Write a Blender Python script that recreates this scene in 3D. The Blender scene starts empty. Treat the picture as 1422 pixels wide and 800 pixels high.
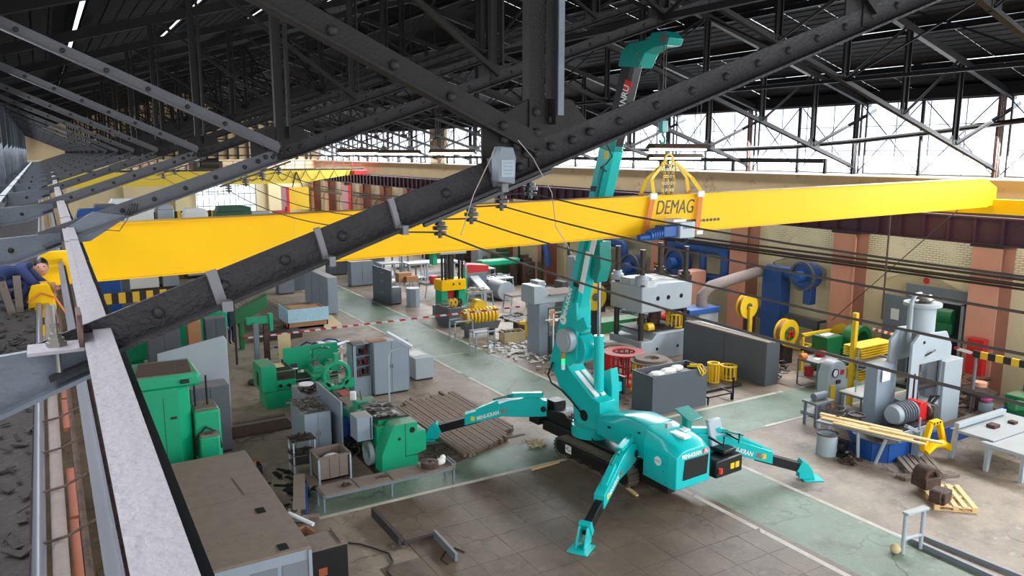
import bpy, bmesh, math, random
from mathutils import Matrix, Vector
random.seed(7)
sc = bpy.context.scene
COL = sc.collection
PI = math.pi
# ---------------- camera, sky, exposure ----------------
cam_d = bpy.data.cameras.new('camera'); cam = bpy.data.objects.new('camera', cam_d); COL.objects.link(cam)
cam_d.sensor_width = 36.0; cam_d.lens = 1085.0 / 1422.0 * 36.0; cam_d.clip_start = 0.05; cam_d.clip_end = 400
cam.matrix_world = Matrix(((0.8591, 0.0874, -0.5043, 0), (-0.5118, 0.1467, -0.8465, 0), (0, 0.9853, 0.1707, 9.0), (0, 0, 0, 1)))
sc.camera = cam
wd = bpy.data.worlds.new('sky'); sc.world = wd; wd.use_nodes = True
nt = wd.node_tree; nt.nodes.clear()
_o = nt.nodes.new('ShaderNodeOutputWorld'); _b = nt.nodes.new('ShaderNodeBackground')
_b.inputs[0].default_value = (0.86, 0.93, 1.0, 1); _b.inputs[1].default_value = 1.7     # overcast sky
nt.links.new(_b.outputs[0], _o.inputs[0])
sc.view_settings.view_transform = 'Standard'; sc.view_settings.look = 'None'
sc.view_settings.gamma = 1.0; sc.view_settings.use_curve_mapping = False
sc.view_settings.exposure = 0.62
sc.cycles.max_bounces = 8; sc.cycles.diffuse_bounces = 5; sc.cycles.transparent_max_bounces = 12
sc.cycles.use_denoising = True
def area(name, loc, rot, sx, sy, power, color):
    L = bpy.data.lights.new(name, 'AREA'); L.shape = 'RECTANGLE'; L.size = sx; L.size_y = sy; L.energy = power; L.color = color
    o = bpy.data.objects.new(name, L); COL.objects.link(o); o.location = loc; o.rotation_euler = rot
    return o
# daylight entering through the glazing (one light per side), plus an added near-end fill
area('daylight_window_right', (29.55, 44, 9.5), (0, math.radians(50), 0), 2.8, 108, 16500, (0.92, 0.96, 1.0))
area('daylight_window_left', (-1.15, 44, 9.3), (0, math.radians(-50), 0), 2.4, 108, 3000, (0.9, 0.95, 1.0))
area('added_fill_near_end', (14, -7, 6.5), (math.radians(70), 0, 0), 26, 8, 500, (0.95, 0.97, 1.0))  # added fill light behind the camera

# ---------------- materials ----------------
def lin(c): return tuple(((x/255.0)/12.92 if x/255.0 <= 0.04045 else ((x/255.0+0.055)/1.055)**2.4) for x in c)
def mat(name, c, rough=0.55, metal=0.0, var=0.18, scale=2.5, dust=0.0, bump=0.0, c2=None, thr=0.55, bscale=30, dustc=(150,140,128), emit=0):
    m = bpy.data.materials.new(name); m.use_nodes = True
    n = m.node_tree.nodes; l = m.node_tree.links; b = n['Principled BSDF']
    b.inputs['Roughness'].default_value = rough; b.inputs['Metallic'].default_value = metal
    base = lin(c)
    if emit:
        b.inputs['Emission Color'].default_value = (*base, 1); b.inputs['Emission Strength'].default_value = emit
    tc = n.new('ShaderNodeTexCoord'); no = n.new('ShaderNodeTexNoise'); no.inputs['Scale'].default_value = scale; no.inputs['Detail'].default_value = 6
    l.new(tc.outputs['Object'], no.inputs['Vector'])
    mx = n.new('ShaderNodeMix'); mx.data_type = 'RGBA'
    mx.inputs['A'].default_value = (*[x*(1-var) for x in base], 1); mx.inputs['B'].default_value = (*[min(1, x*(1+var)) for x in base], 1)
    l.new(no.outputs['Fac'], mx.inputs['Factor']); out = mx.outputs['Result']
    if c2:
        n2 = n.new('ShaderNodeTexNoise'); n2.inputs['Scale'].default_value = scale*2.3; n2.inputs['Detail'].default_value = 8; n2.inputs['Roughness'].default_value = 0.7
        l.new(tc.outputs['Object'], n2.inputs['Vector'])
        rp = n.new('ShaderNodeValToRGB'); rp.color_ramp.elements[0].position = thr; rp.color_ramp.elements[1].position = min(1, thr+0.08)
        l.new(n2.outputs['Fac'], rp.inputs['Fac'])
        m2 = n.new('ShaderNodeMix'); m2.data_type = 'RGBA'; m2.inputs['B'].default_value = (*lin(c2), 1)
        l.new(rp.outputs['Color'], m2.inputs['Factor']); l.new(out, m2.inputs['A']); out = m2.outputs['Result']
    if dust:
        g = n.new('ShaderNodeNewGeometry'); sp = n.new('ShaderNodeSeparateXYZ'); l.new(g.outputs['Normal'], sp.inputs[0])
        n3 = n.new('ShaderNodeTexNoise'); n3.inputs['Scale'].default_value = 4; n3.inputs['Detail'].default_value = 5
        l.new(tc.outputs['Object'], n3.inputs['Vector'])
        mr = n.new('ShaderNodeMapRange'); mr.inputs['From Min'].default_value = 0.6; mr.inputs['From Max'].default_value = 0.95
        mr.inputs['To Max'].default_value = dust; l.new(sp.outputs['Z'], mr.inputs['Value'])
        mm = n.new('ShaderNodeMath'); mm.operation = 'MULTIPLY'; mr3 = n.new('ShaderNodeMapRange'); mr3.inputs['From Min'].default_value = 0.3; mr3.inputs['From Max'].default_value = 0.6; mr3.inputs['To Min'].default_value = 0.5
        l.new(n3.outputs['Fac'], mr3.inputs['Value']); l.new(mr.outputs[0], mm.inputs[0]); l.new(mr3.outputs[0], mm.inputs[1])
        m3 = n.new('ShaderNodeMix'); m3.data_type = 'RGBA'; m3.inputs['B'].default_value = (*lin(dustc), 1)
        l.new(mm.outputs[0], m3.inputs['Factor']); l.new(out, m3.inputs['A']); out = m3.outputs['Result']
    l.new(out, b.inputs['Base Color'])
    if bump:
        nb = n.new('ShaderNodeTexNoise'); nb.inputs['Scale'].default_value = bscale; nb.inputs['Detail'].default_value = 4
        l.new(tc.outputs['Object'], nb.inputs['Vector']); bp = n.new('ShaderNodeBump'); bp.inputs['Strength'].default_value = bump; bp.inputs['Distance'].default_value = 0.02
        l.new(nb.outputs['Fac'], bp.inputs['Height']); l.new(bp.outputs[0], b.inputs['Normal'])
    return m
M = {}
def matte(m, s=0.15):
    m.node_tree.nodes['Principled BSDF'].inputs['Specular IOR Level'].default_value = s; return m
M['steel_dark'] = mat('dark_truss_paint', (34,31,31), 0.55, 0.0, 0.4, 7, dust=0.4, bump=0.7, bscale=40, dustc=(62,60,62))
M['steel_lit'] = mat('window_lit_truss_paint', (58,58,61), 0.6, 0, 0.25, 6, bump=0.3)  # lighter copy of the truss paint; left-window daylight put into the colour
M['steel_brown'] = mat('brown_black_truss_paint', (22,18,16), 0.6, 0.0, 0.3, 5, dust=0.4, bump=0.3, bscale=60, dustc=(48,45,44))
M['steel_grey'] = mat('old_grey_truss_paint', (84,88,96), 0.5, 0.1, 0.25, 5, bump=0.3, c2=(70,68,66), thr=0.62)
M['beam_light'] = mat('dusty_light_grey_beam_paint', (134,128,132), 0.75, 0, 0.12, 4, bump=0.5, bscale=25, c2=(112,104,104), thr=0.62)
M['roof'] = mat('dark_sooty_roof_boards', (14,13,15), 0.95, 0, 0.35, 1.2, bump=0.3, bscale=14)
M['purlin'] = mat('dark_purlin_paint', (22,21,24), 0.8, 0.0, 0.3, 2)
M['yellow'] = mat('bright_yellow_crane_paint', (238,184,0), 0.55, 0, 0.05, 1.5)
M['yellow_pale'] = mat('pale_yellow_old_crane_paint', (232,200,60), 0.5, 0, 0.1, 0.5)
M['yellow_tool'] = mat('worn_yellow_paint', (225,185,30), 0.5, 0, 0.15, 4, c2=(120,100,50), thr=0.66)
M['teal'] = mat('glossy_turquoise_paint', (18,186,184), 0.22, 0, 0.05, 1)
M['teal_dark'] = mat('darker_turquoise_paint', (8,130,120), 0.3, 0, 0.1, 1)
M['black'] = mat('black_paint', (22,22,24), 0.4, 0.1, 0.2, 4)
M['rubber'] = mat('dusty_rubber_track', (78,72,64), 0.85, 0, 0.25, 6, dust=0.8, dustc=(150,136,116))
M['hose'] = mat('black_rubber_hose', (28,28,30), 0.6)
M['white'] = mat('white_paint', (232,232,230), 0.5, 0, 0.05, 3)
M['red'] = mat('red_paint', (205,30,30), 0.45, 0, 0.12, 4)
M['red_dirty'] = mat('dusty_red_paint', (190,38,40), 0.55, 0, 0.15, 4, dust=0.7, dustc=(150,120,112))
M['green'] = mat('bright_green_machine_paint', (0,158,112), 0.42, 0, 0.12, 2.5, dust=0.75, dustc=(128,138,118), c2=(20,110,86), thr=0.68)
M['green_d'] = mat('dark_green_machine_paint', (22,110,60), 0.5, 0, 0.2, 3, dust=0.5)
M['green_k'] = mat('bottle_green_machine_paint', (38,80,58), 0.55, 0, 0.2, 3, dust=0.5)
M['grey_blue'] = mat('blue_grey_cabinet_paint', (138,150,162), 0.45, 0, 0.1, 2, dust=0.8, dustc=(150,138,126), c2=(112,120,128), thr=0.68)
M['grey_l'] = mat('light_grey_machine_paint', (160,170,176), 0.45, 0, 0.1, 2, dust=0.6, c2=(120,124,126), thr=0.68)
M['grey_m'] = mat('mid_grey_machine_paint', (112,120,128), 0.5, 0, 0.14, 2.5, dust=0.6)
M['grey_d'] = mat('slate_grey_sheet_paint', (84,90,97), 0.5, 0, 0.07, 1.5, dust=0.5, c2=(70,74,80), thr=0.7)
M['metal'] = mat('bare_worn_steel', (128,124,118), 0.38, 0.7, 0.3, 8)
M['metal_d'] = mat('dark_oily_steel', (66,60,56), 0.45, 0.5, 0.35, 8, c2=(98,90,82), thr=0.6)
M['chrome'] = mat('polished_rod_chrome', (150,155,165), 0.15, 0.9, 0.05, 8)
M['rust'] = mat('rusty_brown_steel', (84,62,52), 0.75, 0.2, 0.35, 6, c2=(56,42,38), thr=0.5)
M['wood'] = mat('fresh_pale_timber', (222,186,130), 0.7, 0, 0.12, 5, c2=(240,214,170), thr=0.6)
M['wood_old'] = mat('old_grey_brown_timber', (122,109,97), 0.85, 0, 0.22, 4, c2=(96,83,72), thr=0.6)
M['ply'] = mat('pale_plywood', (206,184,142), 0.7, 0, 0.12, 3)
M['card'] = mat('brown_cardboard', (168,122,84), 0.85, 0, 0.12, 3)
M['orange'] = mat('orange_red_strip_paint', (150,76,42), 0.6, 0, 0.25, 4)
M['strap'] = mat('orange_webbing', (206,120,56), 0.8, 0, 0.1, 6)
M['blue'] = mat('strong_blue_duct_paint', (38,84,150), 0.45, 0, 0.12, 2.5, dust=0.45, dustc=(110,110,118))
M['blue_d'] = mat('deep_blue_paint', (16,72,140), 0.5, 0, 0.15, 3)
M['cream'] = mat('cream_wall_paint', (226,212,172), 0.85, 0, 0.1, 0.5, bump=0.3, bscale=3, c2=(206,190,152), thr=0.6)
M['pink'] = mat('salmon_pilaster_paint', (216,154,128), 0.85, 0, 0.12, 1, c2=(196,134,110), thr=0.64)
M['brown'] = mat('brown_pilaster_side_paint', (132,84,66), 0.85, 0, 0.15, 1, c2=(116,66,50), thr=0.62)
M['tan'] = mat('stained_tan_concrete', (188,164,126), 0.9, 0, 0.16, 0.5, bump=0.4, bscale=6, c2=(158,134,100), thr=0.58)
M['purple'] = mat('plum_runway_girder_paint', (72,42,60), 0.55, 0.1, 0.2, 1.5, dust=0.3)
M['paper'] = mat('white_paper', (226,224,218), 0.9, 0, 0.04, 4)
M['skin'] = mat('skin', (190,140,115), 0.6, 0, 0.05, 4)
M['navy'] = mat('navy_work_clothes', (34,40,62), 0.9, 0, 0.2, 6)
M['navy2'] = mat('blue_work_jacket', (44,56,98), 0.9, 0, 0.25, 8)
M['cyan_strap'] = mat('light_blue_webbing', (70,140,180), 0.8)
M['pinkball'] = mat('hot_pink_plastic', (240,90,170), 0.4)
M['dirt'] = mat('dark_dirt_debris', (84,72,62), 0.95, 0, 0.35, 7, bump=0.9, bscale=12, c2=(128,116,104), thr=0.6)
M['debris'] = mat('flaking_grey_debris', (62,56,54), 0.95, 0, 0.35, 9, bump=1.0, bscale=16, c2=(100,94,92), thr=0.6)
M['glow_red'] = mat('red_signal_lens', (230,60,40), 0.3)
M['glow_green'] = mat('green_signal_lens', (60,220,130), 0.3, emit=0.8)
M['dark_room'] = mat('dark_room_beyond', (30,32,34), 0.9)  # flat dark colour standing in for the unlit room behind the doorway
M['film'] = mat('pale_blue_film', (168,206,224), 0.35, 0, 0.15, 8, bump=0.8, bscale=10)
M['insul'] = mat('dusty_pipe_lagging', (132,118,112), 0.85, 0, 0.2, 6, bump=0.6, bscale=15)
M['pvc'] = mat('smooth_grey_pipe', (104,104,112), 0.35, 0, 0.06, 2)

def floor_mat(name, cols, seed=0, gloss=0.75, th=(0.42, 0.6), bumpS=0.25):
    m = bpy.data.materials.new(name); m.use_nodes = True; n = m.node_tree.nodes; l = m.node_tree.links; b = n['Principled BSDF']
    g = n.new('ShaderNodeNewGeometry'); mp = n.new('ShaderNodeMapping'); mp.inputs['Location'].default_value = (seed, seed*2, 0); l.new(g.outputs['Position'], mp.inputs[0])
    def noise(s, d=8, r=0.6):
        x = n.new('ShaderNodeTexNoise'); x.inputs['Scale'].default_value = s; x.inputs['Detail'].default_value = d; x.inputs['Roughness'].default_value = r; l.new(mp.outputs[0], x.inputs['Vector']); return x.outputs['Fac']
    def ramp(f, a, c):
        x = n.new('ShaderNodeMapRange'); x.inputs['From Min'].default_value = a; x.inputs['From Max'].default_value = c; l.new(f, x.inputs['Value']); return x.outputs[0]
    def mix(f, a, c):
        x = n.new('ShaderNodeMix'); x.data_type = 'RGBA'; l.new(f, x.inputs['Factor'])
        for s, v in (('A', a), ('B', c)):
            if isinstance(v, tuple): x.inputs[s].default_value = (*lin(v), 1)
            else: l.new(v, x.inputs[s])
        return x.outputs['Result']
    c = mix(ramp(noise(0.45), 0.38, 0.62), cols[0], cols[1])
    c = mix(ramp(noise(1.1, 10, 0.7), th[0], th[1]), c, mix(ramp(noise(3.0), 0.3, 0.7), cols[2], cols[1]))
    c = mix(ramp(noise(2.2, 12, 0.75), 0.54, 0.8), c, cols[3])
    dk = ramp(noise(0.8, 10, 0.65), 0.55, 0.72); c = mix(dk, c, cols[4])
    # cracks and scrapes
    vo = n.new('ShaderNodeTexVoronoi'); vo.feature = 'DISTANCE_TO_EDGE'; vo.inputs['Scale'].default_value = 0.42
    nw = n.new('ShaderNodeTexNoise'); nw.inputs['Scale'].default_value = 1.5; nw.inputs['Detail'].default_value = 8; l.new(mp.outputs[0], nw.inputs['Vector'])
    ad = n.new('ShaderNodeVectorMath'); ad.operation = 'ADD'; l.new(mp.outputs[0], ad.inputs[0]); l.new(nw.outputs['Color'], ad.inputs[1]); l.new(ad.outputs[0], vo.inputs['Vector'])
    cr = n.new('ShaderNodeMapRange'); cr.inputs['From Min'].default_value = 0.004; cr.inputs['From Max'].default_value = 0.016; cr.inputs['To Min'].default_value = 0.75; cr.inputs['To Max'].default_value = 0.0; l.new(vo.outputs['Distance'], cr.inputs['Value'])
    mk = n.new('ShaderNodeMath'); mk.operation = 'MULTIPLY'; l.new(cr.outputs[0], mk.inputs[0]); l.new(ramp(noise(0.35), 0.45, 0.6), mk.inputs[1])
    c = mix(mk.outputs[0], c, (58,50,44))
    c = mix(ramp(noise(14, 6, 0.8), 0.6, 0.72), c, cols[3]); c = mix(ramp(noise(6, 10, 0.8), 0.58, 0.7), c, cols[4])
    l.new(c, b.inputs['Base Color'])
    b.inputs['Roughness'].default_value = gloss
    bp = n.new('ShaderNodeBump'); bp.inputs['Strength'].default_value = bumpS; bp.inputs['Distance'].default_value = 0.02; l.new(noise(9, 8, 0.7), bp.inputs['Height']); l.new(bp.outputs[0], b.inputs['Normal'])
    return m
M['bars'] = mat('dusty_brown_bar_steel', (128,106,90), 0.75, 0, 0.25, 5, c2=(96,74,60), thr=0.55)
M['yellow_dusty'] = mat('dusty_yellow_paint', (232,172,0), 0.55, 0, 0.05, 1.5, dust=0.75, dustc=(190,160,110))
M['grey_k'] = mat('dull_grey_strap_steel', (84,82,84), 0.6, 0, 0.2, 6)
M['floor'] = floor_mat('stained_concrete_floor', [(160,144,124), (138,122,106), (112,96,82), (190,182,170), (88,76,66)], gloss=0.55, bumpS=0.5)
M['slab'] = floor_mat('brown_floor_plates', [(116,98,82), (98,82,68), (84,68,56), (146,130,114), (70,58,48)], 3, 0.5)
M['aisle'] = floor_mat('worn_green_floor_paint', [(120,140,120), (104,122,104), (112,116,100), (158,164,150), (80,84,72)], 5, 0.5, (0.42, 0.58), 0.6)
M['line'] = floor_mat('scuffed_white_line_paint', [(206,202,190), (190,184,170), (176,168,152), (220,216,206), (148,138,122)], 7)

for q_ in ('steel_dark','steel_brown','roof','purlin','yellow','yellow_dusty'): matte(M[q_], 0.18)
matte(M['steel_grey'],0.3)
def brick_mat():
    m = M['cream'].copy(); m.name = 'cream_painted_brick'; n = m.node_tree.nodes; l = m.node_tree.links; b = n['Principled BSDF']
    g = n.new('ShaderNodeNewGeometry'); sp = n.new('ShaderNodeSeparateXYZ'); cb = n.new('ShaderNodeCombineXYZ'); l.new(g.outputs['Position'], sp.inputs[0])
    l.new(sp.outputs['Y'], cb.inputs['X']); l.new(sp.outputs['Z'], cb.inputs['Y'])
    br = n.new('ShaderNodeTexBrick'); br.inputs['Scale'].default_value = 1; br.inputs['Brick Width'].default_value = 0.27; br.inputs['Row Height'].default_value = 0.09; br.inputs['Mortar Size'].default_value = 0.012
    br.inputs['Mortar Smooth'].default_value = 0.2
    l.new(cb.outputs[0], br.inputs['Vector'])
    bp = n.new('ShaderNodeBump'); bp.inputs['Strength'].default_value = 1.0; bp.inputs['Distance'].default_value = 0.03; bp.invert = True
    l.new(br.outputs['Fac'], bp.inputs['Height']); l.new(bp.outputs[0], b.inputs['Normal'])
    src = b.inputs['Base Color'].links[0].from_socket; nz = n.new('ShaderNodeTexNoise'); nz.inputs['Scale'].default_value = 0.8; l.new(g.outputs['Position'], nz.inputs['Vector'])
    hr = n.new('ShaderNodeMapRange'); hr.inputs['From Min'].default_value = 4.1; hr.inputs['From Max'].default_value = 4.8; l.new(sp.outputs['Z'], hr.inputs['Value'])
    nr = n.new('ShaderNodeMapRange'); nr.inputs['From Min'].default_value = 0.35; nr.inputs['From Max'].default_value = 0.6; l.new(nz.outputs['Fac'], nr.inputs['Value'])
    mu = n.new('ShaderNodeMath'); mu.operation = 'MULTIPLY'; l.new(hr.outputs[0], mu.inputs[0]); l.new(nr.outputs[0], mu.inputs[1])
    mv = n.new('ShaderNodeMath'); mv.operation = 'MULTIPLY'; l.new(mu.outputs[0], mv.inputs[0]); l.new(br.outputs['Fac'], mv.inputs[1])
    mw = n.new('ShaderNodeMath'); mw.operation = 'MULTIPLY'; mw.inputs[1].default_value = 0.8; l.new(mv.outputs[0], mw.inputs[0])
    mc_ = n.new('ShaderNodeMix'); mc_.data_type = 'RGBA'; mc_.inputs['B'].default_value = (*lin((120,100,76)), 1); l.new(mw.outputs[0], mc_.inputs['Factor']); l.new(src, mc_.inputs['A']); l.new(mc_.outputs['Result'], b.inputs['Base Color'])
    # soot rising from the floor along the wall foot, blotchy
    return m
M['brick'] = brick_mat()
def pane_mat():
    m = bpy.data.materials.new('dusty_window_glass'); m.use_nodes = True; n = m.node_tree.nodes; l = m.node_tree.links; n.remove(n['Principled BSDF']); o = n['Material Output']
    t = n.new('ShaderNodeBsdfTransparent'); t.inputs[0].default_value = (0.93, 0.96, 1, 1); d = n.new('ShaderNodeBsdfTranslucent'); d.inputs[0].default_value = (0.9, 0.93, 0.96, 1)
    x = n.new('ShaderNodeMixShader'); x.inputs[0].default_value = 0.25; l.new(t.outputs[0], x.inputs[1]); l.new(d.outputs[0], x.inputs[2]); l.new(x.outputs[0], o.inputs[0]); return m
M['glass'] = pane_mat()
def bar_mat(name, ca, cb_, period, direction, duty=0.5):
    # flat painted or printed stripes on a real surface
    m = bpy.data.materials.new(name); m.use_nodes = True; n = m.node_tree.nodes; l = m.node_tree.links; b = n['Principled BSDF']
    tc = n.new('ShaderNodeTexCoord'); dt = n.new('ShaderNodeVectorMath'); dt.operation = 'DOT_PRODUCT'; dt.inputs[1].default_value = direction; l.new(tc.outputs['Object'], dt.inputs[0])
    a = n.new('ShaderNodeMath'); a.operation = 'MULTIPLY'; a.inputs[1].default_value = 1/period; l.new(dt.outputs['Value'], a.inputs[0])
    f = n.new('ShaderNodeMath'); f.operation = 'FRACT'; l.new(a.outputs[0], f.inputs[0])
    g = n.new('ShaderNodeMath'); g.operation = 'GREATER_THAN'; g.inputs[1].default_value = duty; l.new(f.outputs[0], g.inputs[0])
    x = n.new('ShaderNodeMix'); x.data_type = 'RGBA'; x.inputs['A'].default_value = (*lin(ca), 1); x.inputs['B'].default_value = (*lin(cb_), 1)
    l.new(g.outputs[0], x.inputs['Factor']); l.new(x.outputs['Result'], b.inputs['Base Color']); b.inputs['Roughness'].default_value = 0.6
    return m
M['hazard'] = bar_mat('yellow_black_hazard_bands', (228,180,30), (30,30,30), 0.5, (1, 0, 0))
M['hazard_y'] = bar_mat('yellow_black_hazard_bands_lengthwise', (228,180,30), (34,34,32), 0.5, (0, 1, 0))
M['tape'] = bar_mat('red_white_barrier_tape', (232,226,224), (190,40,50), 0.4, (0.9, 0.35, 0.5))
M['notice'] = bar_mat('orange_black_warning_print', (226,130,60), (60,40,30), 0.2, (0, 0.7, 0.7))

# ---------------- mesh helpers ----------------
class MB:
    def __init__(s): s.v = []; s.f = []
    def add(s, vs, fs):
        k = len(s.v); s.v += [tuple(v) for v in vs]; s.f += [tuple(i+k for i in f) for f in fs]; return s
    def box(s, x0, x1, y0, y1, z0, z1):
        return s.add([(x0,y0,z0),(x1,y0,z0),(x1,y1,z0),(x0,y1,z0),(x0,y0,z1),(x1,y0,z1),(x1,y1,z1),(x0,y1,z1)], [(0,3,2,1),(4,5,6,7),(0,1,5,4),(1,2,6,5),(2,3,7,6),(3,0,4,7)])
    def bar(s, p, q, w, t, up=(0,0,1)):
        # rectangular bar from p to q, width w across, thickness t along up
        p = Vector(p); q = Vector(q); d = (q-p).normalized(); u = Vector(up); x = d.cross(u)
        if x.length < 1e-4: x = d.cross(Vector((0,1,0)))
        x.normalize(); u = x.cross(d).normalized(); vs = []
        for e in (p, q):
            for a, b in ((-1,-1),(1,-1),(1,1),(-1,1)): vs.append(e + x*(a*w/2) + u*(b*t/2))
        return s.add(vs, [(0,1,2,3),(7,6,5,4),(0,4,5,1),(1,5,6,2),(2,6,7,3),(3,7,4,0)])
    def cyl(s, p, q, r, r2=None, n=12, caps=True):
        r2 = r if r2 is None else r2; p = Vector(p); q = Vector(q); d = (q-p).normalized(); x = d.orthogonal().normalized(); y = d.cross(x); vs = []
        for e, rr in ((p, r), (q, r2)):
            for i in range(n): a = 2*PI*i/n; vs.append(e + x*(rr*math.cos(a)) + y*(rr*math.sin(a)))
        fs = [(i, (i+1)%n, n+(i+1)%n, n+i) for i in range(n)]
        if caps: fs += [tuple(range(n-1,-1,-1)), tuple(range(n, 2*n))]
        return s.add(vs, fs)
    def tube(s, pts, r, n=8):
        pts = [Vector(p) for p in pts]; vs = []; prev = None
        for i, p in enumerate(pts):
            d = (pts[min(i+1, len(pts)-1)] - pts[max(i-1, 0)]).normalized()
            x = d.orthogonal().normalized() if prev is None else (prev - d*prev.dot(d)).normalized()
            prev = x; y = d.cross(x)
            for j in range(n): a = 2*PI*j/n; vs.append(p + x*(r*math.cos(a)) + y*(r*math.sin(a)))
        fs = []
        for i in range(len(pts)-1):
            for j in range(n): fs.append((i*n+j, i*n+(j+1)%n, (i+1)*n+(j+1)%n, (i+1)*n+j))
        fs += [tuple(range(n-1,-1,-1)), tuple(range((len(pts)-1)*n, len(pts)*n))]
        return s.add(vs, fs)
    def prism(s, pts, ax, a, b):
        # polygon pts (2d) extruded along axis ax from a to b; 'x': pts=(y,z), 'y': pts=(x,z), 'z': pts=(x,y)
        def P(p, t): return {'x': (t,p[0],p[1]), 'y': (p[0],t,p[1]), 'z': (p[0],p[1],t)}[ax]
        n = len(pts); vs = [P(p,a) for p in pts] + [P(p,b) for p in pts]
        return s.add(vs, [tuple(range(n)), tuple(range(2*n-1,n-1,-1))] + [(i,n+i,n+(i+1)%n,(i+1)%n) for i in range(n)])
    def ring(s, c, R, r, z0, z1, n=24, ax='z'):
        # annulus with height
        vs = []
        for (rr, z) in ((R,z0),(R,z1),(r,z1),(r,z0)):
            for i in range(n):
                a = 2*PI*i/n; u, w = rr*math.cos(a), rr*math.sin(a)
                vs.append({'z': (c[0]+u,c[1]+w,c[2]+z), 'x': (c[0]+z,c[1]+u,c[2]+w), 'y': (c[0]+u,c[1]+z,c[2]+w)}[ax])
        fs = []
        for k in range(4):
            for i in range(n): fs.append((k*n+i, k*n+(i+1)%n, ((k+1)%4)*n+(i+1)%n, ((k+1)%4)*n+i))
        return s.add(vs, fs)
    def ball(s, c, rx, ry=None, rz=None, nu=12, nv=8):
        ry = ry or rx; rz = rz or rx; vs = [(c[0],c[1],c[2]+rz)]; fs = []
        for i in range(1, nv):
            t = PI*i/nv
            for j in range(nu): a = 2*PI*j/nu; vs.append((c[0]+rx*math.sin(t)*math.cos(a), c[1]+ry*math.sin(t)*math.sin(a), c[2]+rz*math.cos(t)))
        vs.append((c[0],c[1],c[2]-rz)); L = len(vs)-1
        for j in range(nu): fs.append((0, 1+j, 1+(j+1)%nu)); fs.append((L, L-nu+(j+1)%nu, L-nu+j))
        for i in range(nv-2):
            for j in range(nu): a = 1+i*nu; fs.append((a+j, a+nu+j, a+nu+(j+1)%nu, a+(j+1)%nu))
        return s.add(vs, fs)
    def quad(s, a, b, c, d, t=0.01):
        a, b, c, d = map(Vector, (a,b,c,d)); nn = (b-a).cross(d-a).normalized()*t
        return s.add([a,b,c,d,a+nn,b+nn,c+nn,d+nn], [(3,2,1,0),(4,5,6,7),(0,1,5,4),(1,2,6,5),(2,3,7,6),(3,0,4,7)])
    def rot(s, ang, c=(0,0)):
        ca, sa = math.cos(ang), math.sin(ang)
        s.v = [(c[0]+(x-c[0])*ca-(y-c[1])*sa, c[1]+(x-c[0])*sa+(y-c[1])*ca, z) for x,y,z in s.v]; return s
    def off(s, o): s.v = [(x+o[0],y+o[1],z+o[2]) for x,y,z in s.v]; return s
    def mesh(s, name):
        me = bpy.data.meshes.new(name); me.from_pydata(s.v, [], s.f); me.validate()
        bm = bmesh.new(); bm.from_mesh(me); bmesh.ops.recalc_face_normals(bm, faces=bm.faces); bm.to_mesh(me); bm.free()
        return me
def smooth(o, ang=35):
    for p in o.data.polygons: p.use_smooth = True
    try: o.data.set_sharp_from_angle(angle=math.radians(ang))
    except Exception: pass
def obj(name, mb, m, parent=None, label=None, kind=None, bev=0, sm=True):
    me = mb.mesh(name) if isinstance(mb, MB) else mb
    o = bpy.data.objects.new(name, me); COL.objects.link(o)
    if isinstance(mb, MB): me.materials.append(M[m] if isinstance(m, str) else m)
    if sm and isinstance(mb, MB): smooth(o)
    if parent is not None: o.parent = parent
    if label: o['label'] = label
    if kind: o['kind'] = kind
    if bev:
        bv = o.modifiers.new('bevel', 'BEVEL'); bv.width = bev; bv.segments = 2; bv.limit_method = 'ANGLE'; bv.angle_limit = math.radians(40)
    return o
def thing(name, label, cat, loc=(0,0,0), rz=0, group=None):
    o = bpy.data.objects.new(name, None); o.empty_display_size = 0.1; COL.objects.link(o); o.location = loc; o.rotation_euler = (0,0,rz)
    o['label'] = label; o['category'] = cat
    if group: o['group'] = group
    return o
def single(name, label, cat, mb, m, loc=(0,0,0), rz=0, group=None, bev=0, sm=True):
    o = obj(name, mb, m, None, label, None, bev, sm); o.location = loc; o.rotation_euler = (0,0,rz); o['category'] = cat
    if group: o['group'] = group
    return o
def copy_tree(o, loc=None, label=None, parent=None):
    c = o.copy(); COL.objects.link(c); c.parent = parent
    if loc is not None: c.location = loc
    if label: c['label'] = label
    for ch in list(o.children): copy_tree(ch, None, None, c)
    return c
B = lambda *a: MB().box(*a)
def text(name, s, m, parent, loc, size, rot, shear=0, ext=0.003, bold=0.0, xs=1.0, label=None):
    cu = bpy.data.curves.new(name, 'FONT'); cu.body = s; cu.size = size; cu.extrude = ext; cu.shear = shear; cu.align_x = 'CENTER'; cu.align_y = 'CENTER'; cu.offset = bold
    tmp = bpy.data.objects.new(name+'_t', cu); COL.objects.link(tmp); bpy.context.view_layer.update()
    me = bpy.data.meshes.new_from_object(tmp.evaluated_get(bpy.context.evaluated_depsgraph_get())); bpy.data.objects.remove(tmp)
    me.materials.clear(); me.materials.append(M[m]); me.name = name
    o = bpy.data.objects.new(name, me); COL.objects.link(o); o.parent = parent; o.location = loc; o.rotation_euler = rot; o.scale = (xs,1,1)
    if label: o['label'] = label
    return o
ORD0=['first','second','third','fourth','fifth','sixth','seventh','eighth','ninth','tenth','eleventh','twelfth','thirteenth','fourteenth','fifteenth','sixteenth','seventeenth']
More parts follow.
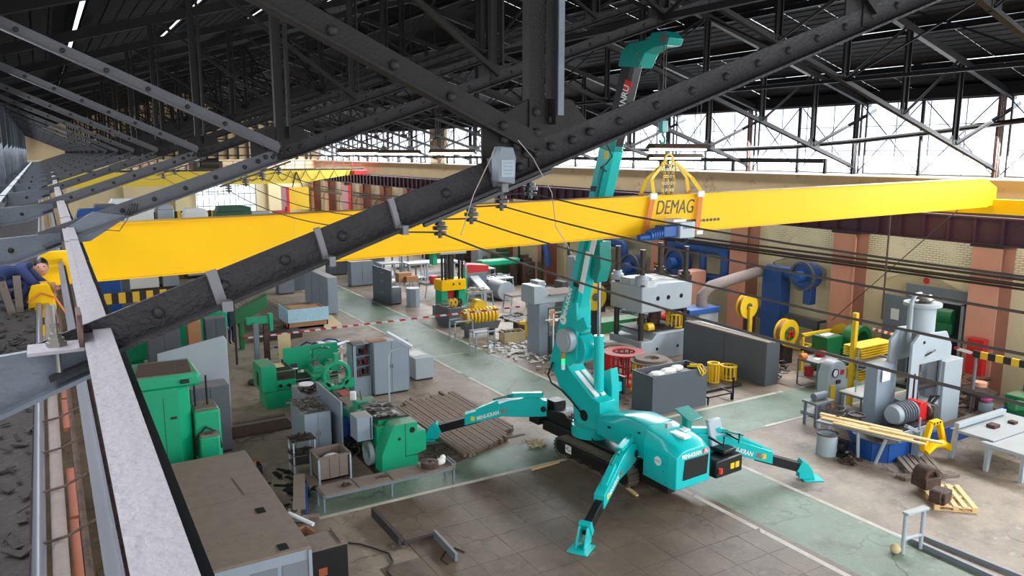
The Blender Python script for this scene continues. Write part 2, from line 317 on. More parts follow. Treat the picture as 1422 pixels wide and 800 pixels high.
# ---------------- setting: floor ----------------
fl = obj('floor', B(-6,36,-4,101,-0.3,0), 'floor', kind='structure', sm=False)
sl = B(-0.485,0.485,-0.485,0.485,0,0.012).mesh('floor_slab'); sl.materials.append(M['slab'])
for i in range(9):
    for j in range(9):
        x = 5.6+i*0.98+0.5; y = 9.2+j*0.98+0.5
        if x < 6.2 and y > 15: continue
        o = obj('floor_slab', sl, None, fl); o.location = (x, y, -0.004+random.random()*0.004-0.001); o.rotation_euler = (random.uniform(-.002,.002), random.uniform(-.002,.002), random.uniform(-.004,.004))
A1, A2 = 14.17, 16.78
k = 0
def strip(x0,x1,y0,y1,m,z=0.010):
    global k; k += 1
    return obj('trim_%d' % k, B(x0,x1,y0,y1,-0.01,z), m, kind='structure', sm=False)
strip(A1, A2, 2, 99, 'aisle', 0.006)
strip(5.2, A1, 18.2, 19.85, 'aisle', 0.005); strip(A2, 29, 17.0, 19.35, 'aisle', 0.005)
for x in (A1, A2):
    if x == A1: segs = [(2,18.05),(19.95,27.2),(27.9,99)]
    else: segs = [(2,16.9),(19.5,30.1),(30.9,99)]
    for a, b in segs: strip(x-0.075, x+0.075, a, b, 'line')
strip(5.2, A1-0.06, 18.08, 18.2, 'line'); strip(A2+0.06, 23.6, 19.33, 19.5, 'line'); strip(24.6, 28.5, 19.33, 19.46, 'line')
strip(20.0, 23.0, 17.0, 17.13, 'line'); strip(23.9, 28.5, 17.0, 17.13, 'line')
strip(A1, 16.0, 30.8, 30.92, 'line')

# ---------------- right wall ----------------
WX = 30.2; P0 = 14.87; BAY = 5.95
wr = obj('wall_right', B(WX+0.15, WX+0.5, -4, 101, 0, 6.6), 'brick', kind='structure', sm=False)
for kk in range(-3, 15):
    yn = P0 + BAY*kk            # near edge of the pilaster
    # pilaster: pink front, brown returns
    pf = obj('pilaster', B(29.3, 29.34, yn, yn+1.07, 0, 5.6), 'pink', wr, sm=False)
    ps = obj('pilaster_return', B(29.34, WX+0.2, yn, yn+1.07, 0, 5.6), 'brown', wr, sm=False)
    cp = obj('pilaster_cap', B(29.22, WX+0.2, yn-0.06, yn+1.13, 5.6, 5.68), 'metal_d', wr, sm=False)
    # brick bay skin with a shallow arched recess
    a, b = yn+1.07, yn+BAY; r0, r1 = a+0.9, b-0.9; zt = 3.75
    pts = [(a,0),(r0,0),(r0,zt)]
    for i in range(1, 10): t = i/10; pts.append((r0+(r1-r0)*t, zt+0.45*math.sin(PI*t)))
    pts += [(r1,zt),(r1,0),(b,0),(b,6.6),(a,6.6)]
    obj('arched_bay', MB().prism(pts,'x',WX,WX+0.16), 'brick' if kk not in (1,) else 'brick', wr, sm=False)
obj('wall_upper_right', B(WX-0.05, WX+0.5, -4, 101, 6.6, 8.0), 'tan', wr, sm=False)
obj('window_sill', B(WX-0.25, WX+0.5, -4, 101, 8.0, 8.1), 'paper', wr, sm=False)
# runway girder (plum) with stiffeners
rg = thing('crane_runway_girder', 'plum coloured riveted runway girder resting on the salmon pilasters', 'girder', (29.35,0,5.7))
obj('web', B(-0.03,0.03,-4,99,0.05,0.95), 'purple', rg, sm=False); obj('top_flange', B(-0.28,0.28,-4,99,0.95,1.02), 'purple', rg, sm=False)
obj('bottom_flange', B(-0.2,0.2,-4,99,0,0.05), 'purple', rg, sm=False); obj('rail', B(-0.05,0.05,-4,99,1.02,1.12), 'metal_d', rg, sm=False)
st = B(-0.19,-0.03,-0.04,0.04,0.05,0.95).mesh('stiffener'); st.materials.append(M['purple'])
for i in range(88):
    o = obj('stiffener', st, None, rg); o.location = (0, 9+i*0.98, 0)
# windows in the right wall
pn = B(-0.008,0.008,-0.7,0.7,-0.48,0.48).mesh('pane'); pn.materials.append(M['glass'])
fr = MB()
fr.box(-0.04,0.04,0,5.6,0,0.08); fr.box(-0.04,0.04,0,5.6,2.92,3.0)
for yy in (0,5.54): fr.box(-0.04,0.04,yy,yy+0.06,0,3)
for yy in (1.38,2.8,4.2): fr.box(-0.015,0.015,yy-0.012,yy+0.012,0,3)
for z in (1.0,2.0): fr.box(-0.015,0.015,0,5.6,z-0.012,z+0.012)
fme = fr.mesh('window_frame'); fme.materials.append(M['metal_d'])
wn = 0
for kk in range(-3, 16):
    wn += 1; y0 = 4+5.8*kk+0.1
    w = obj('window_%d' % wn, fme, None, kind='structure'); w.location = (30.1, y0, 8.08)
    for i in range(4):
        for j in range(3):
            p = obj('pane', pn, None, w); p.location = (0, 0.7+i*1.4, 0.52+j*0.98)
obj('trim_90', B(29.8,30.7,-4,101,11.06,11.5), 'purlin', kind='structure', sm=False)
# posts and bracing in front of the windows
for kk in range(0, 17):
    y = 4+5.8*kk
    t = thing('window_post', 'dark riveted steel post before the right-hand windows, %s from the near end' % ORD0[kk], 'post', (29.6,y,8.1), group='dark posts before the right-hand windows')
    m = MB().box(-0.12,-0.02,-0.05,0.05,0,2.9); m.box(0.02,0.12,-0.05,0.05,0,2.9)
    for i in range(9): m.bar((-0.07,-0.055,0.2+i*0.3),(0.07,-0.055,0.35+i*0.3),0.01,0.04)
    obj('lattice_post', m, 'rust' if kk%2==0 else 'steel_brown', t)
    obj('middle_post', MB().box(-0.05,0.05,2.85,2.95,0,2.9), 'steel_dark', t)
    for q in (0,1):
        obj('brace', MB().bar((0.05*q, 0.1 if q else 2.8, 0.1), (0.05*q, 2.8 if q else 0.1, 2.85), 0.04, 0.03), 'steel_dark', t)
        obj('brace', MB().bar((0.05*q, 2.95 if q else 5.6, 0.1), (0.05*q, 5.6 if q else 2.95, 2.85), 0.04, 0.03), 'steel_dark', t)
m = MB().tube([(29.2,36.3,9.17),(29.2,28.7,9.14),(29.2,24.3,9.26),(29.2,20.7,9.5),(29.2,17.4,9.8),(29.2,14.6,10.1),(29.2,9,10.6)], 0.10, 8)
single('sagging_pipe', 'thick dark pipe sagging across the right-hand windows', 'pipe', m, 'steel_brown')
m = MB().box(29.05,29.35,22.5,98,8.55,8.75)
for i in range(14): m.bar((29.2,22.5+i*5.3,8.75),(29.2,22.5+i*5.3,8.1),0.12,0.12,(0,1,0))
single('cable_tray', 'dark cable tray running along the sill of the right-hand windows', 'tray', m, 'steel_dark', sm=False)
# pipes along the right wall at pilaster height
for i, (z, r) in enumerate(((4.62,0.05),(4.42,0.07),(4.28,0.04))):
    single('wall_pipe', ['upper thin','middle thick','lower thin'][i] + ' dusty brown pipe running across the salmon pilasters', 'pipe', MB().cyl((29.12,10,z),(29.12,99,z),r,n=8), 'metal_d', group='dusty pipes across the pilasters')

# ---------------- left wall and end wall ----------------
wl = obj('wall_left', B(-1.9,-1.5,-4,101,0,6.6), 'tan', kind='structure', sm=False)
m = MB()
for kk in range(-1,100): m.box(-1.56,-1.36,kk*1.0,kk*1.0+0.62,6.6,10.8)
obj('mullions', m, 'steel_brown', wl, kind='stuff', sm=False)
obj('window_80', B(-1.54,-1.52,-4,100,6.6,10.8), 'glass', kind='structure', sm=False)
obj('trim_91', B(-2.1,-1.4,-4,101,10.7,11.2), 'purlin', kind='structure', sm=False)
wb = obj('wall_back', MB().box(-2,15.6,100,100.4,0,8.2).box(22.5,31,100,100.4,0,8.2).box(15.6,22.5,100,100.4,0,1.2).box(15.6,22.5,100,100.4,7.0,8.2), 'cream', kind='structure', sm=False)
for i, x in enumerate((2.2,7.8,13.2,24)):
    obj('pilaster', B(x,x+1.2,99.35,100,0,8.2), 'cream', wb, sm=False)
g = MB().prism([(-2,8.2),(31,8.2),(31,11.2),(14.5,16),(-2,11.2)],'y',100,100.4)
obj('gable', g, 'tan', wb, sm=False)
m = MB()
for i in range(26): 
    x = -1+i*1.2
    if x < 4.5: continue
    m.box(x,x+0.22,99.7,99.9,8.2, 11.2+min(x+2,31-x)*0.285)
for i in range(8): m.box(4.6,30.5,99.75,99.85,8.6+i*0.95,8.74+i*0.95)
obj('lattice', m, 'steel_dark', wb, kind='stuff', sm=False)
for i, x in enumerate((15.6,18.0,20.4)):
    w = obj('window_%d' % (60+i), B(x,x+2.1,99.6,99.68,1.2,7.0), 'glass', kind='structure', sm=False)
    m = MB()
    for q in range(4): m.box(x+q*0.68,x+q*0.68+0.06,99.5,99.6,1.2,7.0)
    for q in range(5): m.box(x,x+2.1,99.5,99.6,1.2+q*1.42,1.28+q*1.42)
    obj('window_frame', m, 'metal_d', w, sm=False)
    L = area('daylight_window_back', (x+1.05, 99.4, 4.2), (math.radians(-90),0,0), 2.0, 5.6, 260, (0.95,0.97,1))

# ---------------- roof ----------------
RZ = lambda x: 11.25 + 0.285*(min(x+1.7, 30.7-x))
ce = obj('ceiling', B(14.2,14.8,-4,101,RZ(14.5)-0.02,RZ(14.5)+0.15), 'purlin', kind='structure', sm=False)
def panel_mesh(w, l):
    m = MB().box(-w/2,w/2,-l/2,l/2,0,0.012)
    for i in range(8): x = -w/2+w*(i+0.5)/8; m.box(x-0.03,x+0.03,-l/2,l/2,-0.014,0)
    return m
far = MB(); npan = 0
W_ = 3.1
pm = panel_mesh(2.97, 1.445).mesh('roof_panel'); pm.materials.append(M['roof'])
sang = math.atan(0.285); cs = math.cos(sang)
for side in (0,1):
    for i in range(6):
        for j in range(72):
            s0 = -0.2+(i+0.5)*2.97
            x = (-1.7+s0) if side == 0 else (30.7-s0)
            y = -3+j*1.445
            z = RZ(x)+0.12 + random.uniform(0,0.012)
            ang = -sang if side == 0 else sang
            near = (j < 25)
            if near:
                o = obj('roof_panel', pm, None, ce); o.location = (x,y,z); o.rotation_euler = (random.uniform(-.006,.006), ang, 0)
                o.scale = (random.choice([1,0.985,0.982]), random.choice([1,1,0.972,0.965]), 1) if side else (1, random.choice([1,1,1,1,0.985]), 1)
            else:
                q = MB().box(-W_/2+0.02,W_/2-0.02,-0.716,0.716,0,0.04)
                ca, sa = math.cos(ang), math.sin(ang)
                far.add([(vx*ca+vz*sa+x, vy+y, -vx*sa+vz*ca+z) for vx,vy,vz in q.v], q.f)
obj('far_roof_panels', far, 'roof', ce, kind='stuff', sm=False)
for side in (0,1):
    for i in range(0, 6):
        s0 = -0.2+i*2.97+0.13; x = (-1.7+s0) if side == 0 else (30.7-s0)
        m = MB().box(x-0.09,x+0.09,-4,100,RZ(x)-0.12,RZ(x)-0.1); m.box(x-0.012,x+0.012,-4,100,RZ(x)-0.1,RZ(x)+0.08); m.box(x-0.09,x+0.09,-4,100,RZ(x)+0.06,RZ(x)+0.08)
        obj('purlin', m, 'purlin', ce, sm=False)

# ---------------- roof trusses ----------------
# bottom chord nodes along x
def zc(x): return 8.02+0.345*x if x <= 14.5 else 8.02+0.345*14.5 - (x-14.5)*0.31
def angle_member(m, p, q, leg=0.14, fl=0.2, t=0.018, y=0):
    # T of two angles: upright leg with a foot flange, from p=(x,z) to q=(x,z) in the truss plane
    p = Vector((p[0],y,p[1])); q = Vector((q[0],y,q[1])); d = (q-p).normalized(); n = Vector((0,1,0)).cross(d); n = -n if n.z < 0 else n
    m.bar(p+n*(leg/2), q+n*(leg/2), t, leg, n); m.bar(p, q, fl, t, n)
rivet = MB().ball((0,0,0),0.028,0.024,0.028,10,6).mesh('rivet'); rivet.materials.append(M['steel_dark'])
for pl in rivet.polygons: pl.use_smooth = True
def truss(first):
    loc = (0,4,0)
    t = thing('roof_truss', 'nearest dark riveted roof truss crossing the whole view', 'truss', loc, group='riveted roof trusses')
    L = 0.16
    m = MB(); angle_member(m, (-0.05,zc(-0.05)),(2.6,zc(2.6)),L,0.17); obj('chord_end', m, 'steel_dark' if first else 'steel_lit', t, sm=False)  # beyond the first truss, left end coloured lighter as if lit by the windows
    m = MB(); angle_member(m,(2.6,zc(2.6)),(14.5,zc(14.5)),L,0.17)
    obj('bottom_chord', m, 'steel_dark', t, sm=False)
    m = MB(); angle_member(m,(14.5,zc(14.5)),(29.6,zc(29.6)),L,0.17); obj('bottom_chord', m, 'steel_dark', t, sm=False)
    m = MB().bar((-1.6,0,10.95),(14.5,0,RZ(14.5)-0.3),0.2,0.22); obj('top_chord', m, 'steel_brown', t, sm=False)
    m = MB().bar((14.5,0,RZ(14.5)-0.3),(30.4,0,11.0),0.2,0.22); obj('top_chord', m, 'steel_brown', t, sm=False)
    # chord end plate over the left column
    m = MB().prism([(-1.5,7.72),(-1.5,8.02),(-0.9,8.07),(0.0,8.14),(0.12,8.14),(0.12,8.02),(-0.3,7.86)],'y',-0.02,0.02); m.prism([(-1.5,7.72),(-0.3,7.86),(0.12,8.02),(0.12,8.0),(-0.3,7.84),(-1.5,7.7)],'y',-0.1,0.1)
    obj('end_plate', m, 'steel_grey', t, sm=False)
    obj('column', B(-1.5,-1.1,-0.2,0.2,0,11), 'steel_grey', t, sm=False)
    for xs, z0f in ((1,1),(-1,1)):
        X = (lambda x: x) if xs == 1 else (lambda x: 29.5-x)
        Z = lambda x: zc(x) if xs == 1 else zc(29.5-x)
        for px in (2.6, 5.6, 8.6, 11.6):
            zt = 11.2+0.285*(px+1.7)-0.2
            m = MB().box(X(px)-0.11,X(px)-0.005,-0.02,0.0,Z(px),zt); m.box(X(px)+0.03,X(px)+0.06,-0.09,0.0,Z(px)+0.25,zt); m.box(X(px)-0.11,X(px)-0.095,0,0.06,Z(px),zt); m.box(X(px)+0.06,X(px)+0.09,0.05,0.07,Z(px),zt)
            obj('post', m, 'steel_brown', t, sm=False)
        for (xa, za), (xb, zb) in (((-1.35,10.75),(2.5,Z(2.5)+0.12)), ((2.6,13.0-0.7),(5.6,Z(5.6)+0.1)), ((5.6,13.0),(8.6,Z(8.6)+0.1)), ((8.6,13.8),(11.6,Z(11.6)+0.1)), ((11.6,14.7),(14.5,Z(14.5)+0.1))):
            zt = min(za, 11.2+0.285*(xa+1.7)-0.25)
            m = MB()
            big = xa < 0
            p, q = (X(xa),zt), (X(xb),zb)
            angle_member(m, p, q, 0.12 if big else 0.07, 0.1 if big else 0.07, 0.014, -0.03)
            obj('diagonal', m, 'steel_lit' if (big and not first and xs == 1) else 'steel_brown', t, sm=False)  # left end diagonals carry the same painted window light
        for gx_ in (2.6, 5.6, 8.6, 11.6):
            s_ = 0.42 if gx_ == 2.6 else 0.3; zz = Z(gx_); sg = 1 if xs == 1 else -1
            gp = [(X(gx_)-sg*s_, zz-0.345*s_+0.02),(X(gx_)+sg*s_, zz+0.345*s_+0.02),(X(gx_)+sg*0.2, zz+s_*0.95),(X(gx_)-sg*0.1,zz+s_*0.95),(X(gx_)-sg*s_, zz+0.22)]
            obj('gusset_plate', MB().prism(gp,'y',-0.008,0.008), 'steel_brown', t, sm=False)
    if first:
        def riv(x, z, y): o = obj('rivet', rivet, None, t); o.location = (x,y,z)
        for i in range(26):
            x = 0.42+i*0.305
            if 2.25 < x < 2.95: continue
            riv(x, zc(x)+0.085, -0.012)
        for i in range(11):
            x = -1.0+i*0.33; f = (x+1.35)/3.85; riv(x, 10.75+(zc(2.5)+0.12-10.75)*f+0.06, -0.045)
        for i, (dx, dz) in enumerate(((-0.34,-0.02),(-0.25,0.03),(-0.18,0.0),(-0.28,0.16),(-0.2,0.12),(-0.13,0.075),(-0.06,0.08),(0.045,0.12),(-0.06,0.2),(0.045,0.28),(-0.06,0.32),(0.2,0.16),(0.33,0.21))): riv(2.6+dx, zc(2.6)+dz, -0.028)
        for x in (-0.35,): riv(x, 7.98, -0.03)
        for x, w in ((0.72,0.05),(1.25,0.03),(1.66,0.03),(2.28,0.04)):
            m = MB(); m.bar((x-0.012,-0.02,zc(x)+0.0),(x-0.055,-0.02,zc(x)+0.165),w,0.03,(0,1,0)); m.bar((x,-0.1,zc(x)-0.005),(x,0.1,zc(x)-0.005),w,0.05)
            obj('batten_plate', m, 'grey_k', t, sm=False)
    else:
        m = MB()
        for i in range(40):
            x = 0.4+i*0.34; m.ball((x,-0.012,zc(x)+0.085),0.028,0.02,0.028,6,4)
        for i in range(8): x = -0.9+i*0.4; f = (x+1.35)/3.85; m.ball((x,-0.045,10.75+(zc(2.5)+0.12-10.75)*f+0.06),0.028,0.02,0.028,6,4)
        for (dx, dz) in ((-0.34,-0.02),(-0.25,0.03),(-0.28,0.16),(-0.2,0.12),(-0.13,0.075),(-0.06,0.08),(0.045,0.12),(0.045,0.28),(-0.06,0.2),(0.2,0.16)): m.ball((2.6+dx,-0.028,zc(2.6)+dz),0.03,0.024,0.03,6,4)
        m.ball((-0.35,-0.03,7.98),0.03,0.03,0.03,6,4)
        obj('rivets', m, 'steel_dark', t, kind='stuff')
    return t
t1 = truss(True); t2 = truss(False)
ORD = ['second','third','fourth','fifth','sixth','seventh','eighth','ninth','tenth','eleventh','twelfth','thirteenth','fourteenth','fifteenth','sixteenth']
t2.location = (0,9.8,0); t2['label'] = 'dark riveted roof truss, second one counted from the camera'
for i in range(2, 16): copy_tree(t2, (0,4+5.8*i,0), 'dark riveted roof truss, %s one counted from the camera' % ORD[i-1])
obj('pier', B(29.9,30.45,61.5,64.5,8.1,11.2), 'tan', wr, sm=False)
obj('grey_strip', MB().box(2.64,2.68,-0.1,-0.08,zc(2.6)+0.3,12.0), 'steel_grey', t1, sm=False)
# eaves lattice girder lengthwise under the left roof and a ridge brace
for xx, zz, nm in ((8.6, 0, 'left'), (20.9, 0, 'right')):
    z0 = zc(xx)+0.1; z1 = RZ(xx)-0.3; m = MB()
    m.bar((xx,4,z0),(xx,97,z0),0.1,0.1); 
    for kk in range(16):
        y = 4+5.8*kk; m.bar((xx,y,z0),(xx,y+5.8,z1),0.05,0.05,(1,0,0)); m.bar((xx,y,z1),(xx,y+5.8,z0),0.05,0.05,(1,0,0))
    single('roof_brace', 'dark crossed lengthwise bracing in the %s half of the roof' % nm, 'bracing', m, 'purlin', sm=False)
# splice plate on the second truss
o = obj('splice_plate', MB().prism([(0.18,8.02),(0.18,8.2),(0.45,8.36),(0.8,8.3),(0.4,8.04)],'y',-0.05,-0.025), 'steel_grey', t2, sm=False)
# ---------------- lengthwise beam and left-hand ledge ----------------
S = 0.0068
eb = thing('edge_beam', 'dusty light grey steel beam running away from the lower left corner', 'beam', (0,0,8.2))
def lb(x0, x1, z0, z1, y0=-0.4, y1=99):
    m = MB(); xm = (x0+x1)/2; n = 34; 
    for i in range(n):
        a = y0+(y1-y0)*i/n; b = y0+(y1-y0)*(i+1)/n; dz = 0.012*math.sin(i*2.1) if i > 1 else 0
        m.bar((xm+S*a,a,(z0+z1)/2+dz),(xm+S*b,b,(z0+z1)/2+dz), x1-x0, z1-z0)
    return m
obj('top_flange', lb(0.11,0.185,-0.02,0.0), 'beam_light', eb, sm=False)
obj('rough_ledge', lb(0.07,0.112,-0.03,-0.012), 'beam_light', eb, sm=False)
m = MB(); 
for i in range(90):
    y = 0.9+i*0.06*(1+i*0.02); m.ball((0.112+S*y,y,-0.012),0.006,0.02,0.008,6,4)
obj('weld_bead', m, 'beam_light', eb, kind='stuff')
obj('web', lb(0.175,0.185,-0.2,-0.02), 'black', eb, sm=False); obj('bottom_flange', lb(0.15,0.26,-0.21,-0.2), 'black', eb, sm=False)
br = thing('bolt_bracket', 'rusted grey angle bracket bolted against the light grey beam near left', 'bracket', (-0.02,3.9,8.15))
obj('plate', MB().box(-0.1,0.115,-0.12,0.06,0,0.018), 'beam_light', br, bev=0.003); obj('upright', MB().box(0.095,0.115,-0.12,0.1,0.018,0.16), 'rust', br, bev=0.003)
m = MB().cyl((0.01,-0.03,-0.1),(0.01,-0.03,0.2),0.012,n=10); obj('bolt', m, 'metal', br)
for i, (z, r) in enumerate(((0.018,0.042),(0.035,0.034),(0.055,0.024),(0.1,0.02))): obj('nut', MB().cyl((0.01,-0.03,z),(0.01,-0.03,z+0.02),r,n=6), 'metal', br, sm=False)
single('rubble_ledge', 'ledge at far left covered with dark flaking rubble', 'ledge', B(-1.3,-0.24,-1,99,6.3,6.84), 'debris', sm=False)
m = MB()
for i in range(240):
    y = 4+random.random()**1.5*14; x = random.uniform(-0.8,-0.25); s_ = random.uniform(0.015,0.06); a = random.random()*3
    m.bar((x,y,6.86),(x+s_*2*math.cos(a),y+s_*2*math.sin(a),6.87+random.random()*0.03),s_,0.008)
single('rubble', 'loose grey flakes and splinters lying on the far left ledge', 'rubble', m, 'debris', sm=False)['kind'] = 'stuff'
single('smooth_pipe', 'smooth light grey pipe beside the rubble ledge', 'pipe', MB().cyl((-0.185,2,6.9),(-0.21,60,6.9),0.036,n=14), 'pvc')
single('lagged_pipe', 'rough brown lagged pipe next to the smooth grey pipe', 'pipe', MB().cyl((-0.09,2,6.88),(-0.11,60,6.88),0.04,n=12), 'insul')
m = MB()
for i in range(22):
    y = 3.4+i*0.9
    if i % 5 == 3: continue
    m.bar((-0.02+0.004*i,y,6.8),(-0.02+0.004*i,y+0.85,6.8),0.05,0.03)
single('orange_strip', 'row of orange painted strips between the brown pipes', 'strip', m, 'orange', sm=False)['kind'] = 'stuff'
single('brown_pipe', 'thin dark brown pipe right of the orange strips', 'pipe', MB().cyl((0.03,2,6.8),(0.05,40,6.8),0.022,n=8), 'rust')
single('grey_rail', 'grey steel channel just left of the light grey beam', 'rail', MB().bar((0.115,2,7.2),(0.17,45,7.2),0.07,0.03).bar((0.145,2,7.24),(0.2,45,7.24),0.012,0.06), 'pvc', sm=False)
single('dark_rail', 'dark steel channel hidden under the light grey beam edge', 'rail', MB().bar((0.17,2,7.1),(0.23,45,7.1),0.04,0.1), 'rust', sm=False)
for i in range(8):
    y = 3.9+i*0.75; m = MB().tube([(-0.2,y,6.92),(-0.05,y,6.94),(0.09,y,7.0)],0.009,6)
    single('pipe_hanger', '%s rusty hanger rod across the pipes at lower left, counted from the near end' % ORD0[i], 'hanger', m, 'rust', group='rusty hanger rods over the pipes')
for i, (y, x0) in enumerate(((12.5,-0.42),(12.9,-0.36),(13.2,-0.3),(12.3,-0.5))):
    single('timber_offcut', ['tall','short','narrow','leaning'][i]+' timber offcut standing on the ledge left of the yellow wheel block', 'timber', MB().bar((x0,y,6.84),(x0-0.03*i,y+0.05,6.84+[0.5,0.36,0.3,0.46][i]),0.09,0.05,(0,1,0)), 'wood_old', sm=False, group='timber offcuts on the ledge')
# yellow end carriage wheel block
wb_ = thing('wheel_block', 'small yellow wheel block hanging below the left end of the girder', 'wheel block', (-0.155,12.6,6.45))
obj('housing', MB().prism([(-0.16,0.0),(0.16,0.0),(0.18,0.28),(0.15,0.6),(0.1,0.74),(-0.1,0.74),(-0.15,0.6),(-0.18,0.28)],'y',0,0.3), 'yellow', wb_, bev=0.015)
obj('shaft', MB().cyl((0,-0.05,0.22),(0,0.0,0.22),0.05,n=12), 'metal_d', wb_)
for i, (x, z) in enumerate(((-0.1,0.12),(0.1,0.12),(-0.1,0.34),(0.1,0.34))): obj('bolt', MB().cyl((x,-0.02,z),(x,0,z),0.018,n=6), 'metal', wb_)
obj('bracket', MB().box(-0.07,0.07,0.02,0.1,-0.5,0), 'metal', wb_)
obj('strap', MB().tube([(-0.17,-0.02,0.5),(0,-0.02,0.62),(0.16,-0.02,0.55),(0.34,-0.2,0.2),(0.5,-0.3,-0.1)],0.014,6), 'strap', wb_)
# ---------------- the yellow crane girder ----------------
GA = 0.0115
gd = thing('crane_girder', 'long bright yellow crane girder hanging level from the turquoise crane', 'girder', (0,15,6.86))
gz_ = lambda x: GA*x
def gb(x0,x1,z0,z1,y0,y1):
    return MB().prism([(x0,gz_(x0)+z0),(x1,gz_(x1)+z0),(x1,gz_(x1)+z1),(x0,gz_(x0)+z1)],'y',y0,y1)
obj('box_web', MB().prism([(0.38,gz_(.38)),(27.9,gz_(27.9)),(28.45,gz_(28.4)+0.02),(28.45,gz_(28.4)+0.62),(27.75,gz_(27.8)+0.93),(0.38,0.93+gz_(.38))],'y',-0.14,0.14), 'yellow', gd, sm=False)
obj('top_flange', gb(0.36,27.8,0.93,0.95,-0.22,0.22), 'yellow_dusty', gd, sm=False); obj('bottom_flange', gb(0.36,27.9,-0.02,0,-0.2,0.2), 'yellow', gd, sm=False)
obj('end_stub', gb(-0.15,0.4,0.0,0.52,-0.12,0.12), 'yellow', gd, sm=False); obj('end_flange', gb(-0.2,0.4,-0.02,0,-0.2,0.2), 'yellow', gd, sm=False)
for x in (4.05, 10.2, 16.3, 22.0, 27.85): obj('weld_seam', gb(x,x+0.012,0,0.93,-0.143,-0.14), 'yellow_tool', gd, sm=False)
tm = text('lettering', 'DEMAG', 'black', gd, (13.62,-0.146,0.62+GA*13.6), 0.5, (PI/2,0,0), shear=0.25, xs=0.74, label='black slanted lettering on the girder')
m = gb(13.85,14.38,0.22,0.29,-0.147,-0.141)
for i in range(6): 
    a = gb(14.46+i*0.13,14.55+i*0.13,0.21,0.28,-0.147,-0.141); m.add(a.v, a.f)
obj('lettering_underline', m, 'black', gd, kind='stuff', sm=False)
# slings
for i, x in enumerate((12.78, 14.35)):
    s_ = thing('lifting_sling', 'orange webbing sling round the girder, %s the black lettering' % ('left of' if i == 0 else 'right of'), 'sling', (x,15,6.86), group='slings round the girder')
    z = GA*x; tilt = -0.22 if i else 0.2; dxb = -0.06 if i == 0 else 0.1
    obj('webbing', MB().bar((dxb-0.12,-0.235,z-0.05),(0.06,-0.235,z+1.0),0.15,0.012,(0,1,0)).bar((dxb-0.12,0.235,z-0.05),(0.06,0.235,z+1.0),0.15,0.012,(0,1,0)).bar((dxb-0.12,-0.25,z-0.035),(dxb-0.12,0.25,z-0.035),0.15,0.012), 'strap', s_, sm=False)
    for yy in (-0.235, 0.235): obj('upper_webbing', MB().bar((0.06,yy,z+1.0),(0.1 if i==0 else -0.15,yy*0.4,z+1.35),0.12,0.012,(0,1,0)).bar((0.1 if i==0 else -0.15,yy*0.4,z+1.35),(0.55 if i==0 else -0.6,0,z+1.72),0.08,0.012,(0,1,0)), 'yellow_tool', s_, sm=False)
    for zz, nm in ((0.9,'edge_pad'),(-0.06,'edge_pad')): obj(nm, MB().box(-0.06,0.16,-0.27,-0.2,z+zz-0.04,z+zz+0.12 if zz>0 else z+zz+0.07), 'paper', s_, bev=0.02)
ch = thing('chain_set', 'bundle of hanging chains and shackles below the crane hook', 'chain', (13.5,15.0,8.82))
obj('ring', MB().ring((0,0,0),0.16,0.12,-0.02,0.02,20,'y'), 'yellow_tool', ch)
for i in range(5):
    m = MB(); x0 = -0.2+i*0.1
    for j in range(14):
        z = -0.15-j*0.085; x = x0+0.03*math.sin(j*0.8+i)
        if j%2: m.ring((x,0.02*i-0.05,z),0.04,0.022,-0.01,0.01,8,'y')
        else: m.ring((x,0.02*i-0.05,z),0.04,0.022,-0.01,0.01,8,'x')
    obj('chain', m, 'metal' if i%2 else 'yellow_tool', ch)
for sx in (-1,1): obj('shackle', MB().tube([(sx*0.08,0,0),(sx*0.22,0,-0.08),(sx*0.26,0,-0.28)],0.03,8), 'yellow_tool', ch)
# hoist travelling gear slung below the girder
hm = thing('travel_motor', 'blue geared motor with a light grey control box hung at the girder', 'motor', (12.906, 14.350, 7.104))
obj('gearbox', MB().box(-0.2,0.25,-0.15,0.2,-0.12,0.16), 'blue_d', hm, bev=0.03)
obj('motor_barrel', MB().cyl((0.2,0,0.02),(-0.55,0,-0.06),0.13,n=16), 'blue', hm); m = MB()
for i in range(6): m.cyl((-0.1-i*0.07,0,0.0-i*0.008),(-0.12-i*0.07,0,0.0-i*0.008),0.15,n=16)
obj('cooling_fins', m, 'blue', hm, kind='stuff')
obj('tail_shaft', MB().cyl((-0.5,0,-0.08),(-0.85,0,-0.1),0.1,0.07,n=14), 'blue_d', hm)
cb = obj('control_box', MB().box(0.25,0.74,-0.22,0.16,-0.16,0.24), 'grey_l', hm, bev=0.02, label='light grey control box'); text('box_lettering', 'DEMAG', 'black', cb, (0.5,-0.225,0.1), 0.09, (PI/2,0,0))
obj('top_plate', MB().box(0.1,0.5,-0.15,0.2,0.24,0.3), 'white', hm)
obj('cable', MB().tube([(0.6,-0.1,-0.16),(0.62,-0.1,-0.25),(0.45,-0.1,-0.3),(0.2,-0.1,-0.22)],0.02,6), 'hose', hm)
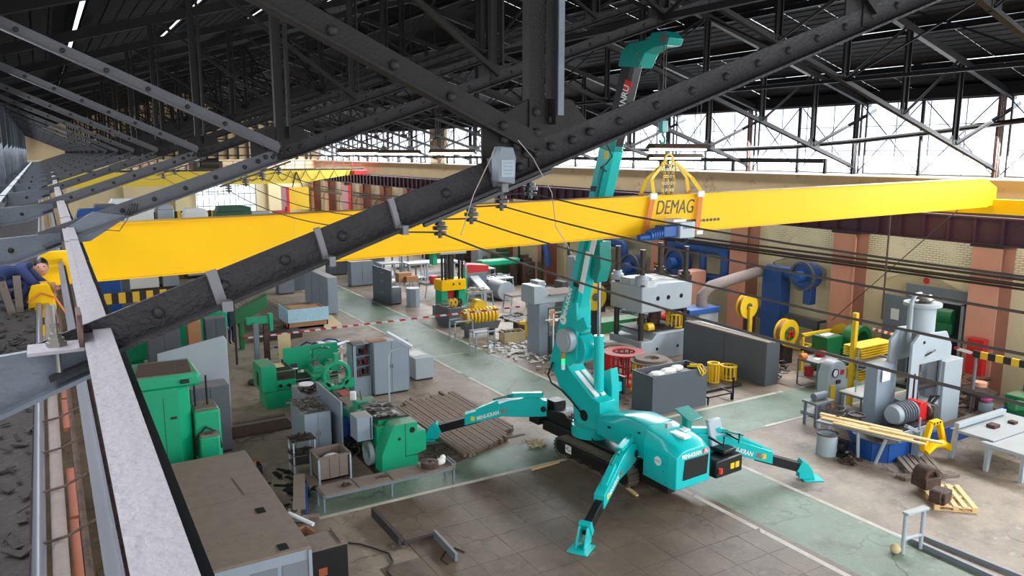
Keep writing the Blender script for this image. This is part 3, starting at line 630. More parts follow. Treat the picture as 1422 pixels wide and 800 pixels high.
# ---------------- second crane far down the hall ----------------
c2 = thing('far_bridge_crane', 'pale yellow bridge crane spanning the far end of the hall', 'crane', (0,80,5.9))
obj('girder', MB().prism([(0.8,0),(22.5,0.05),(27.2,0.75),(29.0,0.8),(29.0,1.4),(0.8,1.35)],'y',-0.3,0.3), 'yellow_pale', c2, sm=False)
obj('rear_girder', MB().prism([(0.8,0.1),(22.5,0.15),(27.2,0.85),(29.0,0.9),(29.0,1.4),(0.8,1.35)],'y',2.2,2.6), 'yellow_pale', c2, sm=False)
obj('top_rail', B(0.8,29.2,-0.35,0.35,1.35,1.5), 'black', c2, sm=False)
m = MB()
for i in range(22): m.box(7+i,7.05+i,-0.3,-0.25,1.4,2.3)
m.box(7,29,-0.3,-0.25,2.25,2.3); m.box(7,29,-0.3,-0.25,1.85,1.9); obj('guard_rail', m, 'red', c2, kind='stuff', sm=False)
obj('end_carriage', B(27.8,29.2,-1.5,3.5,0.85,1.3), 'red', c2, bev=0.03)
obj('hoist_trolley', MB().box(12.4,15,-0.4,2.6,1.5,2.3).cyl((13,-0.5,2.1),(14.6,-0.5,2.1),0.5), 'metal_d', c2)
m = MB()
for i in range(8):
    x = 15.5+i*1.5; m.tube([(x+1.5*t/6,-0.45,1.3-0.95*math.sin(PI*t/6)) for t in range(7)],0.03,5)
obj('festoon_cable', m, 'hose', c2, kind='stuff')
cab = obj('hook_load_plate', B(21.2,23.2,-0.6,-0.2,-2.6,-0.35), 'yellow_tool', c2, label='flat yellow plate hanging under the crane', sm=False)
for x in (21.6,22.7): obj('hanging_chain', MB().cyl((x,-0.4,-0.4),(22.1,-0.4,1.2),0.05,n=6), 'metal_d', c2)
single('cab_platform', 'red operator platform hanging at the right end of the far crane', 'platform', MB().box(20.8,27.5,79,81,2.2,2.5).box(20.8,21.1,79,81,2.4,5.6).box(27.2,27.5,79,81,2.4,5.6), 'red_dirty', sm=False)
single('far_yellow_girder', 'short yellow girder end resting on the plum runway at far right', 'girder', MB().bar((27.2,19.0,7.15),(29.3,12.0,7.15),0.3,0.5), 'yellow', sm=False)
# ---------------- overhead collector wires ----------------
WXS = (1.9, 2.1, 2.3, 2.5)
for i, x in enumerate(WXS):
    z0 = zc(x)-0.12; m = MB(); pts = []
    for kk in range(-1, 6):
        for t in range(12):
            pts.append((x, 4+5.8*(kk+t/12), z0-0.13*4*(t/12)*(1-t/12)*(1.0 if kk < 1 else 0.8)))
    m.tube(pts, 0.0048 if i else 0.0052, 6)
    single('overhead_wire', '%s of the four bare overhead wires strung below the roof trusses' % ['lowest and leftmost','second lowest','second highest','highest and rightmost'][i], 'wire', m, 'metal_d', group='bare overhead wires')
ins0 = None
for kk in range(0, 5):
    y = 4+5.8*kk
    h_ = thing('insulator_rack', 'dark bar with four insulators bolted under the %s roof truss from the camera' % ORD0[kk], 'insulator rack', (1.8,y,zc(1.8)-0.03), group='insulator racks under the trusses')
    obj('bar', MB().bar((0,-0.02,-0.01),(0.85,-0.02,0.283),0.03,0.02), 'black', h_, sm=False)
    for i, x in enumerate(WXS):
        zz = zc(x)-zc(1.8); m = MB().cyl((x-1.8,-0.02,zz),(x-1.8,-0.02,zz-0.12),0.012,n=8)
        for q, r in ((0.03,0.03),(0.055,0.042),(0.085,0.036)): m.cyl((x-1.8,-0.02,zz-q),(x-1.8,-0.02,zz-q-0.018),r,n=10)
        obj('insulator', m, 'black', h_)
# ballast box on the nearest truss
bb = thing('ballast_box', 'small grey electrical box fixed at the joint of the nearest truss', 'electrical box', (2.24,3.86,8.87))
obj('housing', MB().prism([(-0.055,-0.03),(0.05,-0.045),(0.058,0.1),(0.04,0.16),(-0.04,0.165),(-0.06,0.12)],'y',-0.05,0.03), 'grey_d', bb, bev=0.006)
obj('rating_label', MB().box(-0.04,0.045,-0.053,-0.05,-0.005,0.09), 'grey_m', bb)
for q in range(4): text('print', ['-- --- ----','--- -- ---','---- -----','-- -- --'][q], 'black', bb, (0.003,-0.054,0.075-q*0.02), 0.018, (PI/2,0,0), ext=0.0005)
obj('lead', MB().tube([(-0.05,0,0.15),(-0.2,-0.02,-0.1),(-0.28,-0.02,-0.32)],0.003,5), 'insul', bb)
obj('lead', MB().tube([(0.1,0,0.2),(0.2,0,0.1),(0.3,-0.05,-0.1),(0.33,-0.05,-0.3),(0.4,-0.08,-0.42),(0.44,-0.1,-0.5)],0.003,5), 'insul', bb)
for i, (x, yy, zz) in enumerate(((0.78,9.7,0.0),)):
    single('cable_coil', 'loose grey cable wound round the second truss chord', 'cable', MB().tube([(x+0.03*math.cos(a*0.9)+0.004*a, yy-0.04+0.09*math.sin(a*0.9), zc(x)+0.09+0.07*math.cos(a*0.9+0.6)) for a in range(24)],0.006,6).tube([(x,yy-0.1,zc(x)),(x-0.1,yy-0.1,zc(x)-0.14),(x-0.25,yy-0.1,zc(x)-0.12)],0.005,5), 'hose')
# hanging strip lamps
def lamp(p, L, lab):
    hz = RZ(p[0])+0.1-p[2]
    t = thing('strip_lamp', lab, 'lamp', p, group='hanging strip lamps')
    obj('reflector', MB().prism([(-0.28,0),(0.28,0),(0.1,0.16),(-0.1,0.16)],'x',0,L), 'rust', t, sm=False)
    obj('tube', MB().cyl((0.05,-0.06,-0.04),(L-0.05,-0.06,-0.04),0.035,n=8).cyl((0.05,0.08,-0.04),(L-0.05,0.08,-0.04),0.035,n=8), 'tube', t)
    for x in (0.3, L-0.3): obj('hanger', MB().cyl((x,0,0.16),(x,0,hz),0.012,n=5), 'steel_dark', t)
M['tube'] = mat('lit_fluorescent_tube', (255,240,205), 0.5, emit=9)
lamp((10.969, 32.900, 9.000), 1.8, 'lit strip lamp under the far roof, leftmost of the row')
lamp((12.763, 33.000, 8.969), 2.0, 'lit strip lamp under the far roof, middle of the left row')
lamp((15.335, 33.000, 9.000), 2.2, 'lit strip lamp under the far roof, right end of the left row')
lamp((22.352, 26.000, 8.788), 2.9, 'lit strip lamp right of the turquoise boom, lower of the pair')
lamp((18.041, 21.000, 9.146), 2.6, 'strip lamp with brown reflector right of the boom, upper of the pair')
m = MB()
for i in range(15): m.bar((-0.78,9.0+5.8*i,8.0),(-0.78,9.0+5.8*i+5.4,8.0),0.12,0.16)
single('side_channel', 'dark lengthwise channel with pale top along the left wall plates', 'channel', m, 'steel_grey', sm=False)
# ---------------- turquoise crawler crane ----------------
mc = thing('mini_crane', 'turquoise tracked mini crane with raised telescopic boom standing on four spread legs', 'crane', (13.5,17.6,0), math.radians(4))
def track(x0, x1):
    ya, yb, r = -2.1, 1.15, 0.27
    pts = []
    for i in range(9): a = PI/2+PI*i/8; pts.append((ya+r+r*math.cos(a)*1.0, 0.28+r*math.sin(a)))
    # closed oval loop of the belt
    def oval(R, n=10):
        o = []
        for i in range(n+1): a = PI/2+PI*i/n; o.append((ya+r+R*math.cos(a), 0.29+R*math.sin(a)))
        for i in range(n+1): a = -PI/2+PI*i/n; o.append((yb-r+R*math.cos(a), 0.29+R*math.sin(a)))
        return o
    o1, o2 = oval(0.285), oval(0.235); n = len(o1); m = MB(); vs = []
    for x in (x0, x1):
        vs += [(x,p[0],p[1]) for p in o1] + [(x,p[0],p[1]) for p in o2]
    fs = []
    for i in range(n):
        j = (i+1)%n; fs += [(i,j,2*n+j,2*n+i),(n+i,3*n+i,3*n+j,n+j),(i,n+i,n+j,j),(2*n+i,2*n+j,3*n+j,3*n+i)]
    m.add(vs, fs); belt = obj('track_belt', m, 'rubber', mc, sm=False)
    # lugs
    lug = MB().box(x0-0.01,x1+0.01,-0.03,0.03,0,0.028).off((0,0,0)).mesh('track_lug'); lug.materials.append(M['rubber'])
    per = []
    L = yb-ya-2*r
    k = 30
    for i in range(k):
        y = ya+r+L*i/(k-1); o = obj('track_lug', lug, None, belt); o.location = (0,y,0.572)
        o = obj('track_lug', lug, None, belt); o.location = (0,y,0.006); o.rotation_euler = (PI,0,0); o.location = (0,y,0.012)
    for e, c0 in ((-1, ya+r),(1, yb-r)):
        for i in range(1,8):
            a = PI*i/8; o = obj('track_lug', lug, None, belt); th = e*(a); o.location = (0, c0+e*0.283*math.sin(a), 0.29+0.283*math.cos(a)); o.rotation_euler = (-e*a,0,0)
    m = MB().box(x0+0.02,x1-0.02,ya+r,yb-r,0.1,0.48); obj('track_frame', m, 'black', mc, bev=0.02)
    for c0 in (ya+r, yb-r): obj('drive_wheel', MB().cyl((x0+0.03,c0,0.29),(x1-0.03,c0,0.29),0.225,n=20), 'black', mc)
    m = MB()
    for i in range(5): m.cyl((x0+0.01,ya+0.6+i*0.5,0.13),(x1-0.01,ya+0.6+i*0.5,0.13),0.09,n=12)
    obj('track_rollers', m, 'metal_d', mc, kind='stuff')
    return belt
track(-0.78,-0.42); track(0.42,0.78)
d_ = obj('arrow_sticker', MB().box(-0.79,-0.785,0.35,0.62,0.22,0.46), 'white', mc, sm=False); text('arrow', '<-', 'black', d_, (-0.795,0.48,0.34), 0.26, (PI/2,0,-PI/2), ext=0.001)
obj('undercarriage', MB().box(-0.45,0.45,-2.0,2.2,0.38,0.72).box(-0.3,0.3,1.2,2.9,0.5,0.85), 'black', mc, bev=0.02)
obj('rear_frame', MB().prism([(0.9,0.6),(3.0,0.55),(3.0,0.85),(2.3,1.0),(1.3,1.15),(0.9,1.0)],'x',-0.35,0.35).box(-0.2,0.25,1.9,2.35,0.9,1.3).box(-0.55,0.5,2.3,2.8,0.5,0.75), 'black', mc, bev=0.02)
m = MB()
for i in range(6):
    x = -0.3+i*0.1; m.tube([(x,1.2,0.85),(x-0.15,1.0,1.1+0.05*i),(x-0.05,0.6,1.0),(x-0.1,-0.2,0.75)],0.018,6)
obj('hydraulic_hoses', m, 'hose', mc, kind='stuff')
obj('counter_step', MB().box(-0.55,0.6,-3.3,-2.3,0.28,0.55), 'black', mc, bev=0.03)
# engine cover: lofted sections (y, half widths, z)
def loft(secs, name, m, par, **kw):
    mb = MB(); n = len(secs[0][1]); vs = []
    for y, sec in secs: vs += [(x,y,z) for x, z in sec]
    fs = []
    for i in range(len(secs)-1):
        for j in range(n): fs.append((i*n+j, i*n+(j+1)%n, (i+1)*n+(j+1)%n, (i+1)*n+j))
    fs += [tuple(range(n)), tuple(range(len(secs)*n-1, (len(secs)-1)*n-1, -1))]
    mb.add(vs, fs); return obj(name, mb, m, par, **kw)
def sec(xl, xr, z0, zs, zt, c=0.12): return [(xl,z0),(xl,zs),(xl+c,zt-0.03),(xl+c+0.12,zt),(xr-c-0.12,zt),(xr-c,zt-0.03),(xr,zs),(xr,z0)]
body = loft([(-3.62,sec(-0.6,0.66,0.5,1.36,1.5,0.2)),(-3.45,sec(-0.62,0.68,0.5,1.42,1.64,0.16)),(-3.0,sec(-0.62,0.68,0.52,1.5,1.74)),(-2.45,sec(-0.62,0.68,0.55,1.56,1.84))], 'engine_cover', 'teal', mc, bev=0.02)
loft([(-2.45,sec(-0.58,0.64,0.95,1.56,1.86)),(-1.7,sec(-0.52,0.6,1.0,1.62,1.9)),(-1.1,sec(-0.52,0.55,1.02,1.56,1.78)),(-0.45,sec(-0.5,0.5,1.05,1.5,1.6))], 'long_cover', 'teal', mc, bev=0.02)
gr = obj('radiator_grille', MB().prism([(-0.36,0.72),(0.54,0.72),(0.58,1.26),(-0.3,1.26)],'y',-3.64,-3.6), 'black', body, bev=0.01)
m = MB()
for i in range(9): m.box(-0.3,0.53,-3.65,-3.64,0.77+i*0.055,0.78+i*0.055)
obj('grille_slats', m, 'metal_d', gr.parent, kind='stuff', sm=False) if False else None
obj('side_door', MB().box(-0.632,-0.62,-3.4,-2.55,0.62,1.38), 'teal', mc, bev=0.01)
st = obj('round_sticker', MB().cyl((-0.64,-3.0,1.12),(-0.632,-3.0,1.12),0.12,n=24), 'white', mc); text('sticker_print', '====', 'blue', st, (-0.643,-3.0,1.12), 0.1, (PI/2,0,-PI/2), ext=0.001)
for (y, z) in ((-2.6,0.7),(-3.3,0.62),(-3.2,1.1),(-3.2,0.9),(-2.95,0.62)): obj('bolt', MB().cyl((-0.64,y,z),(-0.63,y,z),0.015,n=8), 'black', mc)
for (y, z) in ((-1.0,1.42),(-2.2,1.62)): obj('vent_slot', MB().box(-0.56,-0.5,y-0.05,y+0.05,z-0.03,z+0.02), 'black', mc, bev=0.01)
text('cover_lettering', 'MINI-KRAN', 'white', mc, (-0.06,-3.63,1.36), 0.165, (PI/2-0.25,0,0), bold=0.004, xs=0.85)
rb = obj('lettering_panel', MB().box(0.36,0.60,-3.625,-3.615,1.29,1.43), 'red', mc, sm=False); text('cover_lettering', '.RU', 'white', rb, (0.48,-3.632,1.36), 0.15, (PI/2,0,0), bold=0.004, xs=0.8)
obj('mirror_lamp', MB().cyl((-0.3,-3.0,1.7),(-0.3,-3.0,2.0),0.015,n=6).box(-0.38,-0.2,-3.05,-2.97,1.95,2.08), 'grey_l', mc, bev=0.01)
for x0 in (-0.1, 0.25): obj('white_glare_patch', MB().box(x0,x0+0.26,-3.3+x0,-2.7+x0,1.70,1.765), 'white', mc, bev=0.005)  # sky glare on the glossy cover top, painted as white patches
obj('control_post', MB().box(0.75,0.95,-2.7,-2.5,1.2,2.0).prism([(-2.9,1.88),(-2.35,2.08),(-2.35,2.12),(-2.9,1.92)],'x',0.6,1.15), 'teal_dark', mc, bev=0.02)
# operator seat and console
so = obj('operator_seat', MB().box(1.35,1.85,-3.5,-3.0,0.98,1.1), 'black', mc, bev=0.03)
obj('seat_back', MB().prism([(-3.1,1.08),(-2.98,1.08),(-2.8,1.78),(-2.92,1.78)],'x',1.35,1.85), 'grey_l', so, bev=0.03, label='light grey seat back')
for x in (1.28, 1.93): obj('armrest', MB().bar((x,-3.5,1.3),(x,-3.02,1.36),0.07,0.05), 'black', so, bev=0.01)
for x, z in ((1.3,1.5),(1.93,1.45)): obj('lever', MB().cyl((x,-3.5,1.2),(x,-3.52,z),0.018,n=6).ball((x,-3.52,z),0.035), 'black', so)
cs_ = obj('console_box', MB().box(0.9,1.95,-3.65,-3.1,0.46,0.95), 'black', mc, bev=0.04)
obj('console_sticker', MB().box(1.45,1.6,-3.665,-3.65,0.62,0.78).box(1.65,1.8,-3.665,-3.65,0.62,0.78), 'yellow_tool', cs_, sm=False)
obj('beacon', MB().cyl((1.0,-3.7,0.62),(1.0,-3.7,0.75),0.06,n=12), 'glow_red', mc); obj('beacon', MB().cyl((1.98,-3.5,0.72),(1.98,-3.5,0.82),0.05,n=12), 'glow_red', mc)
obj('console_arm', MB().bar((0.3,-2.8,0.7),(1.3,-3.2,0.7),0.14,0.14), 'teal_dark', mc, bev=0.01)
# spread legs
def leg(px, py, fx, fy, txt, reach=0.0):
    d = Vector((fx-px, fy-py, 0)); L = d.length; ang = math.atan2(d.y, d.x)
    e = obj('outrigger_leg', MB().prism([(-0.12,0.8),(-0.12,1.3),(0.35,1.42),(1.15,1.3),(1.55,1.14),(L*0.68,0.86),(L*0.68,0.5),(1.3,0.8),(0.6,0.78)],'y',-0.14,0.14), 'teal', mc, bev=0.015)
    e.location = (px,py,0); e.rotation_euler = (0,0,ang)
    def sub(name, mb, m, **k): return obj(name, mb, m, e, **k)
    sub('extension_beam', MB().bar((L*0.55,0,0.72),(L*0.93,0,0.33),0.2,0.26), 'black', bev=0.008)
    sub('foot_clevis', MB().prism([(L-0.35,0.04),(L+0.1,0.04),(L+0.02,0.28),(L-0.12,0.48),(L-0.34,0.52)],'y',-0.12,-0.08).prism([(L-0.35,0.04),(L+0.1,0.04),(L+0.02,0.28),(L-0.12,0.48),(L-0.34,0.52)],'y',0.08,0.12).bar((L-0.36,0,0.42),(L-0.24,0,0.36),0.3,0.34), 'teal', bev=0.006)
    sub('foot_plate', MB().box(L-0.25,L+0.3,-0.25,0.25,0.0,0.035), 'teal', bev=0.005)
    sub('leg_cylinder', MB().cyl((0.0,0,1.5),(1.15,0,1.42),0.06,n=12).cyl((1.15,0,1.42),(1.6,0,1.3),0.03,n=10), 'teal_dark')
    sub('cylinder_cover', MB().prism([(0.0,1.38),(0.95,1.42),(1.0,1.54),(0.05,1.56)],'y',-0.085,0.085).prism([(1.35,1.1),(2.1,0.86),(2.15,1.0),(1.45,1.3)],'y',-0.08,0.08), 'teal', bev=0.01)
    sub('hinge_pin', MB().cyl((0,-0.2,1.05),(0,0.2,1.05),0.09,n=14), 'black')
    sl_ = -0.2
    for q, rz, off in ((-0.145, 0, 0), (0.145, PI, 0)):
        a = math.atan2(0.86-1.14, L*0.68-1.55)
        rx = (PI/2, (-a if q < 0 else a), rz)
        text('leg_lettering', 'MINI-KRAN', 'white', e, (1.5 if q < 0 else 1.75,q,0.9 if q < 0 else 0.83), 0.18, rx, bold=0.004, xs=0.8); text('leg_lettering', '.RU', 'red', e, (2.03 if q < 0 else 1.25,q,0.75 if q < 0 else 0.97), 0.18, rx, bold=0.004, xs=0.8)
    sub('leg_sticker', MB().box(L*0.62-0.1,L*0.62+0.02,-0.147,0.147,0.66,0.8), 'yellow_pale', sm=False)
    return e
leg(-0.7,-2.05,-3.85,-3.8,1); leg(0.95,-2.5,3.95,-4.4,1); leg(-0.35,2.3,-3.35,4.4,1)
# fourth leg is folded up against the mast foot
obj('folded_leg', MB().prism([(0.0,1.2),(0.35,1.2),(0.55,1.5),(0.5,2.5),(0.1,2.7),(0.0,2.2)],'x',0.45,0.75).box(0.75,1.0,0.15,0.45,1.9,2.2), 'teal', mc, bev=0.02, label='folded fourth leg'); obj('folded_foot', MB().box(1.0,1.12,0.1,0.5,1.8,2.35), 'black', mc, bev=0.02)
# slewing base and mast foot
obj('slewing_base', MB().cyl((0,0.35,0.72),(0,0.35,1.05),0.62,n=28), 'teal', mc)
m = MB().prism([(0.860, 0.665),(0.837, 1.172),(0.914, 1.603),(1.585, 1.930),(1.770, 2.230),(2.103, 2.522),(1.744, 2.900),(1.250, 2.894),(1.106, 2.590),(0.059, 1.964),(-0.324, 1.893),(-0.319, 0.978)],'x',-0.3,0.3)
mf = obj('mast_foot', m, 'teal', mc, bev=0.02)
obj('foot_opening', MB().cyl((-0.315,*(0.369, 1.328)),(-0.3,*(0.369, 1.328)),0.17,n=18), 'black', mf)
for dx in (-0.12, 0.14): obj('top_plate', MB().bar((dx,*(0.967, 2.511)),(dx,*(-0.005, 1.981)),0.16,0.05,(0,-0.7,0.7)), 'white', mf, bev=0.01)  # white strips painted for the sunlit reflection on top of the link
obj('hose_loop', MB().tube([(-0.34,*(1.833, 2.635)),(-0.42,*(1.979, 2.223)),(-0.4,*(1.819, 1.982)),(-0.36,*(1.366, 1.859)),(-0.33,*(0.947, 1.645)),(-0.33,*(0.501, 1.408))],0.03,8), 'hose', mc)
lt = obj('signal_lamp', MB().cyl((-0.42,*(1.235, 2.714)),(-0.42,*(1.239, 2.893)),0.055,n=12), 'glow_green', mc)
obj('amber_lens', MB().cyl((-0.42,*(1.239, 2.893)),(-0.42,*(1.242, 3.070)),0.055,n=12), 'strap', lt); obj('red_lens', MB().cyl((-0.42,*(1.242, 3.070)),(-0.42,*(1.244, 3.204)),0.055,n=12), 'glow_red', lt); obj('lamp_base', MB().cyl((-0.42,*(1.233, 2.558)),(-0.42,*(1.235, 2.714)),0.06,n=12), 'white', lt)
# knuckle with grey drum cover
kn = obj('boom_knuckle', MB().prism([(2.103, 2.568),(1.893, 3.188),(1.687, 3.815),(1.388, 4.752),(0.811, 4.668),(0.787, 3.588),(0.773, 2.933),(1.244, 2.559)],'x',-0.28,0.28), 'teal', mc, bev=0.03)
obj('drum_cover', MB().cyl((-0.52,*(1.114, 3.485)),(-0.3,*(1.114, 3.485)),0.36,n=32), 'grey_l', kn, bev=0.01, label='round light grey drum cover'); obj('drum_cap', MB().cyl((-0.56,*(1.114, 3.485)),(-0.52,*(1.114, 3.485)),0.27,n=32), 'grey_l', kn)
wn_ = obj('winch_housing', MB().cyl((-0.22,*(0.942, 3.250)),(0.25,*(0.942, 3.250)),0.48,n=24), 'teal', mc, bev=0.02)
for a in range(5):
    c_ = Vector((0.0,*(0.942, 3.250))); an = -0.4-a*0.32
    obj('winch_guard', MB().box(-0.17,0.2,-0.04,0.04,-0.03,0.03).off((0,c_.y+0.5*math.cos(an-0.3),c_.z-0.5*math.sin(an-0.3)-0.0)), 'teal_dark', wn_)
# telescopic boom
BD = Vector((0,*(-0.249, 9.137))) - Vector((0,*(1.340, 4.330))); BD.normalize()
def boomsec(name, p, q, w, h, m, par=mc, ch=0.1):
    p = Vector(p); q = Vector(q); d = (q-p).normalized(); n = Vector((0,-1,0)); n = (n - d*n.dot(d)).normalized(); x = Vector((1,0,0)); c = min(w,h)*ch*2
    sec_ = [(-w/2,-h/2+c),(-w/2,h/2-c),(-w/2+c,h/2),(w/2-c,h/2),(w/2,h/2-c),(w/2,-h/2+c),(w/2-c,-h/2),(-w/2+c,-h/2)]
    vs = [e + x*a + n*b for e in (p,q) for a, b in sec_]
    return obj(name, MB().add(vs, [(i,(i+1)%8,8+(i+1)%8,8+i) for i in range(8)]+[tuple(range(8)),tuple(range(15,7,-1))]), m, par, bev=0.008)
b0 = boomsec('boom_base_section', (0,*(1.233, 4.127)), (0,*(-0.250, 9.098)), 0.52, 0.62, 'teal')
b1 = boomsec('boom_middle_section', (0,*(-0.224, 9.000)), (0,*(-0.356, 9.426)), 0.46, 0.56, 'teal_dark')
b2 = boomsec('boom_inner_section', (0,*(-0.333, 9.233)), (0,*(-0.994, 11.273)), 0.42, 0.5, 'black')
m = MB().prism([(-0.713, 11.245),(-0.812, 11.602),(-1.105, 11.788),(-1.810, 11.815),(-1.931, 11.957),(-2.351, 11.941),(-2.552, 11.765),(-2.463, 11.606),(-1.997, 11.587),(-1.696, 11.478),(-1.475, 11.144)],'x',-0.25,0.25)
hd = obj('boom_head', m, 'teal_dark', mc, bev=0.02)
for u in (0,1,2,3): obj('sheave_bolt', MB().cyl((-0.27,*(-1.429, 11.646)),(-0.25,*(-1.429, 11.646)),0.03,n=8).off((0,-0.05*u,-0.16*u)), 'metal', hd)
obj('nose_sheave', MB().cyl((-0.27,*(-2.359, 11.770)),(0.27,*(-2.359, 11.770)),0.12,n=16), 'metal', hd)
# boom dressing
def onboom(u0,v0,u1,v1,lx,w,t,name,m,par=b0,**k):
    return obj(name, MB().bar(u0,u1,t,w,(0,-1,0.3)), m, par, **k)
P1 = lambda yz, x: (x, yz[0], yz[1])
obj('white_sticker_strip', MB().bar((-0.268,*(0.657, 4.988)),(-0.268,*(0.333, 6.205)),0.012,0.2,(0,-1,0.3)), 'white', b0, sm=False)
obj('white_sticker_strip', MB().bar((-0.268,*(0.206, 6.177)),(-0.268,*(0.063, 6.642)),0.012,0.2,(0,-1,0.3)), 'white', b0, sm=False)
obj('boom_rail', MB().bar((-0.29,*(0.923, 4.649)),(-0.29,*(-0.207, 8.611)),0.05,0.08,(0,-1,0.3)), 'teal_dark', b0, bev=0.005)
for u in range(3): obj('clamp', MB().box(-0.33,-0.26,-0.1,0.1,-0.07,0.07).off((0,*(0.823, 5.202))).off((0,-0.35*u,1.4*u)), 'black', b0, bev=0.01)
obj('side_cover', MB().prism([(0.997, 3.942),(0.409, 4.306),(0.209, 4.022),(0.593, 3.800)],'x',-0.36,-0.2), 'teal', b0, bev=0.01)
obj('yellow_sticker', MB().box(-0.275,-0.265,-0.08,0.08,-0.1,0.12).off((0,*(-0.352, 8.923))), 'yellow_pale', b0, sm=False)
# lettering along the boom
def along(s, m, pc, size, par, x, up=True, bold=0.006, xs=0.8):
    d = BD; a = math.atan2(d.z, -d.y)   # reading upward on the -x face
    return text('boom_lettering', s, m, par, (x, pc[0], pc[1]), size, (Matrix(((0,0,-1),(-math.cos(a),-math.sin(a) if False else math.sin(a)*-1,0),(math.sin(a),-math.cos(a) if False else math.cos(a),0))).transposed().transposed()).to_euler(), bold=bold, xs=xs)
def along2(s, m, pc, size, par, x, bold=0.006, xs=0.8):
    d = BD; ex = d; ez = Vector((-1,0,0)); ey = ez.cross(ex)
    R = Matrix((ex, ey, ez)).transposed()
    return text('boom_lettering', s, m, par, (x, pc[0], pc[1]), size, R.to_euler(), bold=bold, xs=xs)
along2('MINI-KRAN', 'white', (-0.769, 9.888), 0.32, b2, -0.215, xs=0.72)
rr = obj('lettering_panel', MB().bar((-0.213,*(-1.008, 10.582)),(-0.213,*(-1.108, 10.850)),0.006,0.27,(0,-1,0.3)), 'red', b2, sm=False)
along2('.RU', 'white', (-0.995, 10.565), 0.3, rr, -0.22)
along2('MINI-KRAN', 'white', (1.226, 4.580), 0.22, kn, -0.29, xs=0.9); 
obj('round_logo', MB().cyl((-0.285,*(1.435, 4.037)),(-0.28,*(1.435, 4.037)),0.15,n=20), 'white', kn); obj('logo_gap', MB().box(-0.29,-0.284,-0.04,0.1,-0.02,0.03).off((0,*(1.435, 4.037))), 'teal', kn, sm=False)
# luffing cylinder
lc = obj('luffing_cylinder', MB().cyl((0.12,*(0.191, 1.612)),(0.12,*(0.251, 3.726)),0.15,n=20), 'teal', mc)
obj('piston_rod', MB().cyl((0.12,*(0.251, 3.726)),(0.12,*(0.277, 5.724)),0.06,n=14), 'chrome', lc)
obj('rod_bracket', MB().prism([(0.395, 5.435),(0.140, 5.321),(-0.031, 5.803),(0.021, 6.520),(0.362, 6.489)],'x',-0.12,0.3), 'teal_dark', lc, bev=0.02)
hk = thing('crane_hook', 'turquoise hook block hanging from the boom over the yellow girder', 'hook', (13.5,15.25,9.45))
obj('block', MB().box(-0.1,0.1,-0.08,0.08,0.05,0.35), 'teal_dark', hk, bev=0.02); obj('hook', MB().tube([(0,0,0.08),(0,0,-0.02),(0.08,0,-0.1),(0.06,0,-0.2),(-0.04,0,-0.22),(-0.1,0,-0.15)],0.03,8), 'teal_dark', hk)
obj('rope', MB().cyl((0.03,0,0.35),(0.03,0,2.25),0.012,n=5).cyl((-0.05,0,0.35),(-0.05,0,2.25),0.012,n=5), 'metal_d', hk)
single('loading_cable', 'black cable trailing from the crane boom over the truss', 'cable', MB().tube([(13.1,17.0,9.2),(13.2,16.9,8.9),(13.0,16.9,8.7),(12.9,17,8.6),(13.1,17,8.5)],0.02,6), 'hose')
# ---------------- builders for shop-floor things ----------------
def cabinet(name, label, ab, m='grey_blue', doors=2, cat='cabinet', rz=0, d=None, group=None, face='y', handles=True):
    x0, y0, w, dd, h = ab; d = d or dd
    t = thing(name, label, cat, (x0,y0,0), rz, group)
    obj('body', B(0,w,0.02,d,0.06,h), m, t, bev=0.008); obj('plinth', B(0.03,w-0.03,0.05,d-0.03,0,0.06), 'black', t, sm=False)
    for i in range(doors):
        if face == 'y':
            a, b = w*i/doors+0.008, w*(i+1)/doors-0.008
            dr = obj('door', B(a,b,-0.005,0.02,0.09,h-0.03), m, t, bev=0.004)
            if handles:
                hx = b-0.05 if i % 2 == 0 else a+0.03
                obj('handle', B(hx,hx+0.02,-0.03,-0.005,h*0.5,h*0.5+0.13), 'metal', dr)
        else:
            a, b = d*i/doors+0.02, d*(i+1)/doors-0.01
            dr = obj('door', B(-0.02,0.0,a,b,0.09,h-0.03), m, t, bev=0.004)
            if handles: obj('handle', B(-0.05,-0.02,a+0.04,a+0.06,h*0.5,h*0.5+0.13), 'metal', dr)
    return t
def table(name, label, x, y, w, d, h, top='grey_m', legm='grey_m', leg=0.05, rz=0, splay=0.0, shelf=False, cat='table', thick=0.03, group=None, rail=True, z=0):
    t = thing(name, label, cat, (x,y,z), rz, group)
    obj('tabletop', B(0,w,0,d,h-thick,h), top, t, bev=0.004)
    for a, b in ((0,0),(1,0),(0,1),(1,1)):
        px = leg if a == 0 else w-leg; py = leg if b == 0 else d-leg
        sx = -splay if a == 0 else splay; obj('leg', MB().bar((px,py,h-thick),(px+sx,py,0),leg,leg,(0,1,0)), legm, t, sm=False)
    if rail: obj('apron', MB().box(leg,w-leg,leg*0.5,leg*1.2,h-thick-0.07,h-thick).box(leg,w-leg,d-leg*1.2,d-leg*0.5,h-thick-0.07,h-thick).box(leg*0.5,leg*1.2,leg,d-leg,h-thick-0.07,h-thick).box(w-leg*1.2,w-leg*0.5,leg,d-leg,h-thick-0.07,h-thick), legm, t, sm=False)
    if shelf: obj('shelf', B(leg,w-leg,leg,d-leg,h*0.3,h*0.3+0.02), top, t)
    return t
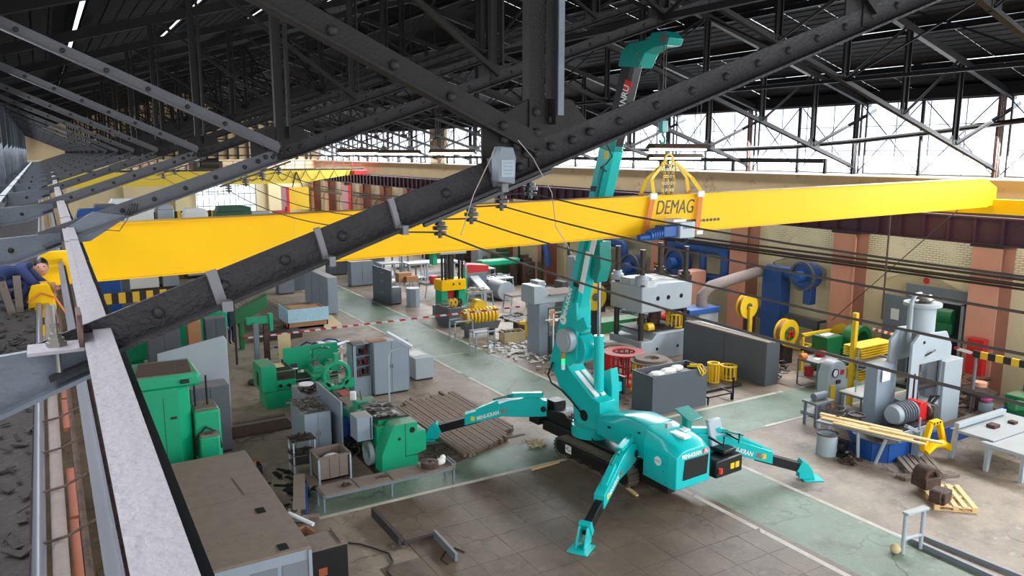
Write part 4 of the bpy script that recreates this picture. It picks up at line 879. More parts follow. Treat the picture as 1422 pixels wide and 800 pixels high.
def clutter(name, label, x0, x1, y0, y1, z, n, cat='scrap', ms='metal_d', s=(0.04,0.16), parent=None, seed=1, hgt=0.06):
    r = random.Random(seed); m = MB()
    for i in range(n):
        x = r.uniform(x0,x1); y = r.uniform(y0,y1); L = r.uniform(*s); a = r.random()*6.28; w = L*r.uniform(0.15,0.5); zz = z+r.random()*hgt
        k = r.random()
        if k < 0.6: m.bar((x,y,zz+0.01),(x+L*math.cos(a),y+L*math.sin(a),zz+0.012+r.random()*0.02),w,0.02+r.random()*0.02)
        elif k < 0.8: m.cyl((x,y,zz),(x,y,zz+0.03+r.random()*0.05),w*0.6+0.01,n=8)
        else: m.cyl((x,y,zz+0.02),(x+L*math.cos(a),y+L*math.sin(a),zz+0.03),0.015,n=6)
    if parent is not None: return obj(name, m, ms, parent, kind='stuff', sm=False)
    o = single(name, label, cat, m, ms, sm=False); o['kind'] = 'stuff'; return o
def cage_ring(name, label, x, y, z, r, h, m, nb=14, hole=0.62, cat='ring', topm=None, plate=0.05, group=None):
    t = thing(name, label, cat, (x,y,z), 0, group)
    obj('top_ring', MB().ring((0,0,0),r,r*hole,h-plate,h,28), topm or m, t); obj('bottom_ring', MB().ring((0,0,0),r*0.96,r*hole,0,plate,28), m, t)
    for i in range(nb):
        a = 2*PI*i/nb; obj('bar', MB().box(-0.02,0.02,-0.03,0.03,plate,h-plate).rot(a).off((r*0.88*math.cos(a),r*0.88*math.sin(a),0)), m, t, sm=False)
    return t
def spool(name, label, loc, r, w, m, hub='orange', ax='y', stand=None, cat='cable reel', group=None):
    t = thing(name, label, cat, loc, 0, group)
    def c(a, b, rr): return MB().cyl((0,a,0),(0,b,0),rr,n=24) if ax == 'y' else MB().cyl((a,0,0),(b,0,0),rr,n=24)
    obj('flange', c(-w/2,-w/2+0.03,r), m, t); obj('flange', c(w/2-0.03,w/2,r), m, t); obj('winding', c(-w/2+0.03,w/2-0.03,r*0.82), hub, t)
    obj('hub_cap', c(-w/2-0.03,-w/2,r*0.3), 'metal', t)
    if stand: obj('stand', MB().box(-0.09,0.09,-0.06 if ax=='y' else -0.06,0.06,-loc[2],0).off((0,-w/2-0.08,0) if ax=='y' else (-w/2-0.08,0,0)), stand, t, bev=0.01)
    return t
def chunk(name, label, cat, ab, m, z=0, group=None, bev=0.01, d=None, z0=0):
    x0,y0,w,dd,h = ab; return single(name, label, cat, B(0,w,0,d or dd,z0,h), m, (x0,y0,z), group=group, bev=bev)

# ---------------- lower left: big cabinet, oven, scrap ----------------
t = thing('plan_cabinet', 'large low grey steel cabinet with dusty brown top at lower left', 'cabinet', (1.95,13.95,0))
obj('body', B(0,1.85,0,5.7,0.05,1.5), 'grey_blue', t, bev=0.01)
for i in range(2): obj('top_sheet', B(-0.01,1.87,0.0+i*2.86,2.84+i*2.86,1.5,1.56), 'wood_old', t, bev=0.006)
for i in range(4):
    y0 = 0.3+i*1.3
    obj('side_panel', B(1.85,1.865,y0,y0+1.0,0.15,1.4), 'grey_m', t, bev=0.004)
obj('post', B(1.8,1.87,-0.04,0.05,0,1.5), 'grey_blue', t, bev=0.004)
for q in (0.1,0.72,1.3): obj('front_panel', B(q,q+0.5,-0.015,0,0.1,1.3), 'grey_m', t, bev=0.004)
for y in (1.9,0.1): obj('lifting_slot', MB().box(1.3,1.48,y,y+0.25,1.56,1.575), 'black', t)
single('loose_sheet', 'pale loose metal sheet lying on the big low cabinet', 'sheet', B(-0.22,0.22,-0.55,0.55,0,0.012), 'wood_old', (3.42,17.5,1.565), 0.05)
E_ = thing('black_oven', 'black steel box with brown dusty lid beside the big low cabinet', 'box', (4.0,14.85,0))
obj('body', B(0,0.83,0,0.75,0,0.92), 'black', E_, bev=0.01); obj('lid', B(-0.01,0.84,0,0.72,0.92,0.95), 'wood_old', E_, bev=0.006); obj('lid_strip', B(0.7,0.8,0.05,0.8,0.95,0.98), 'wood_old', E_, bev=0.004)
obj('sticker', MB().box(0.2,0.38,-0.008,0,0.35,0.52), 'orange', E_, sm=False); obj('sticker', MB().box(0.62,0.75,-0.008,0,0.15,0.2), 'white', E_, sm=False)
single('carton', 'open brown carton wedged behind the black box', 'carton', MB().box(0,0.5,0,0.02,0,0.5).box(0,0.5,0.5,0.52,0,0.5).box(0,0.02,0,0.52,0,0.5).box(0.48,0.5,0,0.52,0,0.5).box(0,0.5,0,0.52,0,0.02), 'card', (4.0,15.75,0.3), 0.2, sm=False)
clutter('offcuts', 'heap of wooden and metal offcuts beside the big low cabinet', 3.95,4.7,16.3,18.2,0.0,110,'offcuts','wood_old',(0.15,0.5),seed=3,hgt=0.5)
single('white_tube', 'short white plastic tube lying on the offcut heap', 'tube', MB().cyl((4.3,17.5,0.62),(4.7,16.9,0.5),0.05), 'white')
# long bench along the crossing
bx = (5.36,18.31)
t = table('long_bench', 'long low grey bench beside the green crossing in front of the lathes', 5.36,18.31,3.75,0.62,0.48,'wood_old','grey_m',0.05,cat='bench')
for i in range(4): obj('top_board', B(0.05+i*0.93,0.93+i*0.93,0.0,0.62,0.48,0.50), 'wood_old', t, bev=0.004)
obj('leg', B(1.85,1.9,0.02,0.07,0,0.45), 'grey_m', t)
w_ = thing('cast_wheel', 'rusty cast chuck with holes lying on the long low bench', 'wheel', (8.45,18.6,0.5)); obj('disc', MB().ring((0,0,0),0.24,0.06,0,0.16,24), 'rust', w_, bev=0.008)
for i in range(5): a = 2*PI*i/5; obj('pocket', MB().cyl((0.15*math.cos(a),0.15*math.sin(a),0.155),(0.15*math.cos(a),0.15*math.sin(a),0.165),0.045,n=10), 'black', w_)
single('crumpled_rag', 'crumpled pale rag on the right end of the long bench', 'rag', MB().ball((0,0,0.08),0.16,0.12,0.1,9,6).ball((0.12,0.1,0.1),0.1,0.08,0.13,7,5), 'paper', (8.8,18.65,0.48))
single('iron_plate_scrap', 'small rusty clamp plates on the left end of the long bench', 'clamp', MB().box(0,0.24,0,0.12,0,0.04).box(0.05,0.12,-0.05,0.16,0.04,0.07).cyl((0.17,0.05,0.04),(0.17,0.05,0.09),0.03), 'rust', (5.95,18.5,0.5))
single('iron_hook', 'small iron hook in the middle of the long bench', 'hook', MB().tube([(0,0,0.03),(0.15,0.02,0.03),(0.3,-0.02,0.03),(0.36,0.04,0.03)],0.03), 'rust', (6.9,18.6,0.5))
single('channel_beam', 'short steel channel on the right end of the long bench', 'channel', MB().box(0,0.12,0,0.5,0,0.05).box(0,0.02,0,0.5,0.05,0.09).box(0.1,0.12,0,0.5,0.05,0.09), 'grey_m', (9.0,18.35,0.5), sm=False)
# waste bin, blue chute, tool stand
t = thing('scrap_bin', 'rusty plank-sided scrap bin on a light frame next to the long bench', 'bin', (5.83,20.1,0))
m = MB(); W, D, Hh = 0.85, 0.75, 0.72
obj('front', B(0,W,0,0.03,0.08,Hh), 'wood_old', t); obj('back', B(0,W,D-0.03,D,0.08,Hh), 'wood_old', t); obj('side', B(0,0.03,0,D,0.08,Hh), 'wood_old', t); obj('side', B(W-0.03,W,0,D,0.08,Hh), 'wood_old', t); obj('floor_plate', B(0,W,0,D,0.08,0.12), 'wood_old', t)
obj('rim', MB().box(-0.04,W+0.04,-0.05,0.02,Hh,Hh+0.06).box(-0.04,W+0.04,D-0.02,D+0.05,Hh,Hh+0.06).box(-0.05,0.02,-0.04,D+0.04,Hh,Hh+0.06).box(W-0.02,W+0.05,-0.04,D+0.04,Hh,Hh+0.06), 'wood_old', t, bev=0.006)
for a, b in ((-0.04,-0.05),(W,-0.05),(-0.04,D),(W,D)): obj('leg', B(a,a+0.05,b,b+0.05,0,Hh), 'grey_l', t)
for q in (0.28,0.56): obj('batten', B(q,q+0.012,-0.006,0,0.1,Hh), 'rust', t)
obj('contents', MB().ball((W*0.55,D*0.5,Hh-0.12),0.25,0.18,0.08,9,5), 'paper', t, kind='stuff')
single('blue_chute', 'blue sheet leaning board with grey dusty face left of the long bench', 'board', MB().bar((0,0,0.2),(0.45,1.5,0.2),0.04,0.4), 'blue_d', (4.85,18.0,0))
single('leaning_plank', 'grey plank leaning towards the scrap bin over the blue board', 'plank', MB().bar((4.68,18.0,0.42),(5.25,20.0,0.46),0.3,0.03), 'wood_old', sm=False)
t = thing('tool_stand', 'narrow metal stand with loose tools on its upper shelf by the tool cabinets', 'stand', (5.35,20.9,0))
for a in (0,0.6):
    for b in (0,0.5): obj('leg', B(a,a+0.035,b,b+0.035,0,1.05), 'grey_l', t)
for z in (0.35,0.62,1.03): obj('shelf', B(-0.02,0.66,-0.02,0.56,z,z+0.02), 'metal_d', t)
clutter('tools', '', -0.02,0.55,0,0.45,1.05,26,parent=t,seed=4,ms='metal_d'); clutter('tools', '', -0.02,0.6,0,0.45,0.64,20,parent=t,seed=5)
clutter('iron_scrap', 'black iron bars and brackets lying left of the tool stand', 4.6,5.5,19.2,21.2,0.0,26,'scrap','black',(0.2,0.6),seed=6,hgt=0.15)
t = cabinet('tool_cabinet', 'open light grey tool cabinet piled with steel tools in front of the small lathe', (6.0,22.0,0.8,0,1.4), 'grey_blue', 2, d=1.5)
clutter('tools', '', 0,0.65,0.05,1.35,1.41,120,parent=t,seed=7,ms='metal',s=(0.06,0.3),hgt=0.1)
t2_ = cabinet('tool_cabinet', 'narrower grey tool cabinet behind the open one, a white lid on its tools', (6.5,23.7,0.85,0,1.4), 'grey_blue', 2, d=1.5)
clutter('tools', '', 0.05,0.7,0.05,1.2,1.41,70,parent=t2_,seed=8,ms='metal_d',s=(0.06,0.25),hgt=0.08)
single('white_tray', 'round white lid lying on the rear tool cabinet', 'lid', MB().cyl((0,0,0),(0,0,0.04),0.24,n=20), 'white', (6.85,24.7,1.5))
single('standing_panel', 'tall thin grey steel panel standing right of the tool cabinet', 'panel', B(0,0.05,0,2.4,0,1.75).rot(-0.0), 'grey_blue', (6.98,21.6,0), bev=0.006)
single('blue_drum', 'blue drum standing behind the thin grey panel', 'drum', MB().cyl((0,0,0),(0,0,0.9),0.28,n=20), 'blue_d', (7.35,22.5,0), bev=0.01)
# ---------------- big green lathe along the hall ----------------
t = thing('long_lathe', 'long green lathe running away from the bench, its cover plate towards the camera', 'lathe', (7.5,19.75,0))
hdp = [(0,0.06),(0.02,0.62),(0.35,1.34),(0.42,1.42),(1.12,1.42),(1.12,1.12),(1.22,1.14),(1.38,1.12),(1.38,0.52),(1.12,0.46),(1.12,0.06)]
obj('headstock_cover', MB().prism(hdp,'y',0,0.55), 'green', t, bev=0.02)
obj('door_seam', MB().box(0.73,0.745,-0.004,0,0.42,1.42).box(0.745,1.12,-0.004,0,0.44,0.455), 'black', t, sm=False)
obj('round_hole', MB().cyl((0.95,-0.006,1.2),(0.95,0.02,1.2),0.085,n=20), 'black', t); obj('round_hole', MB().cyl((0.55,-0.006,1.0),(0.55,0.02,1.0),0.045,n=16), 'black', t)
obj('headstock', MB().box(0.1,1.1,0.55,2.4,0.05,1.25).box(0.2,1.0,0.7,2.2,1.25,1.42), 'green', t, bev=0.02)
obj('top_tray', B(0.15,1.05,0.6,2.2,1.42,1.45), 'metal_d', t, bev=0.01); clutter('tools', '', 0.25,0.85,0.7,2.0,1.45,40,parent=t,seed=9,ms='metal',s=(0.1,0.35))
obj('base_plinth', B(-0.12,1.2,-0.1,2.4,0,0.06), 'metal_d', t)
eb_ = obj('electric_box', B(-0.42,0.05,0.75,1.35,0.85,1.55), 'grey_blue', t, bev=0.008, label='light grey electrical box'); obj('box_gap', B(-0.03,-0.0,0.742,0.75,0.88,1.52), 'black', eb_)
obj('gear_cover', MB().ring((-0.05,0.9,0.4),0.36,0.24,-0.06,0.06,24,'x'), 'grey_l', t)
bd = obj('bed', B(0.2,0.95,2.4,6.7,0.75,0.95), 'green', t, bev=0.01)
bedside = MB()
bedside.box(0.2,0.26,2.4,6.7,0.1,0.25)
for i in range(7): bedside.box(0.2,0.26,2.4+i*0.69,2.6+i*0.69,0.25,0.75)
obj('ribbed_side', bedside, 'green', t, bev=0.01)
obj('bed_core', B(0.4,0.8,2.4,6.7,0,0.75), 'black', t)
for q in (0.32,0.8): obj('guideway', B(q,q+0.08,2.4,6.6,0.95,1.0), 'metal', t)
obj('red_guard', B(0.45,0.78,4.6,5.3,1.0,1.03), 'red_dirty', t); obj('wooden_board', B(0.25,0.95,3.5,4.5,1.0,1.04), 'wood_old', t, bev=0.004)
cg = obj('carriage', MB().box(0.0,1.1,2.6,3.3,0.6,1.12).box(0.3,0.9,2.7,3.2,1.12,1.35), 'green', t, bev=0.02); obj('handwheel', MB().ring((0,3,0.85),0.16,0.12,-0.18,-0.14,20,'x'), 'chrome', cg); obj('lever', MB().cyl((0.5,2.9,1.35),(0.35,2.6,1.75),0.02,n=6), 'metal', cg); obj('white_can', MB().cyl((0.3,3.1,1.35),(0.3,3.1,1.6),0.1,n=14), 'white', cg)
sr = obj('steady_rest', MB().ring((0.58,5.6,1.5),0.5,0.37,-0.12,0.12,28,'y').box(0.5,0.66,5.5,5.7,1.95,2.25).box(-0.05,0.35,5.48,5.72,1.0,1.3).box(0.82,1.2,5.48,5.72,1.0,1.3), 'green', t, bev=0.02)
for a in (0.5, 2.6, 4.7): obj('roller_arm', MB().bar((0.58+0.4*math.cos(a),5.6,1.5+0.4*math.sin(a)),(0.58+0.2*math.cos(a),5.6,1.5+0.2*math.sin(a)),0.08,0.08,(0,1,0)), 'metal', sr)
obj('rear_stand', MB().box(0.1,1.05,6.2,6.8,0,1.0), 'green', t, bev=0.02)
obj('dark_bucket', MB().cyl((-0.2,4.3,0.9),(-0.05,4.9,0.85),0.17,n=14), 'metal_d', t)
clutter('swarf', 'dark heap of coiled steel swarf under the long green lathe', 7.0,7.6,21.6,23.6,0.0,200,'swarf','metal_d',(0.08,0.3),seed=10,hgt=0.4)
single('triangle_frame', 'rusty bent frame lying by the long green lathe', 'frame', MB().tube([(7.05,22.4,0.1),(7.5,22.0,0.6),(7.45,21.4,0.2),(7.1,21.2,0.1),(7.05,22.4,0.1)],0.03,6), 'rust')
clutter('oily_dirt', 'patch of dark oily dirt and bits right of the green lathe cover', 9.1,10.6,19.9,20.9,0.0,90,'dirt','dirt',(0.08,0.3),seed=11,hgt=0.04)
single('dirt_patch', 'dark earth patch beside the green lathe cover', 'dirt', MB().cyl((9.7,20.4,0.0),(9.7,20.4,0.03),0.9,0.6,n=20), 'dirt')['kind']='stuff'
single('lamp_stand', 'angled work lamp on a bent tube above the long lathe', 'lamp', MB().tube([(8.55,21.7,1.4),(8.55,21.7,2.9),(8.6,21.7,3.05),(9.2,21.6,3.2)],0.03,8).bar((8.6,21.9,3.6),(9.25,21.5,3.15),0.22,0.08), 'grey_l')
# ---------------- small green lathe ----------------
t = thing('small_lathe', 'short green lathe with tall green splash guard behind the tool cabinets', 'lathe', (6.1,27.3,0))
obj('pedestal', B(0.05,1.15,0,1.1,0.0,0.62), 'green', t, bev=0.02); obj('pedestal_door', B(0.45,0.95,-0.012,0,0.12,0.48), 'green', t, bev=0.006)
obj('headstock', MB().box(0,1.1,-0.03,1.1,0.64,1.32), 'green', t, bev=0.03); obj('gear_cover', MB().box(-0.12,0.42,-0.06,1.15,0.64,1.58), 'green', t, bev=0.02); obj('louvre', B(-0.13,-0.12,0.3,0.62,0.8,1.3), 'black', t)
obj('dark_panel', B(0.44,1.08,-0.04,-0.03,1.02,1.32), 'metal_d', t); 
for x, z in ((0.55,0.82),(0.85,0.8)): obj('knob', MB().cyl((x,-0.12,z),(x,-0.03,z),0.06,n=12), 'black', t)
for x in (0.55,0.7,0.85): obj('lever', MB().cyl((x,-0.1,1.12),(x+0.03,-0.12,1.2),0.018,n=6), 'chrome', t)
obj('top_plate', MB().box(0.05,1.0,0.1,1.0,1.34,1.38), 'metal_d', t); obj('yellow_tray', MB().box(0.35,0.8,0.3,0.8,1.4,1.44), 'ply', t)
obj('bed', B(1.1,2.75,0.25,0.85,0.7,0.95), 'metal_d', t, bev=0.01)
for z in (0.75,0.88,1.0): obj('shaft', MB().cyl((1.1,0.1,z-0.1),(2.7,0.1,z-0.1),0.03,n=8), 'metal', t)
obj('chuck', MB().cyl((1.1,0.55,1.22),(1.3,0.55,1.22),0.18,n=18), 'chrome', t); 
cg = obj('carriage', MB().box(1.7,2.35,-0.05,1.0,0.55,1.02).box(1.8,2.2,0.2,0.8,1.02,1.25), 'green', t, bev=0.02); obj('handwheel', MB().ring((2.0,-0.1,0.8),0.15,0.11,-0.03,0.03,20,'y'), 'chrome', cg); obj('tool_post', MB().box(1.9,2.1,0.4,0.6,1.25,1.42).cyl((2.0,0.5,1.42),(2.15,0.45,1.65),0.02), 'metal', cg)
obj('tailstock', MB().box(2.5,2.85,0.3,0.8,0.95,1.35).cyl((2.35,0.55,1.22),(2.9,0.55,1.22),0.09), 'green', t, bev=0.02); obj('tail_pedestal', B(2.3,2.95,0.05,0.95,0,0.7), 'green', t, bev=0.02); obj('chip_tray', B(1.15,2.35,0,1.0,0.25,0.35), 'green', t, bev=0.01)
for i in range(2): obj('splash_guard', B(1.0+i*1.05,2.03+i*1.05,1.2,1.24,0.95,1.85), 'green', t, bev=0.006)
obj('work_lamp', MB().tube([(2.0,0.9,1.4),(2.0,0.8,1.8),(2.3,0.5,1.9)],0.02,6).bar((2.2,0.5,1.9),(2.5,0.4,1.85),0.1,0.06), 'chrome', t)
single('floor_plate', 'rusty steel plate lying on the floor in front of the small lathe', 'plate', B(0,2.6,0,1.0,0,0.05), 'rust', (3.9,24.9,0), 0.02, bev=0.01)
single('floor_plank', 'long thin plank lying left of the small lathe', 'plank', B(0,3.3,0,0.2,0,0.08), 'wood_old', (3.2,26.2,0), 0.03)
# wardrobes
t = thing('shelf_cabinet', 'open grey cabinet with jars on three shelves left of the closed double cabinet', 'cabinet', (9.25,27.0,0))
W, D, Hh = 0.72, 0.62, 2.02
obj('carcass', MB().box(0,0.02,0,D,0,Hh).box(W-0.02,W,0,D,0,Hh).box(0,W,D-0.02,D,0,Hh).box(0,W,0,D,Hh-0.02,Hh).box(0,W,0,D,0,0.08).box(0,0.14,0,0.02,0,Hh), 'grey_blue', t, sm=False)
for z in (0.75,1.15,1.55): obj('shelf', B(0.02,W-0.02,0.02,D,z,z+0.02), 'grey_blue', t)
obj('kick_door', B(0.14,W,0,0.02,0.08,0.75), 'grey_blue', t)
r_ = random.Random(2)
for z in (0.77,1.17,1.57):
    for i in range(5): o = obj('jar', MB().cyl((0.2+i*0.1,0.2+r_.random()*0.2,z),(0.2+i*0.1,0.2+r_.random()*0.05+0.1,z+0.12+r_.random()*0.1),0.04,n=8), r_.choice(['metal_d','metal','orange','red_dirty','black']), t)
obj('top_clutter', MB().box(0.05,0.5,0.1,0.5,Hh,Hh+0.04), 'wood_old', t)
cabinet('double_cabinet', 'closed light grey double-door cabinet standing right of the open shelf cabinet', (9.98,26.75,1.38,0.55,2.05), 'grey_blue', 2)
single('leaning_door', 'narrow grey cabinet door leaning behind the closed double cabinet', 'door panel', B(0,0.25,0,0.03,0,1.7), 'grey_m', (11.42,27.4,0), bev=0.004)
t = cabinet('low_cabinet', 'low light grey cabinet with papers on top beside the green aisle', (12.1,27.8,0.8,0,0.92), 'grey_l', 1, d=1.5, handles=False)
single('paper_sheet', 'white paper sheet on the low light grey cabinet', 'paper', B(0,0.6,0,0.8,0,0.006), 'paper', (12.2,28.2,0.925), 0.1)
single('cardboard_lid', 'flat brown cardboard on top of the closed double cabinet', 'cardboard', B(0,0.7,0,0.4,0,0.02), 'card', (9.9,26.9,2.06), 0.1)
# long bars on the floor
t = thing('bar_stack', 'flat stack of long brown steel bars lying between the lathe and the crane', 'bar stack', (10.1,19.9,0))
for i in range(20):
    r_.seed(i+40); x = i*0.128; L = 5.6+0.5*r_.random()-(0.6 if i < 3 else 0)-0.07*i; y0 = 0.055*i-0.35+0.25*r_.random()
    if i > 15: y0 += 0.3
    obj('bar', B(x,x+0.105,y0,y0+L,0.02,0.12+0.02*r_.random()), 'bars', t, sm=False)
obj('timber_bearer', B(-0.1,2.6,0.6,0.7,0,0.02), 'wood_old', t); obj('timber_bearer', B(-0.1,2.5,4.2,4.3,0,0.02), 'wood_old', t)
clutter('paint_chips', 'torn brown packing shreds on the floor behind the crane track', 12.3,12.9,19.4,19.9,0.0,30,'shreds','ply',(0.08,0.25),seed=13,hgt=0.05)
for i, (a, b) in enumerate((((11.328, 17.925, 0.000),(12.329, 18.004, 0.000)),((12.969, 15.911, 0.000),(12.828, 15.036, 0.000)))):
    single('timber_lath', ['fresh timber lath on the floor left of the crane track','thin timber lath under the crane body'][i], 'lath', MB().bar((a[0],a[1],0.04),(b[0],b[1],0.04),0.08,0.05), 'wood', sm=False)
# scrap plates on the dark slabs
a, b = (6.396, 17.558, 0.000), (6.402, 15.813, 0.000)
single('steel_slab', 'narrow grey steel slab leaning low on the brown floor, left of two', 'slab', MB().bar((a[0],a[1],0.12),(b[0],b[1],0.12),0.09,0.24), 'debris', sm=False)
a, b = (7.254, 15.747, 0.000), (7.201, 14.507, 0.000)
single('steel_slab', 'shorter grey steel slab on the brown floor, right of two', 'slab', MB().bar((a[0],a[1],0.1),(b[0],b[1],0.1),0.07,0.2), 'grey_m', sm=False)
a, b = (6.473, 15.811, 0.000), (7.285, 15.811, 0.000)
single('steel_bar', 'grey bar lying between the two steel slabs', 'bar', MB().bar((a[0],a[1],0.04),(b[0],b[1],0.04),0.1,0.08), 'debris', sm=False)
cp = [(5.373, 16.545, 0.000), (5.609, 16.325, 0.000), (5.824, 15.963, 0.000), (6.022, 15.579, 0.000), (5.961, 15.173, 0.000), (5.703, 14.869, 0.000), (5.708, 14.594, 0.000)]
single('floor_cable', 'thin black cable curving over the floor from the black box', 'cable', MB().tube([(p[0],p[1],0.025) for p in cp],0.02,6), 'hose')
cp = [(7.229, 14.563, 0.000), (6.967, 14.467, 0.000), (6.924, 14.745, 0.000), (7.148, 14.984, 0.000), (7.434, 15.043, 0.000), (7.529, 14.757, 0.000)]
single('floor_wire', 'small loop of wire beside the right steel slab', 'wire', MB().tube([(p[0],p[1],0.02) for p in cp],0.013,6), 'hose')
# ---------------- left: green cabinets machine ----------------
t = thing('vertical_machine', 'tall green machine cabinet with dished rusty top behind the light grey beam', 'machine', (1.65,20.8,0))
obj('column', MB().prism([(0,0),(0.85,0),(1.15,0.25),(1.15,1.5),(0,1.5)],'z',0.0,3.2), 'green', t, bev=0.04)
obj('seam', MB().box(0.48,0.49,-0.006,0,0.1,2.9), 'black', t, sm=False)
obj('upper_hood', MB().box(-0.2,1.4,-0.05,1.7,3.1,3.45), 'green', t, bev=0.08); obj('dished_top', MB().prism([(-0.1,0.2),(1.2,0.1),(1.3,1.4),(0.1,1.5)],'z',3.44,3.47), 'rust', t)
obj('side_knob', MB().box(0.9,1.12,-0.12,-0.05,3.22,3.32), 'black', t, bev=0.02); obj('name_plate', B(0.62,0.78,-0.008,0,2.3,2.36), 'black', t)
t = thing('machine_cabinet', 'smaller green machine box with rounded cover right of the tall green cabinet', 'machine', (2.75,20.9,0))
obj('body', B(0.1,0.75,0,0.9,0,2.35), 'green', t, bev=0.05); obj('front_cover', B(0.15,0.65,-0.35,0.0,0.1,1.75), 'green', t, bev=0.05); obj('cover_top', B(0.17,0.63,-0.34,0.0,1.75,1.8), 'wood_old', t, bev=0.01); obj('slot', B(0.3,0.48,-0.25,-0.2,1.8,1.81), 'black', t)
obj('cap', B(0.15,0.7,0.1,0.85,2.35,2.4), 'wood_old', t, bev=0.01); obj('hose_arc', MB().tube([(0.1,-0.05,1.2),(0.1,-0.1,1.7),(0.35,-0.1,1.95),(0.65,-0.1,1.75),(0.72,-0.05,1.3)],0.03), 'hose', t)
for x in (0.2,0.5): obj('guide_rod', MB().cyl((x,0.4,2.4),(x,0.4,3.2),0.025,n=8), 'black', t)
cabinet('locker', 'dark slate locker with tools on top behind the smaller green machine', (3.2,23.9,1.1,0,2.1), 'grey_d', 2, d=0.8)
t = thing('tall_screen', 'tall pale grey rounded steel screen behind the slate locker', 'screen', (2.6,26.0,0))
obj('panel', MB().prism([(0,0),(2.1,0),(2.1,3.0),(2.0,3.15),(0,2.8)],'y',0,0.08), 'grey_l', t, bev=0.02); obj('foot', B(0,2.0,-0.1,0.2,0,0.06), 'grey_m', t)
single('blue_vice_box', 'small dark box with orange and green tools on the floor by the green machine', 'box', MB().box(0,0.5,0,0.4,0,0.35), 'black', (4.1,21.4,0), bev=0.01)
single('orange_tool', 'orange handled tool lying on the small dark box', 'tool', MB().bar((4.15,21.5,0.38),(4.5,21.75,0.4),0.05,0.05).cyl((4.4,21.5,0.37),(4.4,21.5,0.5),0.06), 'orange')
single('wire_coil', 'flat coil of hose on the floor beside the big low cabinet', 'hose', MB().tube([(3.6+0.35*math.cos(a*0.6),20.0+0.3*math.sin(a*0.6),0.05+a*0.004) for a in range(40)],0.03,6), 'insul')
single('green_sheet', 'crumpled green sheet on the floor behind the big low cabinet', 'sheet', MB().quad((3.6,18.9,0.05),(4.3,18.6,0.1),(4.4,19.1,0.03),(3.8,19.4,0.12),0.01), 'green_d')
# machine row at left far: press brake with hazard rail
t = thing('guillotine_shear', 'large green shear machine with a rounded bed behind the nearest truss chord', 'machine', (2.2,35.0,0))
obj('bed', MB().prism([(0.2,0.4),(4.0,0.8),(4.2,1.4),(4.2,3.0),(0.0,2.4),(0.0,1.3)],'y',0,0.9), 'green', t, bev=0.05); obj('top_table', B(-0.1,0.5,0.2,0.9,2.4,2.46), 'metal_d', t, bev=0.01); obj('foot', B(0.3,0.8,0.1,0.8,0,0.5), 'green', t); obj('foot', B(3.2,3.8,0.1,0.8,0,0.8), 'green', t); obj('seam', B(1.5,1.52,-0.006,0,0.7,1.85), 'black', t)
t = thing('hazard_barrier', 'yellow and black striped guard rail above the green shear', 'barrier', (1.68,34.0,3.12))
obj('striped_rail', B(0,4.9,0,0.06,0,0.42), 'hazard', t, sm=False); 
for x in (0.1,2.5,4.8): obj('post', B(x,x+0.08,0.06,0.14,-3.12,0.42), 'metal_d', t)
for i, (x, y, w, d, h, m, lab) in enumerate((
    (3.0,33.0,1.2,0.6,2.3,'grey_d','slate grey cabinet behind the green shear, left one'),
    (4.5,33.0,0.5,0.6,2.3,'card','stack of cartons on a pallet behind the green shear'),
    (5.2,33.2,0.8,0.6,2.3,'grey_d','slate grey cabinet behind the green shear, right one'),
    (4.9,40.2,1.5,0.9,2.1,'grey_d','two-door slate cabinet beyond the striped guard rail'),
    (2.0,42.0,2.2,1.0,1.9,'wood_old','long crate with boards on top beyond the striped guard rail'),
    (1.6,45.5,1.2,0.8,2.4,'white','white cabinet with red mark under the yellow girder'))):
    if m == 'grey_d': cabinet('far_cabinet', lab, (x,y,w,0,h), m, 2, d=d)
    else: chunk('stacked_crate' if m != 'white' else 'white_cabinet', lab, 'crate' if m != 'white' else 'cabinet', (x,y,w,d,h), m)
single('red_mark', 'red slanting mark standing against the white cabinet', 'panel', MB().prism([(0.3,1.2),(0.5,1.2),(0.3,2.0),(0.1,2.0)],'y',-0.04,-0.01), 'red', (1.7,45.5,0))
single('white_board_stack', 'stack of white boards beyond the striped guard rail', 'boards', MB().box(0,3.2,0,0.6,1.9,2.0).box(0.1,3.0,0.05,0.55,2.0,2.1), 'white', (2.1,42.1,0), sm=False)
single('milling_machine', 'small green milling machine beyond the slate cabinet', 'machine', MB().box(0,0.5,0,0.5,0,1.6).box(-0.3,0.9,-0.1,0.6,1.0,1.25).cyl((0.25,0.2,1.5),(0.25,0.2,2.1),0.2), 'green', (7.3,42.5,0), bev=0.02)
single('green_box_rail', 'dark green slanted machine cover at the end of the striped rail', 'machine', MB().prism([(0,1.2),(1.5,1.9),(1.5,2.5),(0,1.8)],'y',0,0.5).box(0.2,0.4,0.1,0.4,0,1.4), 'green_d', (7.0,36.5,0), bev=0.02)
for i in range(6):
    single('pipe_coupling', 'grey pipe flange in the row under the yellow girder, %s from the left' % ORD0[i], 'flange', MB().ring((6.7+i*0.6,47.5+i*0.3,0.5),0.35,0.2,-0.2,0.2,16,'y'), 'metal_d', group='row of pipe flanges under the girder')
t = thing('column_machine', 'green machine post with a paper board at left of the hall', 'machine', (6.6,30.8,0))
obj('column', B(0,0.18,0,0.2,0,2.4), 'grey_m', t); obj('rust_column', B(0.4,0.6,0.1,0.3,0,2.3), 'rust', t); obj('green_arm', MB().box(-0.2,0.7,0.3,0.5,2.3,2.6).box(0.65,0.8,0.2,0.5,2.0,2.7), 'green', t, bev=0.02); obj('foot_disc', MB().cyl((0.1,0,0),(0.1,0,0.1),0.45,n=18), 'metal_d', t)
